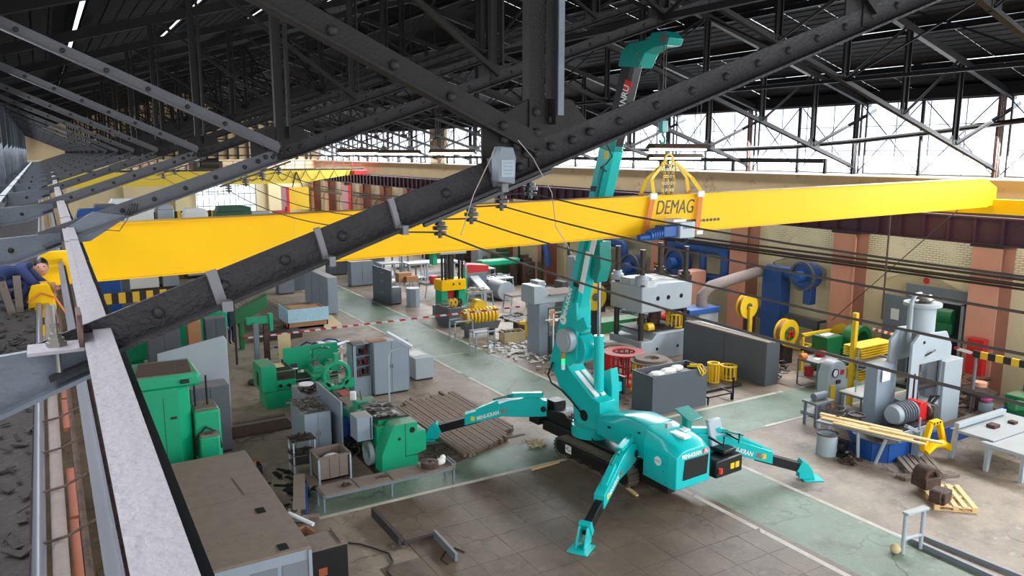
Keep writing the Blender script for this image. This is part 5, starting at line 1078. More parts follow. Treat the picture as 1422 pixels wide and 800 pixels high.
single('notice_board', 'brown board with white paper leaning by the grey machine post', 'board', MB().box(0,0.5,0,0.04,0.9,1.9).box(0.1,0.35,-0.01,0,1.25,1.7).box(0.05,0.1,0.04,0.08,0,1.8).box(0.4,0.45,0.04,0.08,0,1.8), 'ply', (7.45,30.6,0.0), bev=0.004)
# hoses, crates
t = single('hose_heap', 'tangled heap of blue, white and black hoses behind the small lathe', 'hoses', MB(), 'blue') if False else thing('hose_heap', 'tangled heap of blue and pink hoses behind the small lathe', 'hoses', (8.9,33.0,0))
for q, (mm, nn) in enumerate((('blue',5),('red_dirty',2),('white',3),('hose',5))):
    m = MB()
    for i in range(nn):
        r_.seed(q*10+i); pts = []; x = r_.uniform(-1.2,0.6); y = r_.uniform(-0.8,0.8)
        for s_ in range(9): pts.append((x+s_*0.2+0.2*math.sin(s_+i), y+0.45*math.sin(s_*0.9+i*2+q), 0.15+0.5*abs(math.sin(s_*0.5+i)))) 
        m.tube(pts,0.045 if mm != 'white' else 0.03,6)
    obj('hose', m, mm, t, kind='stuff')
single('white_tube_rail', 'long white tube lying on supports behind the small lathe', 'tube', MB().cyl((8.3,31.3,0.75),(10.9,32.5,0.8),0.06).box(8.5,8.6,31.3,31.4,0,0.7).box(10.5,10.6,32.2,32.3,0,0.72), 'white')
single('white_tube_rail', 'white tube slanting down to the shelf cabinet', 'tube', MB().bar((10.9,32.5,0.82),(11.2,29.5,0.3),0.2,0.05), 'white', sm=False)
clutter('floor_litter', 'scattered litter and boards on the floor behind the cabinets', 9.0,12.2,30.5,33.5,0,60,'litter','wood_old',(0.1,0.5),seed=14,hgt=0.06)
single('small_barrel', 'white and red sacks beside the hose heap', 'sacks', MB().ball((0,0,0.3),0.4,0.3,0.3).ball((0.6,0.2,0.28),0.35,0.3,0.28), 'paper', (10.1,34.0,0))
t = thing('film_crate', 'wooden crate half wrapped in pale blue plastic film beside the aisle', 'crate', (10.2,39.6,0))
obj('crate', MB().box(0,2.1,0,0.06,0,0.95).box(0,2.1,1.5,1.56,0,0.95).box(0,0.06,0,1.56,0,0.95).box(2.04,2.1,0,1.56,0,0.95).box(0,2.1,0,1.56,0,0.1), 'card', t, sm=False)
obj('film', MB().box(-0.04,2.14,-0.05,-0.01,0.35,1.05).box(-0.05,-0.01,-0.05,1.6,0.35,1.1), 'film', t); obj('cardboard_filling', MB().box(0.2,1.2,0.2,1.2,0.5,1.05).box(0.9,1.9,0.3,1.3,0.4,0.95), 'card', t, bev=0.02)
single('plywood_sheet', 'pale plywood sheet lying on the floor right of the film-wrapped crate', 'sheet', MB().quad((12.751, 41.888, 0.050),(11.839, 38.858, 0.050),(12.895, 39.024, 0.050),(13.191, 41.853, 0.050),0.04), 'ply', sm=False)
t = thing('plank_deck', 'raised deck of worn planks left of the film-wrapped crate', 'deck', (8.6,40.0,0))
for i in range(9): obj('plank', B(0.02+i*0.28,0.27+i*0.28,0,7.5,0.18,0.24), 'wood_old', t, sm=False)
for y in (0.2,3.5,7.0): obj('bearer', B(0,2.55,y,y+0.15,0,0.18), 'wood_old', t, sm=False)
single('steel_grate', 'low dark steel tray in front of the plank deck', 'tray', B(0,2.2,0,0.9,0,0.3), 'metal_d', (8.2,37.7,0), bev=0.02)
t = thing('tall_locker', 'row of three tall grey locker panels beside the far left edge of the aisle', 'locker', (13.2,42.3,0))
obj('body', B(0.0,0.55,0,4.6,0.05,2.1), 'grey_blue', t, bev=0.01)
for i in range(3): obj('door', B(-0.02,0,0.05+i*1.53,1.5+i*1.53,0.08,2.06), 'grey_blue', t, bev=0.004)
# ---------------- worker, standing far left ----------------
def person(name, label, loc, joints, radii, edges, mats, rz=0, head=None, hair=None):
    t = thing(name, label, 'person', loc, rz)
    me = bpy.data.meshes.new('body'); me.from_pydata(joints, edges, []); o = bpy.data.objects.new('body', me); COL.objects.link(o); o.parent = t
    sk = o.modifiers.new('skin','SKIN'); 
    for i, r in enumerate(radii):
        o.data.skin_vertices[0].data[i].radius = (r, r*0.85) if not isinstance(r, tuple) else r
    o.data.skin_vertices[0].data[0].use_root = True
    sb = o.modifiers.new('sub','SUBSURF'); sb.levels = 2; sb.render_levels = 2
    o.data.materials.append(M[mats]); o.modifiers['skin'].use_smooth_shade = True
    bpy.context.view_layer.update()
    dg = bpy.context.evaluated_depsgraph_get(); me2 = bpy.data.meshes.new_from_object(o.evaluated_get(dg)); o.modifiers.clear(); o.data = me2
    me2.materials.clear(); me2.materials.append(M[mats])
    for p in me2.polygons: p.use_smooth = True
    return t, o
J = [(0,0,0.98),(0,0,1.22),(0,0,1.42),(0,0,1.5),(0,0,1.58),
     (-0.19,0,1.42),(-0.25,-0.03,1.15),(-0.26,-0.12,0.92),(0.19,0,1.42),(0.26,-0.02,1.15),(0.24,-0.12,0.93),
     (-0.1,0,0.9),(-0.11,-0.02,0.5),(-0.11,0.03,0.1),(-0.12,-0.1,0.04),(0.1,0,0.9),(0.13,0.02,0.5),(0.13,0.06,0.1),(0.14,-0.07,0.04)]
Rr = [(0.16,0.12),(0.16,0.12),(0.17,0.11),0.06,0.055,0.08,0.06,0.045,0.08,0.06,0.045,0.1,0.075,0.055,0.05,0.1,0.075,0.055,0.05]
Ed = [(0,1),(1,2),(2,3),(3,4),(2,5),(5,6),(6,7),(2,8),(8,9),(9,10),(0,11),(11,12),(12,13),(13,14),(0,15),(15,16),(16,17),(17,18)]
def face_head(par, c, r=0.105, hairm='black', tilt=0):
    m = MB().ball(c,r*0.82,r*0.95,r*1.15,14,10); h = obj('head', m, 'skin', par)
    obj('nose', MB().ball((c[0],c[1]-r*0.98,c[2]-0.01),0.014,0.02,0.022,6,5), 'skin', h)
    for s in (-1,1): obj('eye', MB().ball((c[0]+s*0.035,c[1]-r*0.82,c[2]+0.02),0.012,0.01,0.009,6,4), 'black', h); obj('ear', MB().ball((c[0]+s*r*0.84,c[1],c[2]),0.014,0.025,0.034,6,5), 'skin', h)
    obj('mouth', MB().box(c[0]-0.025,c[0]+0.025,c[1]-r*0.9,c[1]-r*0.82,c[2]-0.05,c[2]-0.042), 'red_dirty', h)
    obj('hair', MB().ball((c[0],c[1]+0.015,c[2]+0.03),r*0.88,r*0.98,r*1.08,14,8), hairm, h); return h
def hand(par, c, d):
    d = Vector(d).normalized(); x = d.orthogonal().normalized(); c = Vector(c)
    m = MB().bar(c-d*0.03,c+d*0.07,0.075,0.03,x.cross(d))
    h = obj('hand', m, 'skin', par, bev=0.008)
    for i, L in enumerate((0.06,0.075,0.07,0.05)):
        b = c+d*0.07+x*((i-1.5)*0.019); obj('finger', MB().tube([b,b+d*L*0.5,b+d*L*0.9-x.cross(d)*0.015],0.009,6), 'skin', h)
    b = c+x*0.04; obj('thumb', MB().tube([b,b+x*0.025+d*0.03,b+x*0.02+d*0.065],0.011,6), 'skin', h)
p1, b1 = person('person', 'worker in dark navy overalls walking at the far left behind the truss chord', (7.108, 38.130, 0.000), J, Rr, Ed, 'navy', 0.5)
face_head(p1, (0,-0.02,1.68)); hand(p1,(-0.26,-0.14,0.87),(0,-0.1,-1)); hand(p1,(0.24,-0.14,0.88),(0,-0.1,-1))
# worker crouching on the ledge with harness
J2 = [(0,0,0.42),(0.1,-0.02,0.54),(0.26,-0.05,0.6),(0.34,-0.06,0.6),(0.4,-0.07,0.58),
      (0.26,-0.24,0.56),(0.38,-0.26,0.38),(0.5,-0.2,0.26),(0.26,0.14,0.56),(0.42,0.12,0.4),(0.55,0.0,0.3),
      (-0.02,-0.12,0.38),(0.34,-0.16,0.38),(0.18,-0.16,0.06),(0.3,-0.16,0.04),(-0.02,0.1,0.38),(0.32,0.14,0.3),(0.0,0.14,0.08),(0.1,0.14,0.04)]
p2, b2_ = person('person', 'worker in blue jacket and safety harness crouching on the left ledge', (-0.62,12.9,6.84), J2, [(0.17,0.13),(0.18,0.13),(0.17,0.12),0.06,0.055]+Rr[5:], Ed, 'navy2', 0)
hh = face_head(p2, (0.5,-0.1,0.56))
obj('white_yoke', MB().tube([(0.16,-0.2,0.62),(0.2,-0.05,0.7),(0.2,0.12,0.64)],0.035,8), 'white', p2, label='white shoulder band')
hand(p2,(0.53,-0.2,0.23),(0.7,0,-0.5)); hand(p2,(0.58,0,0.28),(0.7,0,-0.3))
obj('harness_strap', MB().tube([(0.02,-0.16,0.42),(0.1,-0.19,0.52),(0.22,-0.2,0.6),(0.28,0,0.68)],0.022,6).tube([(-0.1,-0.1,0.55),(0.1,-0.18,0.5),(0.25,-0.12,0.55)],0.022,6), 'cyan_strap', p2)
for i in range(2): obj('karabiner', MB().ring((0.02+i*0.3,-0.2,0.45-0.1*i),0.05,0.035,-0.008,0.008,14,'y'), 'chrome', p2)
# ---------------- right of the aisle: near objects ----------------
def openbox(name, label, ab, m, cat='box', t_=0.03, d=None):
    x0,y0,w,dd,h = ab; d = d or dd; t = thing(name, label, cat, (x0,y0,0))
    obj('front_sheet', B(0,w,0,t_,0,h), m, t, bev=0.004); obj('back_sheet', B(0,w,d-t_,d,0,h), m, t, bev=0.004); obj('side_sheet', B(0,t_,t_,d-t_,0,h), m, t, bev=0.004); obj('side_sheet', B(w-t_,w,t_,d-t_,0,h), m, t, bev=0.004); obj('shelf', B(t_,w-t_,t_,d-t_,h-0.25,h-0.2), 'metal_d', t)
    return t
t = openbox('sheet_box', 'slate grey open steel box with papers and yellow rope right behind the crane', (17.38,19.73,2.54,1.1,1.42), 'grey_d')
single('crumpled_papers', 'crumpled white and red papers lying in the slate grey open box', 'papers', MB().ball((0,0,0),0.4,0.22,0.14,8,5).ball((0.5,0.1,0.02),0.35,0.2,0.13,7,5).ball((-0.5,0,0),0.35,0.25,0.08,7,4), 'paper', (18.5,20.25,1.33), sm=False)
single('yellow_rope', 'yellow webbing hanging over the right corner of the slate grey box', 'rope', MB().tube([(19.4,20.1,1.45),(19.55,19.75,1.5),(19.6,19.68,1.35),(19.7,19.67,1.2),(19.8,19.68,1.3),(19.8,19.9,1.48),(19.5,20.2,1.46)],0.035,6).tube([(19.3,20.1,1.45),(19.45,19.75,1.5),(19.5,19.66,1.3),(19.6,19.66,1.15),(19.7,19.67,1.42)],0.03,6), 'yellow_tool')
cage_ring('flange_stack','stack of a yellow ring and grey discs behind the slate grey box', 19.35,22.1,0,0.8,1.2,'yellow_tool',16,0.55,topm='wood_old')
single('grey_disc', 'dusty grey flange disc lying on the yellow ring stack', 'disc', MB().ring((0,0,0),0.62,0.3,0,0.1,28), 'wood_old', (19.35,22.1,1.2))
cage_ring('red_cage','large red cage of upright bars with dusty top ring right of the crane mast', (19.190, 23.569, 0.000)[0],(19.190, 23.569, 0.000)[1],0,0.84,1.25,'red',22,0.55,topm='red_dirty')
cage_ring('grey_ring_cage','flat grey ring stack behind the red cage', 19.9,25.0,0,0.85,1.0,'metal_d',12,0.6,topm='wood_old')
cage_ring('yellow_cage','tall yellow cage ring standing right of the slate grey box', (21.956, 21.419, 0.100)[0],(21.956, 21.419, 0.100)[1],0.12,0.25,0.78,'yellow_tool',10,0.7)
cage_ring('yellow_cage','wider low yellow cage ring beside the taller one', (22.762, 21.400, 0.100)[0],(22.762, 21.400, 0.100)[1],0.12,0.34,0.58,'yellow_tool',12,0.7)
single('steel_pallet', 'dark steel plate carrying the two yellow cage rings', 'plate', B(0,1.9,0,1.2,0,0.12), 'metal_d', ((20.893, 20.687, 0.000)[0],(20.893, 20.687, 0.000)[1],0), bev=0.02)
t = thing('low_trolley', 'low dark angle-iron frame in front of the yellow cage rings', 'frame', (19.949, 19.656, 0.000))
obj('frame', MB().box(0,1.3,0,0.05,0.25,0.3).box(0,1.3,0.6,0.65,0.25,0.3).box(0,0.05,0,0.65,0.25,0.3).box(1.25,1.3,0,0.65,0.25,0.3).box(1.25,1.3,0,0.05,0,0.85), 'black', t, sm=False)
for a in (0.02,1.2): obj('leg', B(a,a+0.05,0.02,0.07,0,0.25), 'black', t)
# four column press
px0, py0 = 21.65, 25.45
t = thing('column_press', 'big four-column press with pale blue-grey upper crosshead behind the crane', 'press', (px0,py0,0))
W, D = 2.9, 2.2
obj('base', MB().prism([(0,0.0),(W+0.5,0.0),(W+0.5,1.0),(W,1.2),(0.9,1.2),(0.6,0.9),(0,0.9)],'y',-0.05,D), 'grey_l', t, bev=0.04)
for x in (0.9,2.1): obj('base_hole', MB().cyl((x,-0.06,0.5),(x,-0.04,0.5),0.07,n=12), 'black', t)
for a, b in ((0.2,0.25),(W-0.2,0.25),(0.2,D-0.25),(W-0.2,D-0.25)):
    obj('column', MB().cyl((a,b,0.9),(a,b,4.9),0.12,n=18), 'metal_d', t)
    obj('nut_stack', MB().cyl((a,b,3.4),(a,b,3.65),0.28,n=18).cyl((a,b,3.65),(a,b,3.8),0.2,n=18), 'metal_d' if (a > 1) else 'grey_l', t)
    obj('piston_rod', MB().cyl((a+0.15,b+0.1,3.4),(a+0.15,b+0.1,4.8),0.05,n=10), 'chrome', t)
hp = [(0,2.75),(0.9,2.55),(W,2.85),(W,4.05),(1.3,4.05),(0.9,3.95),(0.5,4.05),(0,4.05)]
hp = [(0,2.15),(W,2.15),(W,3.35),(W-0.7,3.42),(0.9,3.42),(0.7,3.3),(0,3.3)]
obj('crosshead', MB().prism(hp,'y',0,D), 'grey_l', t, bev=0.05)
for x in (0.9,1.5,2.25): obj('crosshead_hole', MB().cyl((x,-0.01,2.75),(x,0.05,2.75),0.1,n=14), 'black', t)
obj('hydraulic_block', MB().cyl((0.25,0.4,3.3),(0.25,0.4,3.75),0.25,n=14).cyl((0.7,0.3,3.6),(0.2,0.3,3.8),0.12,n=12).box(0.0,0.9,0.8,1.5,3.3,3.6), 'grey_l', t, bev=0.01)
for i in range(4): obj('oil_pipe', MB().tube([(0.3,0.3+i*0.2,3.6),(1.0,0.4+i*0.2,3.5+0.05*i),(1.8,0.5+i*0.2,3.6),(2.6,0.4,3.55)],0.025,6), 'metal', t)
obj('moving_plate', B(0.3,W-0.3,0.2,D-0.2,1.25,1.3), 'metal_d', t)
cage_ring('yellow_cage','small yellow cage ring standing on the base of the four-column press', px0+2.35,py0+0.5,1.25,0.4,0.62,'yellow_tool',12,0.7)
single('yellow_drum', 'small yellow drum on the base of the four-column press', 'drum', MB().cyl((0,0,0),(0.35,0,0),0.2,n=16), 'yellow_tool', (px0+0.6,py0+0.4,1.4), bev=0.01)
single('iron_blocks', 'rusty stacked iron rings on the press base', 'rings', MB().cyl((0,0,0),(0,0,0.3),0.3,n=16).cyl((0,0,0.3),(0,0,0.6),0.22,n=16).cyl((-0.6,0.1,0),(-0.6,0.1,0.3),0.2,n=14), 'rust', (px0+1.8,py0+1.3,1.31))
# slate partition
t = thing('slate_partition', 'long slate grey steel enclosure standing right of the four-column press', 'enclosure', (23.5,20.19,0))
obj('shell', B(0,0.75,0,4.6,0,1.72), 'grey_d', t, bev=0.01); obj('top_board', B(0.02,0.35,-0.02,4.6,1.72,1.77), 'wood_old', t, bev=0.004); obj('top_board', B(0.5,0.72,-0.02,4.2,1.72,1.75), 'grey_l', t, bev=0.004); obj('seam', B(-0.004,0,2.2,2.215,0.05,1.68), 'black', t)
# table group behind, tools, green cabinet
table('work_table','grey steel table with a red dish beside the slate grey enclosure',24.9,18.9,1.75,1.0,1.05,'grey_m','grey_m',0.05,shelf=True)
single('red_dish', 'red round dish on the grey steel table', 'dish', MB().cyl((0,0,0),(0,0,0.16),0.18,0.26,n=18), 'red', (25.9,19.6,1.06))
single('red_can', 'dark red can under the grey steel table', 'can', MB().cyl((0,0,0),(0,0,0.35),0.18,n=16), 'red_dirty', (25.3,19.6,0.35))
single('orange_can', 'orange canister on the edge of the grey steel table', 'canister', MB().cyl((0,0,0),(0.3,0,0),0.12,n=14), 'strap', (24.75,19.6,1.16), bev=0.01)
single('paper_slip', 'white slip of paper on the grey steel table', 'paper', B(0,0.3,0,0.2,0,0.01), 'paper', (25.3,19.2,1.052), 0.3)
clutter('iron_scrap', 'heap of dark machine parts right behind the slate enclosure', 24.55,24.9,20.3,22.4,0,70,'scrap','metal_d',(0.1,0.4),seed=21,hgt=0.8)
cabinet('green_cabinet','small bright green cabinet with papers on top near the salmon pilaster',(27.1,20.2,1.0,0,1.5),'green_d',1,d=0.75,handles=False)
single('paper_pile', 'loose papers on the small green cabinet', 'papers', MB().box(0,0.4,0,0.3,0,0.03).box(0.3,0.7,0.1,0.35,0,0.02), 'paper', (27.2,20.4,1.51))
single('green_drum', 'dark green drum on the floor right of the small green cabinet', 'drum', MB().cyl((0,0,0),(0,0,0.7),0.28,n=18), 'green_d', (28.0,19.6,0), bev=0.02)
spool('cable_reel','yellow wheel standing behind the small green cabinet', (28.6,20.6,1.3),0.55,0.2,'yellow_tool',ax='x',stand='yellow_tool')
spool('cable_reel','large yellow and brown reel on a yellow post left of the salmon pilaster', (26.7,24.2,2.2),0.55,0.3,'yellow_tool','card','y','yellow_tool')
rl_ = spool('cable_reel','yellow reel with a red and green hub behind the slate enclosure', (27.0,22.2,1.35),0.6,0.35,'yellow_tool','card','y')
obj('green_hub', MB().cyl((0,-0.24,0),(0,-0.2,0),0.3,n=16), 'green_d', rl_); obj('red_arm', MB().bar((-0.2,-0.27,-0.15),(0.2,-0.27,0.15),0.1,0.04,(0,1,0)).bar((-0.2,-0.27,0.15),(0.2,-0.27,-0.15),0.1,0.04,(0,1,0)), 'red', rl_); obj('cradle', B(-0.3,0.3,-0.15,0.15,-1.35,-0.5), 'metal_d', rl_)
for i, x in enumerate((26.6,27.5)):
    m = MB().box(0,0.1,0,0.1,0,1.5).box(0.8,0.9,0,0.1,0,1.5).box(0,0.9,0,0.1,1.45,1.58).box(0,0.9,0,0.1,0.9,1.0).box(0,0.1,0,0.9,0.85,0.95)
    single('yellow_trestle', ['left','right'][i]+' yellow frame stand between the yellow reels and the green cabinet', 'frame', m, 'yellow_tool', (x,21.0+0.0*i,0), sm=False, group='yellow frame stands')
single('wall_bench', 'dark bench running along the right wall behind the yellow frames', 'bench', MB().box(0,0.6,0,4.5,1.4,1.5).box(0,0.1,0,4.5,1.1,1.4).box(0.1,0.3,0.1,0.3,0,1.4).box(0.1,0.3,4.1,4.3,0,1.4), 'grey_d', (29.4,22.5,0), sm=False)
# wheeled post, console pillar
t = thing('control_pillar', 'light grey rounded control pillar with gauges beside the timber table', 'control box', (22.75,16.8,0))
pts = [(0,0.1),(0.95,0.1),(0.95,1.5),(0.8,1.75),(0.6,1.85),(0.35,1.85),(0.12,1.7),(0,1.45)]
obj('panel', MB().prism(pts,'y',0,0.45), 'grey_l', t, bev=0.03); obj('base', B(-0.6,1.3,-0.5,0.6,0,0.12), 'grey_l', t, bev=0.02)
g_ = obj('gauge', MB().cyl((0.32,-0.03,1.45),(0.32,0,1.45),0.13,n=18), 'white', t); obj('gauge_rim', MB().ring((0.32,0,1.45),0.16,0.13,-0.04,0,18,'y'), 'black', g_)
obj('red_plate', B(0.62,0.8,-0.015,0,1.35,1.52), 'red', t); obj('black_box', B(0.4,0.6,-0.05,0,1.05,1.18), 'black', t); obj('yellow_tube', MB().cyl((0.15,-0.08,0.4),(0.15,-0.08,1.05),0.09,n=12), 'yellow_tool', t); obj('brass_valve', MB().ball((0.0,-0.15,0.3),0.14,0.12,0.12).cyl((-0.2,-0.2,0.3),(0.25,-0.15,0.35),0.05), 'strap', t)
# press with window frame
t = thing('frame_press', 'tall pale grey window-frame press standing before the doorway in the right wall', 'press', (23.35,14.25,0)); t.scale = (1,1,0.9)
side = [(0,0),(0.35,0),(0.35,2.35),(1.75,2.35),(1.75,0),(2.35,0),(2.35,3.0),(1.95,3.55),(0.3,3.65),(0,3.4)]
for y0 in (0.0, 0.75): obj('side_plate', MB().prism([(0.0,0),(0.5,0),(0.5,1.0),(0.45,1.1),(0.45,2.5),(1.7,2.5),(1.7,1.1),(1.5,1.0),(1.6,0),(2.2,0),(2.2,3.0),(1.85,3.55),(0.35,3.62),(0.0,3.3)],'y',y0,y0+0.1), 'grey_l', t, bev=0.015)
obj('rear_hood', MB().prism([(1.0,2.4),(2.7,2.4),(2.7,3.2),(2.4,3.5),(1.0,3.55)],'y',0.95,1.3), 'grey_l', t, bev=0.02)
obj('right_cheek', B(1.72,2.75,-0.12,0.5,0,2.45), 'grey_l', t, bev=0.02)
obj('cylinder', MB().cyl((1.15,0.5,3.5),(1.15,0.5,4.5),0.42,n=24), 'grey_l', t); obj('cylinder_collar', MB().cyl((1.15,0.5,4.5),(1.15,0.5,4.62),0.58,n=24), 'grey_l', t); obj('valve', MB().ball((1.15,0.5,4.75),0.35,0.35,0.16).cyl((0.7,0.5,4.7),(1.4,0.4,4.85),0.06), 'metal', t)
obj('riser_pipe', MB().tube([(0.55,0.5,3.2),(0.55,0.5,4.7),(0.7,0.5,4.95),(1.0,0.5,4.95)],0.07,8), 'grey_l', t)
obj('ram', MB().cyl((1.1,0.5,1.6),(1.1,0.5,2.5),0.16,n=16), 'rust', t); obj('tool_plate', MB().box(0.5,1.7,0.1,0.9,1.45,1.6).box(0.85,1.35,0.3,0.7,1.6,1.75), 'metal_d', t, bev=0.01); obj('lower_bolster', B(0.45,1.6,-0.05,0.95,0.75,1.0), 'grey_l', t, bev=0.01)
for x in (0.7,1.3): obj('bolster_hole', MB().cyl((x,-0.06,0.88),(x,-0.04,0.88),0.07,n=12), 'black', t)
obj('bolt_hole', MB().cyl((0.6,-0.01,3.3),(0.6,0.01,3.3),0.06,n=12), 'black', t)
for x in (0.55,1.62): obj('guide_rail', B(x,x+0.06,0.05,0.1,1.1,2.5), 'chrome', t)
for x in (-0.12,0.2): obj('guide_slot', B(x,x+0.07,-0.02,0.0,1.2,2.2), 'black', t)
obj('small_lever', MB().tube([(0.7,-0.02,2.8),(0.8,-0.15,2.95),(1.0,-0.15,3.0)],0.03,6), 'metal_d', t)
obj('side_cabinet', B(-0.95,-0.1,0.5,0.95,0.0,2.5), 'grey_blue', t, bev=0.02)
obj('yellow_lever', MB().cyl((0.7,0.2,1.85),(0.85,0.2,2.1),0.07,0.02), 'yellow_tool', t)
single('white_card', 'white card hung on the yellow reel rack beside the frame press', 'card', B(0,0.45,-0.02,0,0,0.38), 'paper', (22.55,14.7,1.75), 0.05)
# pump unit
t = thing('pump_unit', 'grey electric motor with a red coupling guard on an oil tank before the frame press', 'pump', (22.0,14.0,0))
obj('tank', B(0,2.1,-0.5,0.1,0.0,0.55), 'grey_l', t, bev=0.02); obj('tank_top', B(0.02,2.08,-0.48,0.08,0.55,0.6), 'metal_d', t)
obj('motor', MB().cyl((0.3,0,0.92),(1.15,0,0.92),0.31,n=20), 'grey_m', t, bev=0.02); obj('motor_cap', MB().cyl((0.15,0,0.92),(0.3,0,0.92),0.27,0.33,n=20), 'grey_l', t); obj('coupling_guard', MB().prism([(1.2,0.6),(1.6,0.6),(1.6,1.1),(1.5,1.2),(1.3,1.2),(1.2,1.1)],'y',-0.25,0.25), 'red', t, bev=0.02); obj('pump', MB().cyl((1.65,-0.15,0.85),(2.05,-0.15,0.85),0.22,n=16).box(1.75,2.0,-0.4,0.0,0.6,1.05), 'metal', t)
for i in range(6): obj('cooling_rib', MB().ring((0.4+i*0.12,0,0.92),0.355,0.32,-0.012,0.012,20,'x'), 'grey_m', t)
obj('hose', MB().tube([(1.9,-0.2,1.05),(2.1,-0.3,1.3),(2.2,0.0,1.2),(2.0,0.05,0.7)],0.05,6), 'hose', t)
single('pipe_stand', 'grey bench with oily fittings left of the grey motor', 'bench', MB().box(0,0.9,0,0.6,0.75,0.82).box(0.05,0.12,0.05,0.12,0,0.75).box(0.78,0.85,0.05,0.12,0,0.75).box(0.05,0.12,0.48,0.55,0,0.75).box(0.78,0.85,0.48,0.55,0,0.75).cyl((0.2,0.3,0.95),(0.8,0.3,0.95),0.13), 'grey_m', (21.3,16.1,0), sm=False)
# yellow rack
t = thing('reel_rack', 'tall yellow rack of wound yellow slings left of the frame press', 'rack', (24.3,17.0,0))
obj('post', B(0,0.16,0,0.16,0,3.4), 'yellow_tool', t); obj('post', B(1.9,2.06,0.3,0.46,0,1.9), 'yellow_tool', t)
for z in (0.95,1.8):
    for i in range(5): obj('sling_layer', MB().box(0.1,2.1,-0.3+0.03*i,0.5,z+i*0.08,z+i*0.08+0.045), 'yellow_tool', t, sm=False)
obj('shelf', B(0.1,2.1,-0.35,0.55,1.5,1.55), 'grey_m', t); obj('white_sheets', B(0.3,1.5,-0.3,0.4,1.55,1.62), 'paper', t); obj('grey_bars', B(0.2,2.2,-0.3,0.3,1.36,1.42), 'grey_l', t)
# timber table with boards
tx, ty, _ = (19.654, 14.756, 0.000)
t = table('timber_table','narrow steel table carrying long fresh timber boards at right',18.55,12.75,2.6,0.8,0.9,'grey_m','grey_l',0.07,splay=0.12) if False else thing('timber_table','narrow grey steel table carrying long fresh timber boards at right','table',(0,0,0))
pA, pB = Vector((19.803, 14.971, 0.900)), Vector((20.381, 12.567, 0.900)); pC = Vector((21.265, 15.380, 0.900))
dv = (pB-pA).normalized(); nv = Vector((-dv.y,dv.x,0)); nv = nv if nv.x > 0 else -nv
t.location = pA - Vector((0,0,0.9)); Lb = (pB-pA).length
ang = math.atan2(dv.y, dv.x); t.rotation_euler = (0,0,ang)
obj('tabletop', B(0,Lb,0,0.85,0.82,0.88), 'grey_m', t, bev=0.01)
for x, y, s_ in ((0.1,0.05,0),(Lb-1.2,0.05,0.05),(Lb-0.4,0.05,-0.25),(0.1,0.75,0),(Lb-0.3,0.75,0)): obj('leg', MB().cyl((x,y,0.82),(x+s_,y,0),0.05,n=10), 'grey_l', t)
for i, (x0, x1, y0, z, w) in enumerate(((-0.05,2.5,0.6,0.91,0.14),(-0.05,2.6,0.44,0.91,0.14),(0.05,2.7,0.28,0.91,0.12),(0.5,3.1,0.1,0.91,0.12),(-0.1,2.3,0.52,0.955,0.14),(1.5,3.45,0.36,0.955,0.14))):
    single('timber_board', 'fresh pale timber board on the narrow steel table, %s' % ['rearmost of the lower layer','second from the rear','third from the rear','nearest the aisle','on top at the rear','on top, reaching furthest right'][i], 'board', MB().bar((x0,y0,z),(x1,y0+0.03*i,z),w,0.045), 'wood', tuple(t.location), ang, group='fresh timber boards on the narrow table', sm=False)
single('coiled_wire', 'small coil of grey wire on the left end of the timber boards', 'wire', MB().tube([(0.16*math.cos(a*0.8),0.1*math.sin(a*0.8),0.02*a) for a in range(22)],0.014,6), 'metal_d', tuple(pA+dv*0.6+nv*0.35+Vector((0,0,0.12))))
table('side_table','white-topped small table behind the timber boards',(21.910, 15.463, 0.000)[0]+1.25,(21.910, 15.463, 0.000)[1]+0.3,1.5,0.9,0.85,'paper','grey_m',0.05)
single('round_dish', 'round metal dish on the white-topped small table', 'dish', MB().ring((0,0,0),0.26,0.2,0,0.05,20).cyl((0,0,0),(0,0,0.015),0.22,n=20), 'metal_d', ((21.303, 14.623, 0.900)[0],(21.303, 14.623, 0.900)[1]-0.0,0.87))
single('thin_post', 'thin pale post standing on the white-topped small table', 'post', MB().cyl((0,0,0),(0,0,1.5),0.025,n=8), 'grey_l', ((21.910, 15.463, 0.000)[0]+1.6,(21.910, 15.463, 0.000)[1]+0.8,0.85))
b_ = (19.694, 14.196, 0.000)
t = thing('metal_bucket', 'dented pale metal drum on the floor under the timber table', 'drum', (b_[0],b_[1]+0.25,0)); obj('wall', MB().ring((0,0,0),0.3,0.28,0.0,0.66,24), 'grey_l', t); obj('bottom', MB().cyl((0,0,0),(0,0,0.02),0.29,n=20), 'rust', t); obj('rim', MB().ring((0,0,0),0.315,0.28,0.63,0.67,24), 'rust', t); obj('dark_liquid', MB().cyl((0,0,0.45),(0,0,0.46),0.28,n=20), 'black', t)
b_ = (19.967, 13.902, 0.000)
single('small_black_motor', 'small black motor beside the pale metal drum', 'motor', MB().cyl((0,0,0.3),(0.0,0.3,0.3),0.16,n=14).box(-0.2,0.2,-0.05,0.3,0,0.12), 'black', (b_[0],b_[1]+0.1,0), bev=0.01)
clutter('rusty_bits', 'rusty bits beside the small black motor', b_[0]-0.4,b_[0]+0.3,b_[1]-0.4,b_[1],0,22,'scrap','rust',(0.1,0.3),seed=31)
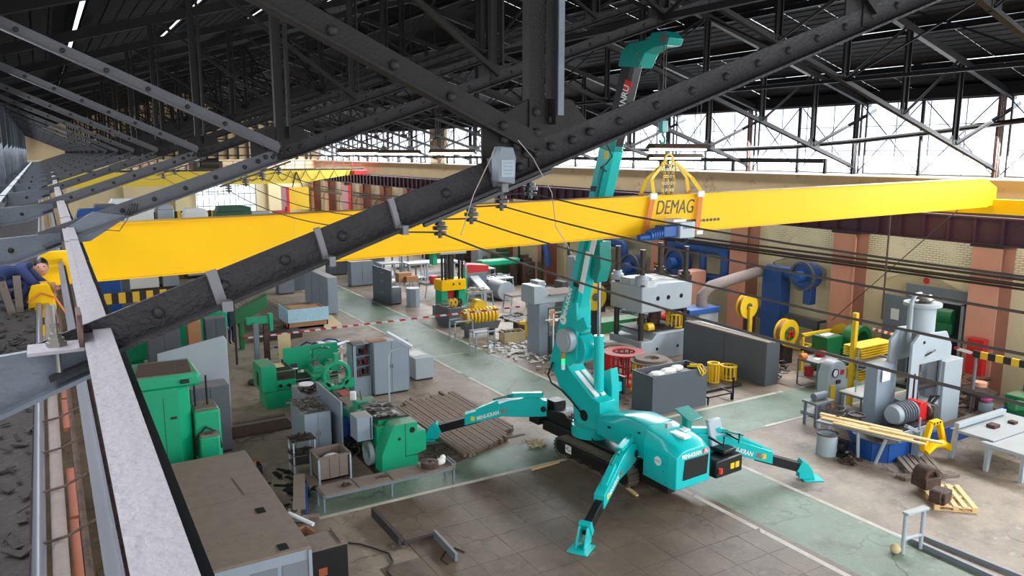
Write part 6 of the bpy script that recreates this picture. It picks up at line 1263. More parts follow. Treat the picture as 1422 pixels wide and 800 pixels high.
# blue basin
t = thing('blue_basin', 'large blue curved basin rim on the floor under the timber table', 'basin', (0,0,0))
pts = [(21.521, 14.780, 0.000), (20.805, 14.138, 0.000), (20.398, 13.580, 0.000), (20.351, 13.100, 0.000), (20.620, 12.754, 0.000), (21.287, 12.668, 0.000), (22.167, 12.723, 0.000), (23.724, 12.747, 0.000), (25.626, 12.785, 0.000), (27.481, 12.951, 0.000)]
m = MB()
for a, b in zip(pts[:-1], pts[1:]): m.bar((a[0],a[1]+0.3,0.28),(b[0],b[1]+0.3,0.28),0.06,0.56)
obj('rim_wall', m, 'blue_d', t, sm=False)
m = MB()
for a, b in zip(pts[:-1], pts[1:]): m.add([(a[0],a[1]+0.33,0.3),(b[0],b[1]+0.33,0.3),(b[0]+0.15,b[1]+1.0,0.3),(a[0]+0.15,a[1]+1.0,0.3)],[(0,1,2,3)])
obj('basin_floor', m, 'dirt', t, sm=False)
# yellow bracket
t = thing('yellow_bracket', 'bright yellow triangular lifting bracket lying in the blue basin', 'bracket', ((22.028, 12.416, 0.000)[0],(22.028, 12.416, 0.000)[1]+0.15,0.0))
obj('arch', MB().bar((-0.5,0,0.35),(-0.22,0,1.15),0.14,0.16,(0,1,0)).bar((-0.22,0,1.15),(0.2,0,1.15),0.14,0.16,(0,1,0)).bar((0.2,0,1.15),(0.55,0,0.4),0.14,0.16,(0,1,0)), 'yellow', t, bev=0.02)
obj('curved_plate', MB().tube([(-0.5,-0.1,0.35),(-0.2,-0.15,0.55),(0.2,-0.15,0.5),(0.6,-0.15,0.3)],0.12,8), 'yellow', t)
for x in (-0.15,0,0.15): obj('pin_hole', MB().cyl((x,-0.09,1.15),(x,-0.07,1.15),0.04,n=10), 'black', t)
b_ = (21.607, 12.668, 0.000)
single('vice_post', 'grey cast post on the old pallet right of the timber table', 'post', MB().box(-0.12,0.12,-0.12,0.12,-0.02,0.75).cyl((0,0,0.75),(0,0,1.15),0.03).bar((-0.5,0.1,0.95),(0,0,0.7),0.14,0.1), 'grey_blue', (b_[0],b_[1]+0.1,0.16), bev=0.01)
# right hand tables
t = table('grey_bench','heavy grey bench with a raised back rail at right',0,0,2.9,1.25,0.9,'grey_l','grey_l',0.12,splay=0.15)
a_ = (23.348, 11.630, 0.000); t.location = (22.3,10.9,0)
q_ = (22.853, 11.294, 0.900); t.location = (q_[0]-0.2,q_[1]-0.1,0); t.rotation_euler = (0,0,0.0)
obj('back_rail', B(0.0,2.6,1.0,1.15,0.95,1.1), 'grey_l', t, bev=0.01); obj('rust_block', B(1.0,1.3,0.5,0.75,0.9,1.0), 'rust', t); obj('rust_block', B(1.9,2.1,0.4,0.6,0.9,0.98), 'rust', t)
# pallets
def pallet(name, label, loc, rz, m, w=1.25, d=1.0, n=5, grp=None):
    t = thing(name, label, 'pallet', loc, rz, grp)
    for i in range(n): obj('slat', B(i*(w-0.12)/(n-1), i*(w-0.12)/(n-1)+0.13, 0, d, 0.12, 0.145), m, t, sm=False)
    for y in (0, d/2-0.05, d-0.1):
        obj('stringer', B(0,w,y,y+0.1,0.095,0.12), m, t, sm=False); obj('bottom_board', B(0,w,y,y+0.1,0,0.02), m, t, sm=False)
        for x in (0, w/2-0.06, w-0.12): obj('block', B(x,x+0.13,y,y+0.1,0.02,0.095), m, t, sm=False)
    return t
pallet('pallet','new pale wooden pallet with a rusty coil on it at lower right', (18.85,10.55,0), -0.75, 'wood', 1.0, 1.45)
pallet('pallet','old brown wooden pallet lying behind the new pale pallet', ((20.250, 12.139, 0.000)[0],(20.250, 12.139, 0.000)[1]+0.0,0), -0.7, 'wood_old', 1.0, 2.1, 6)
b_ = (19.278, 10.468, 0.150)
single('rusty_coil', 'rusty wound coil block on the new pale pallet', 'coil', MB().box(-0.32,0.3,-0.2,0.3,0,0.36).ring((-0.25,0.05,0.2),0.22,0.1,-0.15,0.2,14,'y'), 'rust', (b_[0]-0.1,b_[1]+0.1,0.15), 0.2, bev=0.03)
bpy.data.objects['rusty_coil'].scale = (0.8,0.8,0.85)
b_ = (19.754, 10.942, 0.150)
single('rusty_coil', 'rusty coil with a square iron yoke on the old pallet edge', 'coil', MB().box(-0.3,0.25,-0.2,0.3,0,0.3).box(-0.2,0.2,-0.05,0.15,0.3,0.5).ring((0.0,0.05,0.3),0.28,0.15,-0.2,0.25,14,'y'), 'rust', (b_[0],b_[1]+0.35,0.15), -0.2, bev=0.03)
m = MB()
for i in range(3): m.bar((0,0.12*i,0.05),(1.6,-0.6+0.12*i,0.05),0.08,0.08)
single('loose_laths', 'loose old laths beside the old brown pallet', 'laths', m, 'wood_old', ((19.870, 12.023, 0.000)[0],(19.870, 12.023, 0.000)[1],0), sm=False)
# barrier frame
a, b = Vector((16.080, 9.625, 0.000)), Vector((16.651, 9.552, 0.000))
t = thing('guard_frame', 'grey tubular guard frame standing on the white line at lower right', 'guard', tuple(a))
d_ = b-a; h_ = 0.98
obj('post', MB().cyl((0,0,0),(0,0,h_),0.045,n=12), 'grey_l', t); obj('post', MB().cyl((d_.x,d_.y,0),(d_.x,d_.y,h_),0.045,n=12), 'grey_l', t)
obj('top_cap', MB().bar((-0.08,-0.03,h_+0.02),(d_.x*1.15,d_.y*1.15,h_+0.02),0.16,0.06), 'grey_l', t, bev=0.01); obj('cross_rail', MB().cyl((0,0,0.35),(d_.x,d_.y,0.35),0.04,n=10), 'grey_l', t)
e1, e2 = Vector((16.742, 9.892, 0.000)), Vector((16.705, 7.649, 0.000))
obj('ground_channel', MB().bar(e1-a+Vector((0,0,0.06)), e2-a+Vector((0,0,0.06)), 0.1, 0.12), 'grey_m', t, sm=False)
e1, e2 = Vector((17.136, 9.819, 0.000)), Vector((17.261, 7.612, 0.000)); obj('ground_channel', MB().bar(e1-a+Vector((0,0,0.05)), e2-a+Vector((0,0,0.05)), 0.06, 0.1), 'grey_m', t, sm=False)
b_ = (15.969, 9.729, 0.000)
single('rope_ball', 'small ball of yellowish rope beside the guard frame', 'rope ball', MB().ball((0,0,0.11),0.12), 'ply', (b_[0],b_[1],0))
b_ = (16.359, 9.421, 0.000)
# far right: doorway, machines
dw = thing('doorway_room', 'grey framed doorway opening in the right wall behind the frame press', 'doorway', (29.9,15.9,0))
obj('frame_top', B(0.0,0.25,0.45,2.7,3.2,3.32), 'grey_l', dw); obj('frame_side', B(0.0,0.25,0.45,0.57,0,3.25), 'grey_l', dw); obj('frame_side', B(0.0,0.25,2.58,2.7,0,3.25), 'grey_l', dw); obj('dark_room_panel', B(0.1,0.3,0.5,2.6,0,3.22), 'dark_room', dw, sm=False); obj('grey_surround', MB().box(0.07,0.09,-0.1,2.9,3.2,3.75).box(0.07,0.09,-0.15,0.45,1.6,3.3), 'grey_m', dw, sm=False)  # the opening is a solid panel with the room's darkness painted on
dl = obj('door_leaf', B(-0.12,-0.05,2.6,3.7,0,3.22), 'grey_m', dw, bev=0.01, label='open grey door leaf'); obj('door_notice', B(-0.14,-0.12,3.0,3.35,2.2,2.65), 'paper', dl)
obj('green_engine', MB().cyl((0.02,0.8,2.7),(0.02,1.6,2.7),0.3,n=16).box(-0.1,0.1,0.8,1.7,2.0,2.5), 'green_d', dw, bev=0.03)
single('green_lathe_head', 'dark green arched machine left of the open grey door', 'machine', MB().ring((0,0,1.3),0.62,0.4,-0.3,0.3,20,'y').box(-0.7,0.6,-0.4,0.4,0,1.0), 'green_d', (28.7,20.0,0), bev=0.02)
single('red_cabinet', 'tall narrow red box on the right pilaster', 'box', B(0,0.3,0,0.6,0,1.35), 'red', (28.95,15.0,0.9), bev=0.01)
t = thing('hazard_barrier', 'yellow and black striped rail before the right pilaster', 'barrier', (25.3,9.6,0)) 
a, b = Vector((27.000, 14.295, 2.190)), Vector((27.000, 12.612, 2.277)); t.location = (a.x,a.y,0)
obj('striped_rail', MB().box(-0.05,0.05,-6,0,a.z-0.12,a.z+0.12), 'hazard_y', t, sm=False); obj('post', MB().cyl((0,-0.1,0),(0,-0.1,a.z),0.05), 'grey_m', t); obj('post', MB().cyl((0,-4,0),(0,-4,a.z),0.05), 'grey_m', t)
t = thing('green_drill', 'bright green machine with arms at the right edge', 'machine', (27.7,11.9,0))
obj('body', MB().box(-0.4,1.2,0.5,1.4,0,1.0).box(0.3,0.9,0.6,1.2,1.0,1.6).bar((-1.3,0.7,0.9),(0.2,0.9,0.6),0.3,0.3), 'green_d', t, bev=0.05); obj('head', MB().cyl((0.6,0.9,1.6),(0.6,0.9,2.1),0.3), 'green_d', t); 
single('orange_cylinder', 'dusty orange gas cylinder pair standing right of the frame press', 'cylinder', MB().cyl((0,0,0),(0,0,0.45),0.22,n=16).cyl((0,0,0.5),(0,0,1.1),0.22,n=16).ring((0,0,0),0.235,0.2,0.42,0.52,16), 'pink', ((27.582, 14.274, 0.000)[0],(27.582, 14.274, 0.000)[1],0))
single('pink_ball', 'hot pink ball-shaped cap near the right edge', 'cap', MB().ball((0,0,0),0.2,0.2,0.12), 'pinkball', (27.008, 13.719, 0.750))
single('ball_stool', 'grey pillar stool under the hot pink cap', 'stool', MB().cyl((0,0,0),(0,0,0.6),0.22,n=14), 'grey_l', ((27.008, 13.719, 0.750)[0],(27.008, 13.719, 0.750)[1],0))
single('round_table', 'dark round table behind the orange cylinders', 'table', MB().cyl((0,0,0.85),(0,0,0.95),0.55,n=20).cyl((0,0,0),(0,0,0.85),0.08), 'metal_d', (27.0,14.0,0))
single('corner_bench', 'grey bench corner with blue things at the right edge', 'bench', MB().box(0,2,0,1.2,0.75,0.85).box(0.05,0.15,0.05,0.15,0,0.75).box(0.05,0.15,1.0,1.1,0,0.75), 'grey_l', ((22.416, 10.505, 0.000)[0],(22.416, 10.505, 0.000)[1]-0.3,0), sm=False)
clutter('rusty_shelf', 'pile of rusty parts against the wall right of the pilaster', 26.2,28.6,14.4,15.6,0.0,120,'scrap','rust',(0.1,0.5),seed=33,hgt=1.0)
# ---------------- blue ducts on the right wall ----------------
def duct(name, label, paths, fans, boxes=()):
    t = thing(name, label, 'duct', (29.6,paths[0][1][0][1],0))
    o_ = Vector(t.location)
    for r, pts in paths:
        # rounded elbows
        P_ = [Vector(p)-o_ for p in pts]; out = [P_[0]]
        for i in range(1, len(P_)-1):
            a = (P_[i-1]-P_[i]).normalized()*r*1.6; b = (P_[i+1]-P_[i]).normalized()*r*1.6
            for s in range(5): u = s/4; out.append(P_[i]+a*(1-u)**2+b*u**2)
        out.append(P_[-1]); obj('pipe', MB().tube(out, r, 14), 'blue', t)
    for c, r in fans:
        c = Vector(c)-o_; f = obj('fan_casing', MB().cyl(c+Vector((-0.3,0,0)),c+Vector((0.3,0,0)),r,n=24), 'blue', t, bev=0.03); obj('fan_rim', MB().ring((c.x,c.y,c.z),r*1.12,r*0.95,-0.42,-0.28,24,'x'), 'grey_d', f); obj('fan_motor', MB().cyl(c+Vector((-0.8,0,0)),c+Vector((-0.3,0,0)),r*0.42,n=16), 'blue', f)
    for bb in boxes: obj('duct_box', B(bb[0]-o_.x,bb[1]-o_.x,bb[2]-o_.y,bb[3]-o_.y,bb[4],bb[5]), 'blue', t, bev=0.02)
    return t
duct('exhaust_duct','blue exhaust duct loop with fan on the wall between the two middle pilasters', [(0.32,[(29.6,32.2,4.1),(29.6,28.3,4.1),(29.6,28.3,2.5),(29.6,30.8,2.4),(29.6,31.8,2.6)]),(0.2,[(29.6,30.0,4.1),(29.6,29.9,0.6)])], [((29.45,31.6,3.1),0.7)], [(29.3,29.9,31.9,32.5,3.6,4.4)])
duct('exhaust_duct','blue exhaust duct with round fan on the wall left of the near pilaster', [(0.3,[(29.6,25.6,3.45),(29.6,23.6,3.5)])], [((29.4,23.2,3.5),0.6)], [(29.2,29.9,24.5,25.6,0,3.6),(29.3,29.7,22.9,23.3,2.2,3.2)])
duct('exhaust_duct','blue exhaust pipe with fan seen just right of the boom', [(0.24,[(29.5,42.0,3.6),(29.5,36.4,3.6),(29.5,36.4,1.8)])], [((29.3,35.2,2.4),0.75)])
duct('exhaust_duct','thin blue elbow pipe far left of the boom', [(0.2,[(28.95,47.5,3.0),(28.95,44.2,3.0),(28.95,43.8,1.4)])], [])
t = thing('grinding_machine', 'pale grey machine with blue hood and bent suction pipe beyond the slate enclosure', 'machine', (25.2,25.6,0))
obj('body', B(0,1.2,0,0.9,0,1.75), 'grey_l', t, bev=0.03); obj('blue_hood', B(-0.7,1.2,-0.1,0.9,1.75,2.0), 'blue', t, bev=0.03); obj('suction_pipe', MB().tube([(0.5,0.4,1.9),(0.5,0.4,2.5),(0.9,0.3,2.9),(2.6,0.2,3.2),(4.2,0.2,3.4)],0.26,12), 'insul', t)
single('salmon_box', 'salmon painted plinth block beside the grinding machine', 'block', B(0,1.2,0,0.8,0,3.0), 'pink', (27.9,29.2,0), bev=0.02)
clutter('iron_scrap', 'heap of rusty castings between the press and the right wall', 25.4,27.2,27.4,30.6,0,200,'scrap','rust',(0.15,0.6),seed=35,hgt=0.6)
single('red_casting', 'red casting on the scrap heap', 'casting', MB().ball((0,0,0.4),0.5,0.4,0.3), 'red_dirty', (26.4,29.6,0.4))
single('green_trough', 'long green steel trough behind the four-column press', 'trough', MB().prism([(0,0),(3.2,0),(3.4,0.6),(-0.1,0.6)],'y',0,1.0), 'green_d', (22.6,30.6,0), bev=0.02)
single('electric_cabinet', 'slate electrical box on the wall right of the boom', 'electrical box', B(0,0.4,0,1.6,0,1.3), 'grey_d', (28.8,37.6,2.0), bev=0.02)
single('warning_notice', 'orange and black striped warning notice on a pilaster behind the press', 'notice', B(-0.02,0,0,0.55,0,0.9), 'notice', (29.29,P0+BAY*3+0.2,2.0))
single('danger_disc', 'small dark red round sign above the doorway', 'sign', MB().cyl((0,0,0),(-0.03,0,0),0.13,n=18), 'red_dirty', (30.020, 17.995, 3.951))
# ---------------- mid distance, right of the aisle ----------------
# mesh guard and grey machine left of the mast
t = thing('guarded_machine', 'pale grey machine in a dark wire guard with green sheet left of the boom', 'machine', (18.6,28.4,0))
t.location.x += 0.35; t.scale = (0.78,0.8,0.9)
obj('cabinet', B(-0.6,0.0,0.3,1.6,0,2.6), 'grey_blue', t, bev=0.03); obj('sloping_top', MB().prism([(-0.9,2.6),(2.2,2.6),(2.2,3.0),(0.2,3.0),(-0.3,3.5),(-0.9,3.5)],'y',0.4,1.8), 'grey_l', t, bev=0.04); obj('table_slab', B(0.1,2.3,0.2,1.9,3.0,3.06), 'wood_old', t)
obj('machine_body', B(0.1,1.2,0.6,1.6,0.2,1.6), 'grey_l', t, bev=0.03); obj('dark_foot', B(0.2,1.4,0.4,1.4,0,0.9), 'grey_d', t, bev=0.02)
g = obj('guard_frame', MB().box(-0.4,-0.35,-0.3,-0.25,0,2.5).box(1.9,1.95,-0.3,-0.25,0,2.5).box(0.75,0.8,-0.3,-0.25,0,2.5).box(-0.4,1.95,-0.3,-0.25,2.45,2.5).box(-0.4,1.95,-0.3,-0.25,0,0.06).box(-0.4,1.95,-0.3,-0.25,1.2,1.25), 'green_k', t, sm=False)
obj('green_sheet', B(0.3,1.9,-0.28,-0.26,1.1,2.2), 'green_k', g, sm=False)
for i in range(12): obj('mesh_wire', MB().box(-0.38+i*0.2,-0.372+i*0.2,-0.27,-0.262,0.06,1.2), 'green_k', g, sm=False)
obj('white_pipe', MB().box(-0.1,-0.04,-0.35,-0.3,0.1,2.2).box(-0.6,1.9,-0.35,-0.3,1.9,1.95), 'white', t, sm=False)
for x in (-0.3,): obj('notice_sheet', MB().box(x,x+0.35,-0.33,-0.31,1.6,2.35), 'card', t, sm=False); 
single('drawing_clip', 'bent sheet with yellow clip on the sloping grey machine top', 'sheet', MB().quad((0,0,0),(0.9,0.2,0.5),(1.0,0.5,0.6),(0.1,0.3,0.05),0.03), 'wood_old', (20.2,28.4,2.7))
single('yellow_clamp', 'yellow clamp frame on the floor by the wire guard', 'clamp', MB().box(0,0.5,0,0.15,0.75,0.9).box(0.35,0.5,0,0.15,0,0.9).box(0.1,0.5,0,0.15,0,0.12), 'yellow_tool', ((19.333, 31.697, 0.000)[0],(19.333, 31.697, 0.000)[1],0), bev=0.02)
b_ = (18.302, 31.462, 0.000)
t = thing('tool_crate', 'open plywood crate full of tools on the floor by the yellow clamp', 'crate', (b_[0],b_[1],0), -0.2)
obj('wall', MB().box(0,1.1,0,0.03,0,0.5).box(0,1.1,0.75,0.78,0,0.5).box(0,0.03,0,0.78,0,0.5).box(1.07,1.1,0,0.78,0,0.5), 'ply', t, sm=False); clutter('tools','',0.1,0.8,0.1,0.6,0.3,30,parent=t,seed=41,ms='black',s=(0.1,0.4),hgt=0.2)
clutter('torn_paper', 'litter of torn white wrapping along the aisle edge', 17.1,19.5,27.0,31.5,0.0,110,'litter','paper',(0.1,0.55),seed=42,hgt=0.05)
clutter('floor_scraps', 'brown scraps on the floor before the wire guard', 17.2,20.5,24.6,30.5,0.0,60,'litter','wood_old',(0.1,0.5),seed=43,hgt=0.04)
# small sawhorse frames and coil trough
for i, (a, lab) in enumerate((((16.484, 33.051, 0.000),'left grey angle-iron stand by the yellow coils'),((16.246, 30.470, 0.000),'right grey angle-iron stand by the yellow coils'))):
    x = 0.95
    single('steel_stand', lab, 'stand', MB().box(0,0.06,0,0.06,0,0.95).box(x,x+0.06,0,0.06,0,0.95).box(0,x+0.06,0,0.06,0.9,0.97).box(0,0.06,0.6,0.66,0,0.95).box(x,x+0.06,0.6,0.66,0,0.95).box(0,x+0.06,0.6,0.66,0.9,0.97).box(0,0.06,0,0.66,0.3,0.35).box(x,x+0.06,0,0.66,0.3,0.35), 'grey_l', (a[0],a[1],0), sm=False, group='grey stands by the yellow coils')
b_ = (17.241, 32.771, 0.000)
t = thing('coil_trough', 'row of yellow ribbed coils lying in a dark trough by the aisle', 'coils', (b_[0],b_[1]+0.4,0))
obj('trough', MB().prism([(0,0.35),(1.7,0.35),(1.9,0.75),(-0.2,0.75)],'y',0,0.7).box(0.1,0.2,0.1,0.6,0,0.4).box(1.5,1.6,0.1,0.6,0,0.4), 'grey_d', t, bev=0.01)
for i in range(9): obj('coil', MB().ring((0.05+i*0.2,0.35,1.0),0.42,0.26,-0.06,0.06,20,'x'), 'yellow_tool', t)
obj('end_coil', MB().cyl((0.9,0.35,1.45),(0.9,0.8,1.45),0.35,n=18), 'yellow_tool', t)
chunk('brown_box', 'small rusty box right of the yellow coils', 'box', (20.2,33.3,0.6,0.5,0.45), 'rust')
# green and yellow press
t = thing('green_press', 'green column press with a yellow crossbeam and dark upper columns', 'press', (18.1,38.4,0))
t.scale = (0.5,0.5,0.7); t.location = (18.35,38.3,0)
obj('base', B(-0.2,3.0,0,2.2,0,0.8), 'grey_m', t, bev=0.03); 
for x in (0,2.15): obj('lower_column', B(x,x+0.75,0.2,1.8,0.8,2.1), 'green', t, bev=0.04)
obj('green_rear', B(0.7,2.2,1.4,1.8,0.9,2.0), 'green', t, bev=0.02); obj('table', B(0.6,2.3,0.2,1.5,1.2,1.35), 'grey_l', t, bev=0.02)
yb = obj('yellow_crossbeam', B(-0.05,2.95,0.0,2.0,2.1,2.95), 'yellow', t, bev=0.04)
for x in (1.4,2.15): obj('beam_hole', MB().cyl((x,-0.01,2.6),(x,0.02,2.6),0.1,n=14), 'black', yb)
for x in (0.2,0.6,2.3,2.7): obj('upper_column', MB().cyl((x,0.4,2.95),(x,0.4,5.2),0.12,n=12), 'black', t); 
obj('ram', MB().cyl((1.45,0.9,2.95),(1.45,0.9,5.2),0.42,n=18), 'metal_d', t); obj('rod', MB().cyl((0.95,0.5,2.95),(0.95,0.5,5.2),0.05), 'chrome', t); obj('crown', MB().box(-0.2,3.0,-0.1,2.1,5.0,6.1), 'grey_l', t, bev=0.06); obj('green_tank', B(-0.8,-0.3,0.5,1.5,4.2,5.6), 'green', t, bev=0.03); obj('red_part', B(1.0,1.9,0.9,1.2,1.35,2.05), 'red_dirty', t)
for i in range(4): obj('ladder_rail', MB().box(3.2+0.25*i*0,3.25,0.2+i*0.3,0.25+i*0.3,0.5,3.8), 'green', t, sm=False)
t = thing('grey_chest', 'slate grey open-topped chest with parts on top in front of the green press', 'chest', (17.5,35.8,0)); t.scale = (0.52,0.8,0.9); obj('body', B(0,2.0,0,2.0,0.12,1.12), 'grey_d', t, bev=0.02)
for x in (0.1,1.8): obj('foot', B(x,x+0.12,0.1,1.9,0,0.12), 'grey_d', t)
clutter('parts','',0.1,1.8,0.1,1.6,1.12,40,parent=t,seed=44,ms='metal',s=(0.15,0.5),hgt=0.25)
for i in range(3): obj('brass_ring', MB().ring((0.7+i*0.5,0.6,1.35),0.25,0.14,-0.1,0.1,16,'y'), 'yellow_tool' if i < 2 else 'metal_d', t)
# door slab, small cabinets
t = thing('door_slab', 'tall slate grey steel sheet standing upright by the left border of the work area', 'sheet', (17.2,42.9,0)); obj('sheet', B(0,0.07,0,3.0,0,2.1), 'grey_d', t, bev=0.006)
for z in (0.6,1.3,1.8): obj('scratch_bracket', B(-0.01,0,1.2,1.6,z,z+0.03), 'grey_l', t)
cabinet('small_cabinet', 'small grey cabinet touching the upright slate sheet', (17.35,43.1,0.6,0,1.05), 'grey_m', 1, d=0.6)
single('octagonal_cabinet', 'pale octagonal steel cabinet right of the upright slate sheet', 'cabinet', MB().cyl((0,0,0),(0,0,1.1),0.42,n=8), 'grey_blue', (18.3,42.2,0), bev=0.01, sm=False)
# table rows with boxes
def gtab(x, y, w, d, h, lab, top='wood_old', sp=0.12): return table('work_bench', lab, x, y, w, d, h, top, 'grey_l', 0.06, splay=sp, rail=True)
gtab(17.8,45.5,2.0,1.4,0.95,'white-topped work bench behind the octagonal cabinet','paper')
single('carton_stack', 'two brown cartons on the white-topped work bench', 'cartons', MB().box(0,0.9,0,0.6,0,0.55).box(0.4,1.2,-0.3,0.3,0,0.35), 'card', (18.7,45.3,0.96), bev=0.01)
gtab(20.0,44.0,2.2,1.2,0.9,'grey work bench with a red box left of the green press')
single('red_toolbox', 'small red toolbox on the grey work bench', 'toolbox', B(0,0.4,0,0.4,0,0.45), 'red', (20.4,44.0,0.92), bev=0.02)
for i, (x, y, lab) in enumerate(((19.4,50.0,'grey slatted bench frame behind the cartons, left'),(21.0,49.0,'grey slatted bench frame behind the cartons, right'),(22.8,50.5,'long pale grey bench row beyond the slatted frames'),(23.4,56.5,'long pale grey bench row under the girder'))):
    table('frame_bench', lab, x, y, 1.5 if i < 2 else 3.0, 1.2 if i<2 else 1.8, 1.5 if i < 2 else 1.2, 'grey_l','grey_l',0.1, shelf=True, group='pale grey bench frames')
single('red_motor', 'red electric motor on a bench under the yellow girder', 'motor', MB().cyl((0,0,0),(1.6,0,0),0.5,n=18).cyl((1.6,0,0),(2.0,0,0),0.3,n=14).box(0.2,1.2,-0.4,0.4,-0.7,-0.4), 'red_dirty', (20.6,54.0,2.3), bev=0.03)
single('black_motor', 'dark motor drum left of the red electric motor', 'motor', MB().cyl((0,0,0),(0.9,0,0),0.55,n=18), 'metal_d', (19.4,54.0,2.13), bev=0.03)
table('motor_bench', 'dark bench below the red electric motor', 19.2,53.5,3.8,1.4,1.6,'metal_d','grey_m',0.1)
cabinet('far_locker', 'dark grey locker beyond the bench frames, left', (15.6+2.0,56.0,1.4,0,2.0), 'grey_d', 2, d=0.8, group='dark lockers beyond the aisle'); cabinet('far_locker', 'dark grey locker beyond the bench frames, middle', (19.4,57.0,1.4,0,2.2), 'grey_d', 2, d=0.8, group='dark lockers beyond the aisle'); cabinet('far_locker', 'dark grey locker beyond the bench frames, right', (21.4,58.0,1.4,0,2.0), 'grey_d', 2, d=0.8, group='dark lockers beyond the aisle')
cabinet('far_locker', 'slate locker left of the aisle far away', (12.4,50.0,1.0,0,1.8), 'grey_m', 1, d=0.8); chunk('far_box', 'dark box beside the far slate locker', 'box', (13.6,51,1.2,0.8,1.2), 'grey_d'); cabinet('far_locker', 'pair of slate lockers by the aisle under the girder', (17.4,50.5,1.6,0,1.7), 'grey_m', 2, d=0.7)
# tables right of the green press
gtab(20.6,39.6,1.7,1.5,0.95,'long brown-topped trestle bench right of the green press')
gtab(23.8,42.9,1.9,1.1,1.05,'pale-topped trestle bench behind the brown-topped one','paper')
gtab(25.4,47.6,1.6,1.2,0.95,'white-topped bench near the right wall','paper')
gtab(22.4,37.6,1.5,1.0,0.95,'short brown-topped bench left of the sloping grey machine')
single('red_chest', 'red tool chest lid on a grey cabinet right of the green press', 'chest', MB().prism([(0,0),(1.6,0),(1.6,0.4),(0.2,0.55),(0,0.5)],'y',0,1.0), 'red_dirty', (22.3,43.0,1.55), bev=0.02)
chunk('grey_press_body', 'blue-grey sloping machine body under the red tool chest', 'machine', (22.2,42.9,1.5,1.2,1.55), 'grey_m')
single('long_chute', 'pale grey sloping chute in front of the red tool chest', 'chute', MB().bar((22.7,42.8,1.35),(22.75,41.3,0.7),0.6,0.1).box(22.6,22.8,41.3,41.5,0,0.68), 'grey_l', sm=False)
single('white_drum', 'large pale cylinder lying right of the brown-topped bench', 'drum', MB().cyl((0,0,0.6),(0,1.6,0.6),0.6,n=20), 'grey_l', (23.9,40.8,0), bev=0.03)
single('green_roll', 'long dark green roll beyond the pale-topped bench', 'roll', MB().box(0,3.0,0,0.8,1.5,1.9), 'green', (24.6,45.2,0), bev=0.1)
single('green_roll_stand', 'dark stand carrying the long green roll', 'stand', MB().box(0.1,0.3,0.1,0.7,0,1.5).box(2.6,2.8,0.1,0.7,0,1.5).box(0.3,2.6,0.3,0.5,0.3,0.5), 'metal_d', (24.6,45.2,0))
single('ladder_rack', 'pale grey upright ladder rack right of the green press', 'rack', MB().box(0,0.1,0,0.1,0,2.4).box(0.8,0.9,0,0.1,0,2.4).box(0,0.9,0,0.1,2.3,2.4).box(0.4,0.5,0,0.1,0,2.4).box(0,0.9,0,0.1,1.2,1.3), 'grey_l', (21.2,42.6,0), sm=False)
r_.seed(99)
for i in range(9):
    x = 27.6+r_.random()*0.3; y = [31.5,33.6,36.2,45.0,48.6,51.5,54.5,57.5,60.5][i]; mm = r_.choice(['grey_m','grey_l','metal_d','green_k','rust'])
    t = thing('wall_machine', ['low','tall','dark','pale','small','broad','narrow','dusty','squat'][i]+' machine in the row along the right wall, %s from the press' % ORD0[i], 'machine', (x,y,0), 0, 'machines along the right wall')
    hh_ = r_.uniform(1.0,2.0); obj('body', B(0,r_.uniform(0.8,1.1),0,1.2,0,hh_), mm, t, bev=0.03); obj('head', MB().cyl((0.5,0.6,hh_),(0.5,0.6,hh_+0.5),0.3,n=14).box(0.2,0.9,0.2,0.8,hh_,hh_+0.25), mm, t, bev=0.02); obj('handwheel', MB().ring((0.5,-0.1,hh_*0.6),0.2,0.15,-0.03,0.03,16,'y'), 'metal', t)
for i in range(8):
    y = 38.4+i*3.1
    single('green_post', 'slim dark green pipe post along the right wall, %s from the press' % ORD0[i], 'post', MB().cyl((0,0,0),(0,0,5.2),0.09,n=8), 'green_k', (29.0,y,0), group='pipe posts along the right wall')
cabinet('switch_cabinet', 'tall pale switch cabinet on the right wall left of the boom', (28.0,39.2,0.9,0,2.6), 'grey_l', 1, d=1.0)
spool('cable_reel','green and yellow ringed wheel behind the four-column press', (20.9,27.9,2.6),0.62,0.3,'yellow_tool','green_d','y')
single('reel_pedestal', 'dark pedestal carrying the green and yellow wheel', 'pedestal', B(-0.2,0.2,-0.3,0.3,0,2.2), 'metal_d', (20.9,28.1,0), bev=0.02)
single('press_tube_frame', 'low frame of pale angle iron behind the boom foot', 'frame', MB().box(0,2.6,0,0.06,0.5,0.56).box(0,2.6,1.2,1.26,0.5,0.56).box(0,2.6,2.4,2.46,0.5,0.56).box(0,0.06,0,2.4,0.5,0.56).box(2.54,2.6,0,2.4,0.5,0.56).box(0,0.06,0,0.06,0,1.2).box(2.54,2.6,0,0.06,0,1.2).box(0,2.6,0,0.06,1.14,1.2), 'grey_l', (20.0,31.5,0), sm=False)
for i in range(3): chunk('angle_block', 'small grey steel block in the row behind the boom knuckle, %s' % ['left','middle','right'][i], 'block', (19.2+i*0.75,26.9-i*0.2,0.55,0.5,0.75), 'grey_m', group='steel blocks behind the boom')
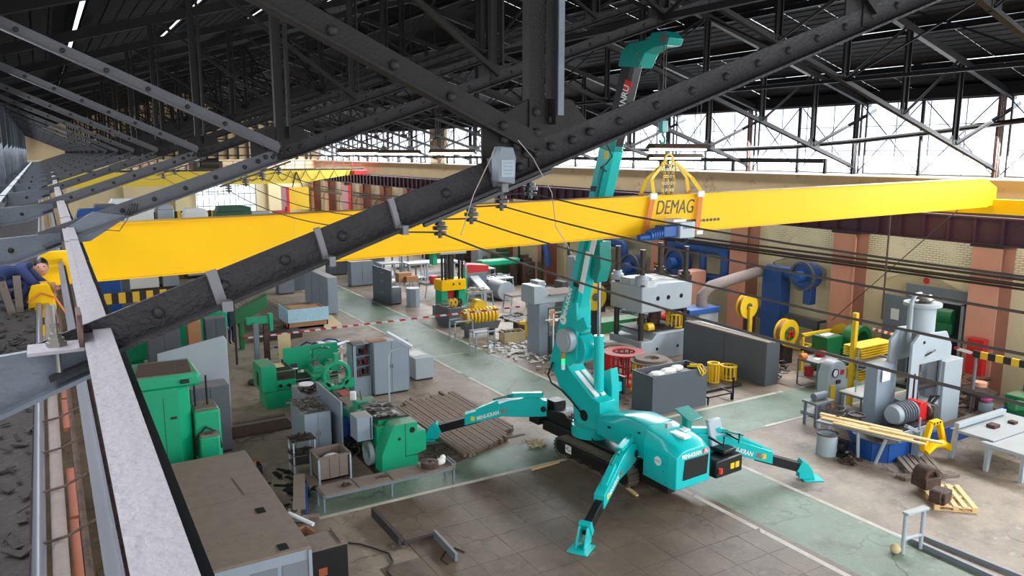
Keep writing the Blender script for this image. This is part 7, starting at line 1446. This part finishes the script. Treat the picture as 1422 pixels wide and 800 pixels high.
# barrier tape across the aisle
a, b, c = Vector((7.225, 36.000, 0.673)), Vector((12.278, 34.615, 1.000)), Vector((19.209, 31.500, 1.693))
m = MB(); pts = [a+(b-a)*t for t in (0,.5,1)] + [b+(c-b)*t for t in (.33,.66,1)]
for p, q in zip(pts[:-1],pts[1:]): m.bar(p,q,0.012,0.085)
single('barrier_tape', 'red and white barrier tape stretched across the aisle', 'tape', m, 'tape', sm=False)
a, b = Vector((27.000, 18.147, 2.298)), Vector((25.500, 15.957, 2.617))
single('barrier_tape', 'short red and white tape beside the yellow reel rack', 'tape', MB().bar(a,b,0.02,0.1), 'tape', sm=False)
a, b = Vector((27.000, 14.976, 2.246)), Vector((27.000, 14.147, 2.172))
single('barrier_tape', 'short red and white tape in front of the red cabinet', 'tape', MB().bar(a,b,0.02,0.1), 'tape', sm=False)
# long thin rods from the girder end
single('guy_wire', 'thin wire slanting from the right end of the girder down to the wall', 'wire', MB().cyl((26.439, 15.000, 7.085),(29.000, 21.471, 1.800),0.018,n=5), 'metal_d')
single('hanging_conduit', 'thin vertical conduit hanging from the far yellow girder end', 'conduit', MB().cyl((27.6,18.2,7.0),(27.6,18.2,2.6),0.035,n=6), 'rust')
single('vertical_drain', 'thin pale pipe running down beside the salmon pilaster', 'pipe', MB().cyl((29.2,P0+BAY-0.1,0),(29.2,P0+BAY-0.1,5.5),0.04,n=8), 'pink')
# ---------------- far end of the hall ----------------
for i, (x, y, w, h, m, lab) in enumerate((
  (4.2,60,3.2,2.6,'green_k','dark green far machine with a flat top'),(8.6,62,2.4,2.2,'green','bright green far machine'),
  (2.2,66,2.6,3.2,'blue_d','deep blue far machine beside the left runway'),(12.0,70,3,2.4,'white','white far cabinet'),
  (22.0,72,5.0,2.6,'blue','long blue far container'),(6.5,76,3,3.2,'white','white far box under the second crane'),
  (19.0,78,2.2,2.8,'red_dirty','red far rack frame'),(16.6,76,1.6,2.2,'grey_blue','pale blue far door panel'),
  (10.0,55,3.6,1.3,'grey_m','low grey far bench with parts'))):
    t = thing('far_machine', lab + ' beyond the girder', 'machine', (x,y,0)); obj('body', B(0,w,0,2,0,h), m, t, bev=0.06); obj('top', MB().box(w*0.2,w*0.7,0.3,1.5,h,h+0.5).cyl((w*0.8,0.8,h),(w*0.8,0.8,h+0.9),0.2), m, t)
    obj('base_plate', B(-0.2,w+0.2,-0.2,2.2,0,0.15), 'metal_d', t)
t = thing('hazard_barrier', 'far striped yellow and black rail on top of the distant machines', 'barrier', (5.2,65,4.0)); obj("striped_rail", B(0,8.5,0,0.1,0,0.55), 'hazard', t, sm=False)
for x in (0.3,4.2,8.2): obj('post', B(x,x+0.1,0.1,0.2,-4,0.5), 'metal_d', t)
for i in range(10):
    x = 17.8+(i%4)*2.7; y = 60+i*3.0; single('far_bench_frame', 'far grey work bench among the distant rows, %s from the near side' % ORD0[i], 'bench', MB().box(0,1.9,0,1.2,0.9,1.05).box(0.05,0.15,0.05,0.15,0,0.9).box(1.75,1.85,0.05,0.15,0,0.9).box(0.3,1.2,0.2,0.9,1.05,1.5), r_.choice(['grey_l','grey_m','grey_d']), (x,y,0), sm=False, group='distant work benches')
clutter('bench_tools', 'small tools and fittings strewn over the benches right of the green press', 20.7,22.1,39.8,40.9,0.97,30,'tools','metal',(0.1,0.4),seed=51,hgt=0.1)
clutter('bench_scraps', 'small grey parts lying on the pale-topped trestle bench', 23.9,25.4,43.0,43.9,1.07,30,'parts','grey_m',(0.1,0.4),seed=52,hgt=0.15)
clutter('floor_parts', 'loose grey steel parts on the floor between benches and slate enclosure', 21.0,23.0,32.2,36.8,0,120,'parts','metal_d',(0.15,0.6),seed=53,hgt=0.25)
clutter('floor_chips', 'chips and dust crumbs along the right border of the aisle', 17.0,18.4,20.9,27.0,0,60,'litter','wood_old',(0.06,0.25),seed=54,hgt=0.03)
clutter('machine_parts', 'grey parts piled on the floor left of the slate enclosure', 26.2,27.2,30.9,33.0,0,40,'parts','grey_m',(0.2,0.7),seed=55,hgt=0.6)
# more machines and benches in the crowded bay between the aisle and the right wall
for i, (u, m_, w, d, h, lab, nm, cat) in enumerate((
  ((23.3,33.6),'grey_m',1.6,1.0,1.2,'grey lathe-like machine just left of the boom','engine_lathe','machine'),
  ((25.6,35.0),'metal_d',1.5,1.0,1.5,'dark oily machine left of the boom near the wall','milling_machine','machine'),
  ((24.2,37.6),'grey_l',1.4,1.0,1.3,'pale machine with a round head before the pipe posts','drilling_machine','machine'),
  ((26.2,38.0),'grey_k',1.2,1.0,1.1,'squat dark machine beside the pipe posts','grinder','machine'),
  ((21.2,28.6+2.0),'grey_m',1.3,0.6,0.7,'low grey angle bench behind the boom knuckle','low_bench','bench'),
  ((24.9,23.6),'metal_d',1.0,1.0,1.1,'dark oily machine behind the slate enclosure','engine_block','machine'))):
    t = thing(nm, lab, cat, (u[0],u[1],0))
    obj('body', B(0,w,0,d,0,h*0.7), m_, t, bev=0.03); obj('bed', B(0.05,w-0.05,0.1,d-0.1,h*0.7,h*0.85), 'metal', t, bev=0.02)
    if nm != 'low_bench':
        obj('headstock', B(0,w*0.35,0.05,d-0.05,h*0.7,h*1.25), m_, t, bev=0.03); obj('spindle', MB().cyl((w*0.35,d/2,h),(w*0.55,d/2,h),0.12,n=12), 'metal', t); obj('handwheel', MB().ring((w*0.7,-0.08,h*0.6),0.18,0.13,-0.03,0.03,16,'y'), 'chrome', t)
for i in range(5): single('steel_tube', 'long pale steel tube on the floor left of the four-column press, %s from the front' % ORD0[i], 'tube', MB().cyl((0,0,0.06+0.05*i),(2.8,-0.9,0.06+0.05*i),0.035,n=8), 'grey_l', (19.0,29.4+0.3*i,0), group='pale steel tubes on the floor')
# tall things showing over the top edge of the girder
for (a, w, m_, lab, nm) in (((9.258, 52.000, 5.645),2.2,'green_k','dark green machine top showing just above the girder','tall_machine'),((12.064, 58.000, 4.787),2.2,'grey_l','pale flat table right of the dark green machine top','tall_table'),
   ((1.128, 40.000, 6.467),1.6,'blue_d','dark blue slanted machine at the left end of the girder','tall_machine'),((2.009, 44.000, 6.435),1.4,'grey_d','grey machine head right of the dark blue one','tall_machine'),((3.475, 56.000, 6.069),2.6,'white','long white casing above the girder at left','tall_casing'),
   ((6.306, 56.000, 5.655),1.0,'grey_l','pale round-backed machine left of the far striped rail','tall_machine'),((8.477, 60.000, 5.052),1.6,'white','white box right of the pale round-backed machine','tall_box')):
    t = thing(nm, lab, 'machine', (a[0],a[1],0)); h = a[2]
    obj('body', B(0,w,0,1.4,0,h-0.35), m_, t, bev=0.05); obj('head', MB().prism([(0.05,h-0.35),(w-0.05,h-0.35),(w-0.05,h-0.1),(w*0.7,h),(w*0.1,h)],'y',0.1,1.2), m_, t, bev=0.03); obj('base', B(-0.1,w+0.1,-0.1,1.5,0,0.2), 'metal_d', t)
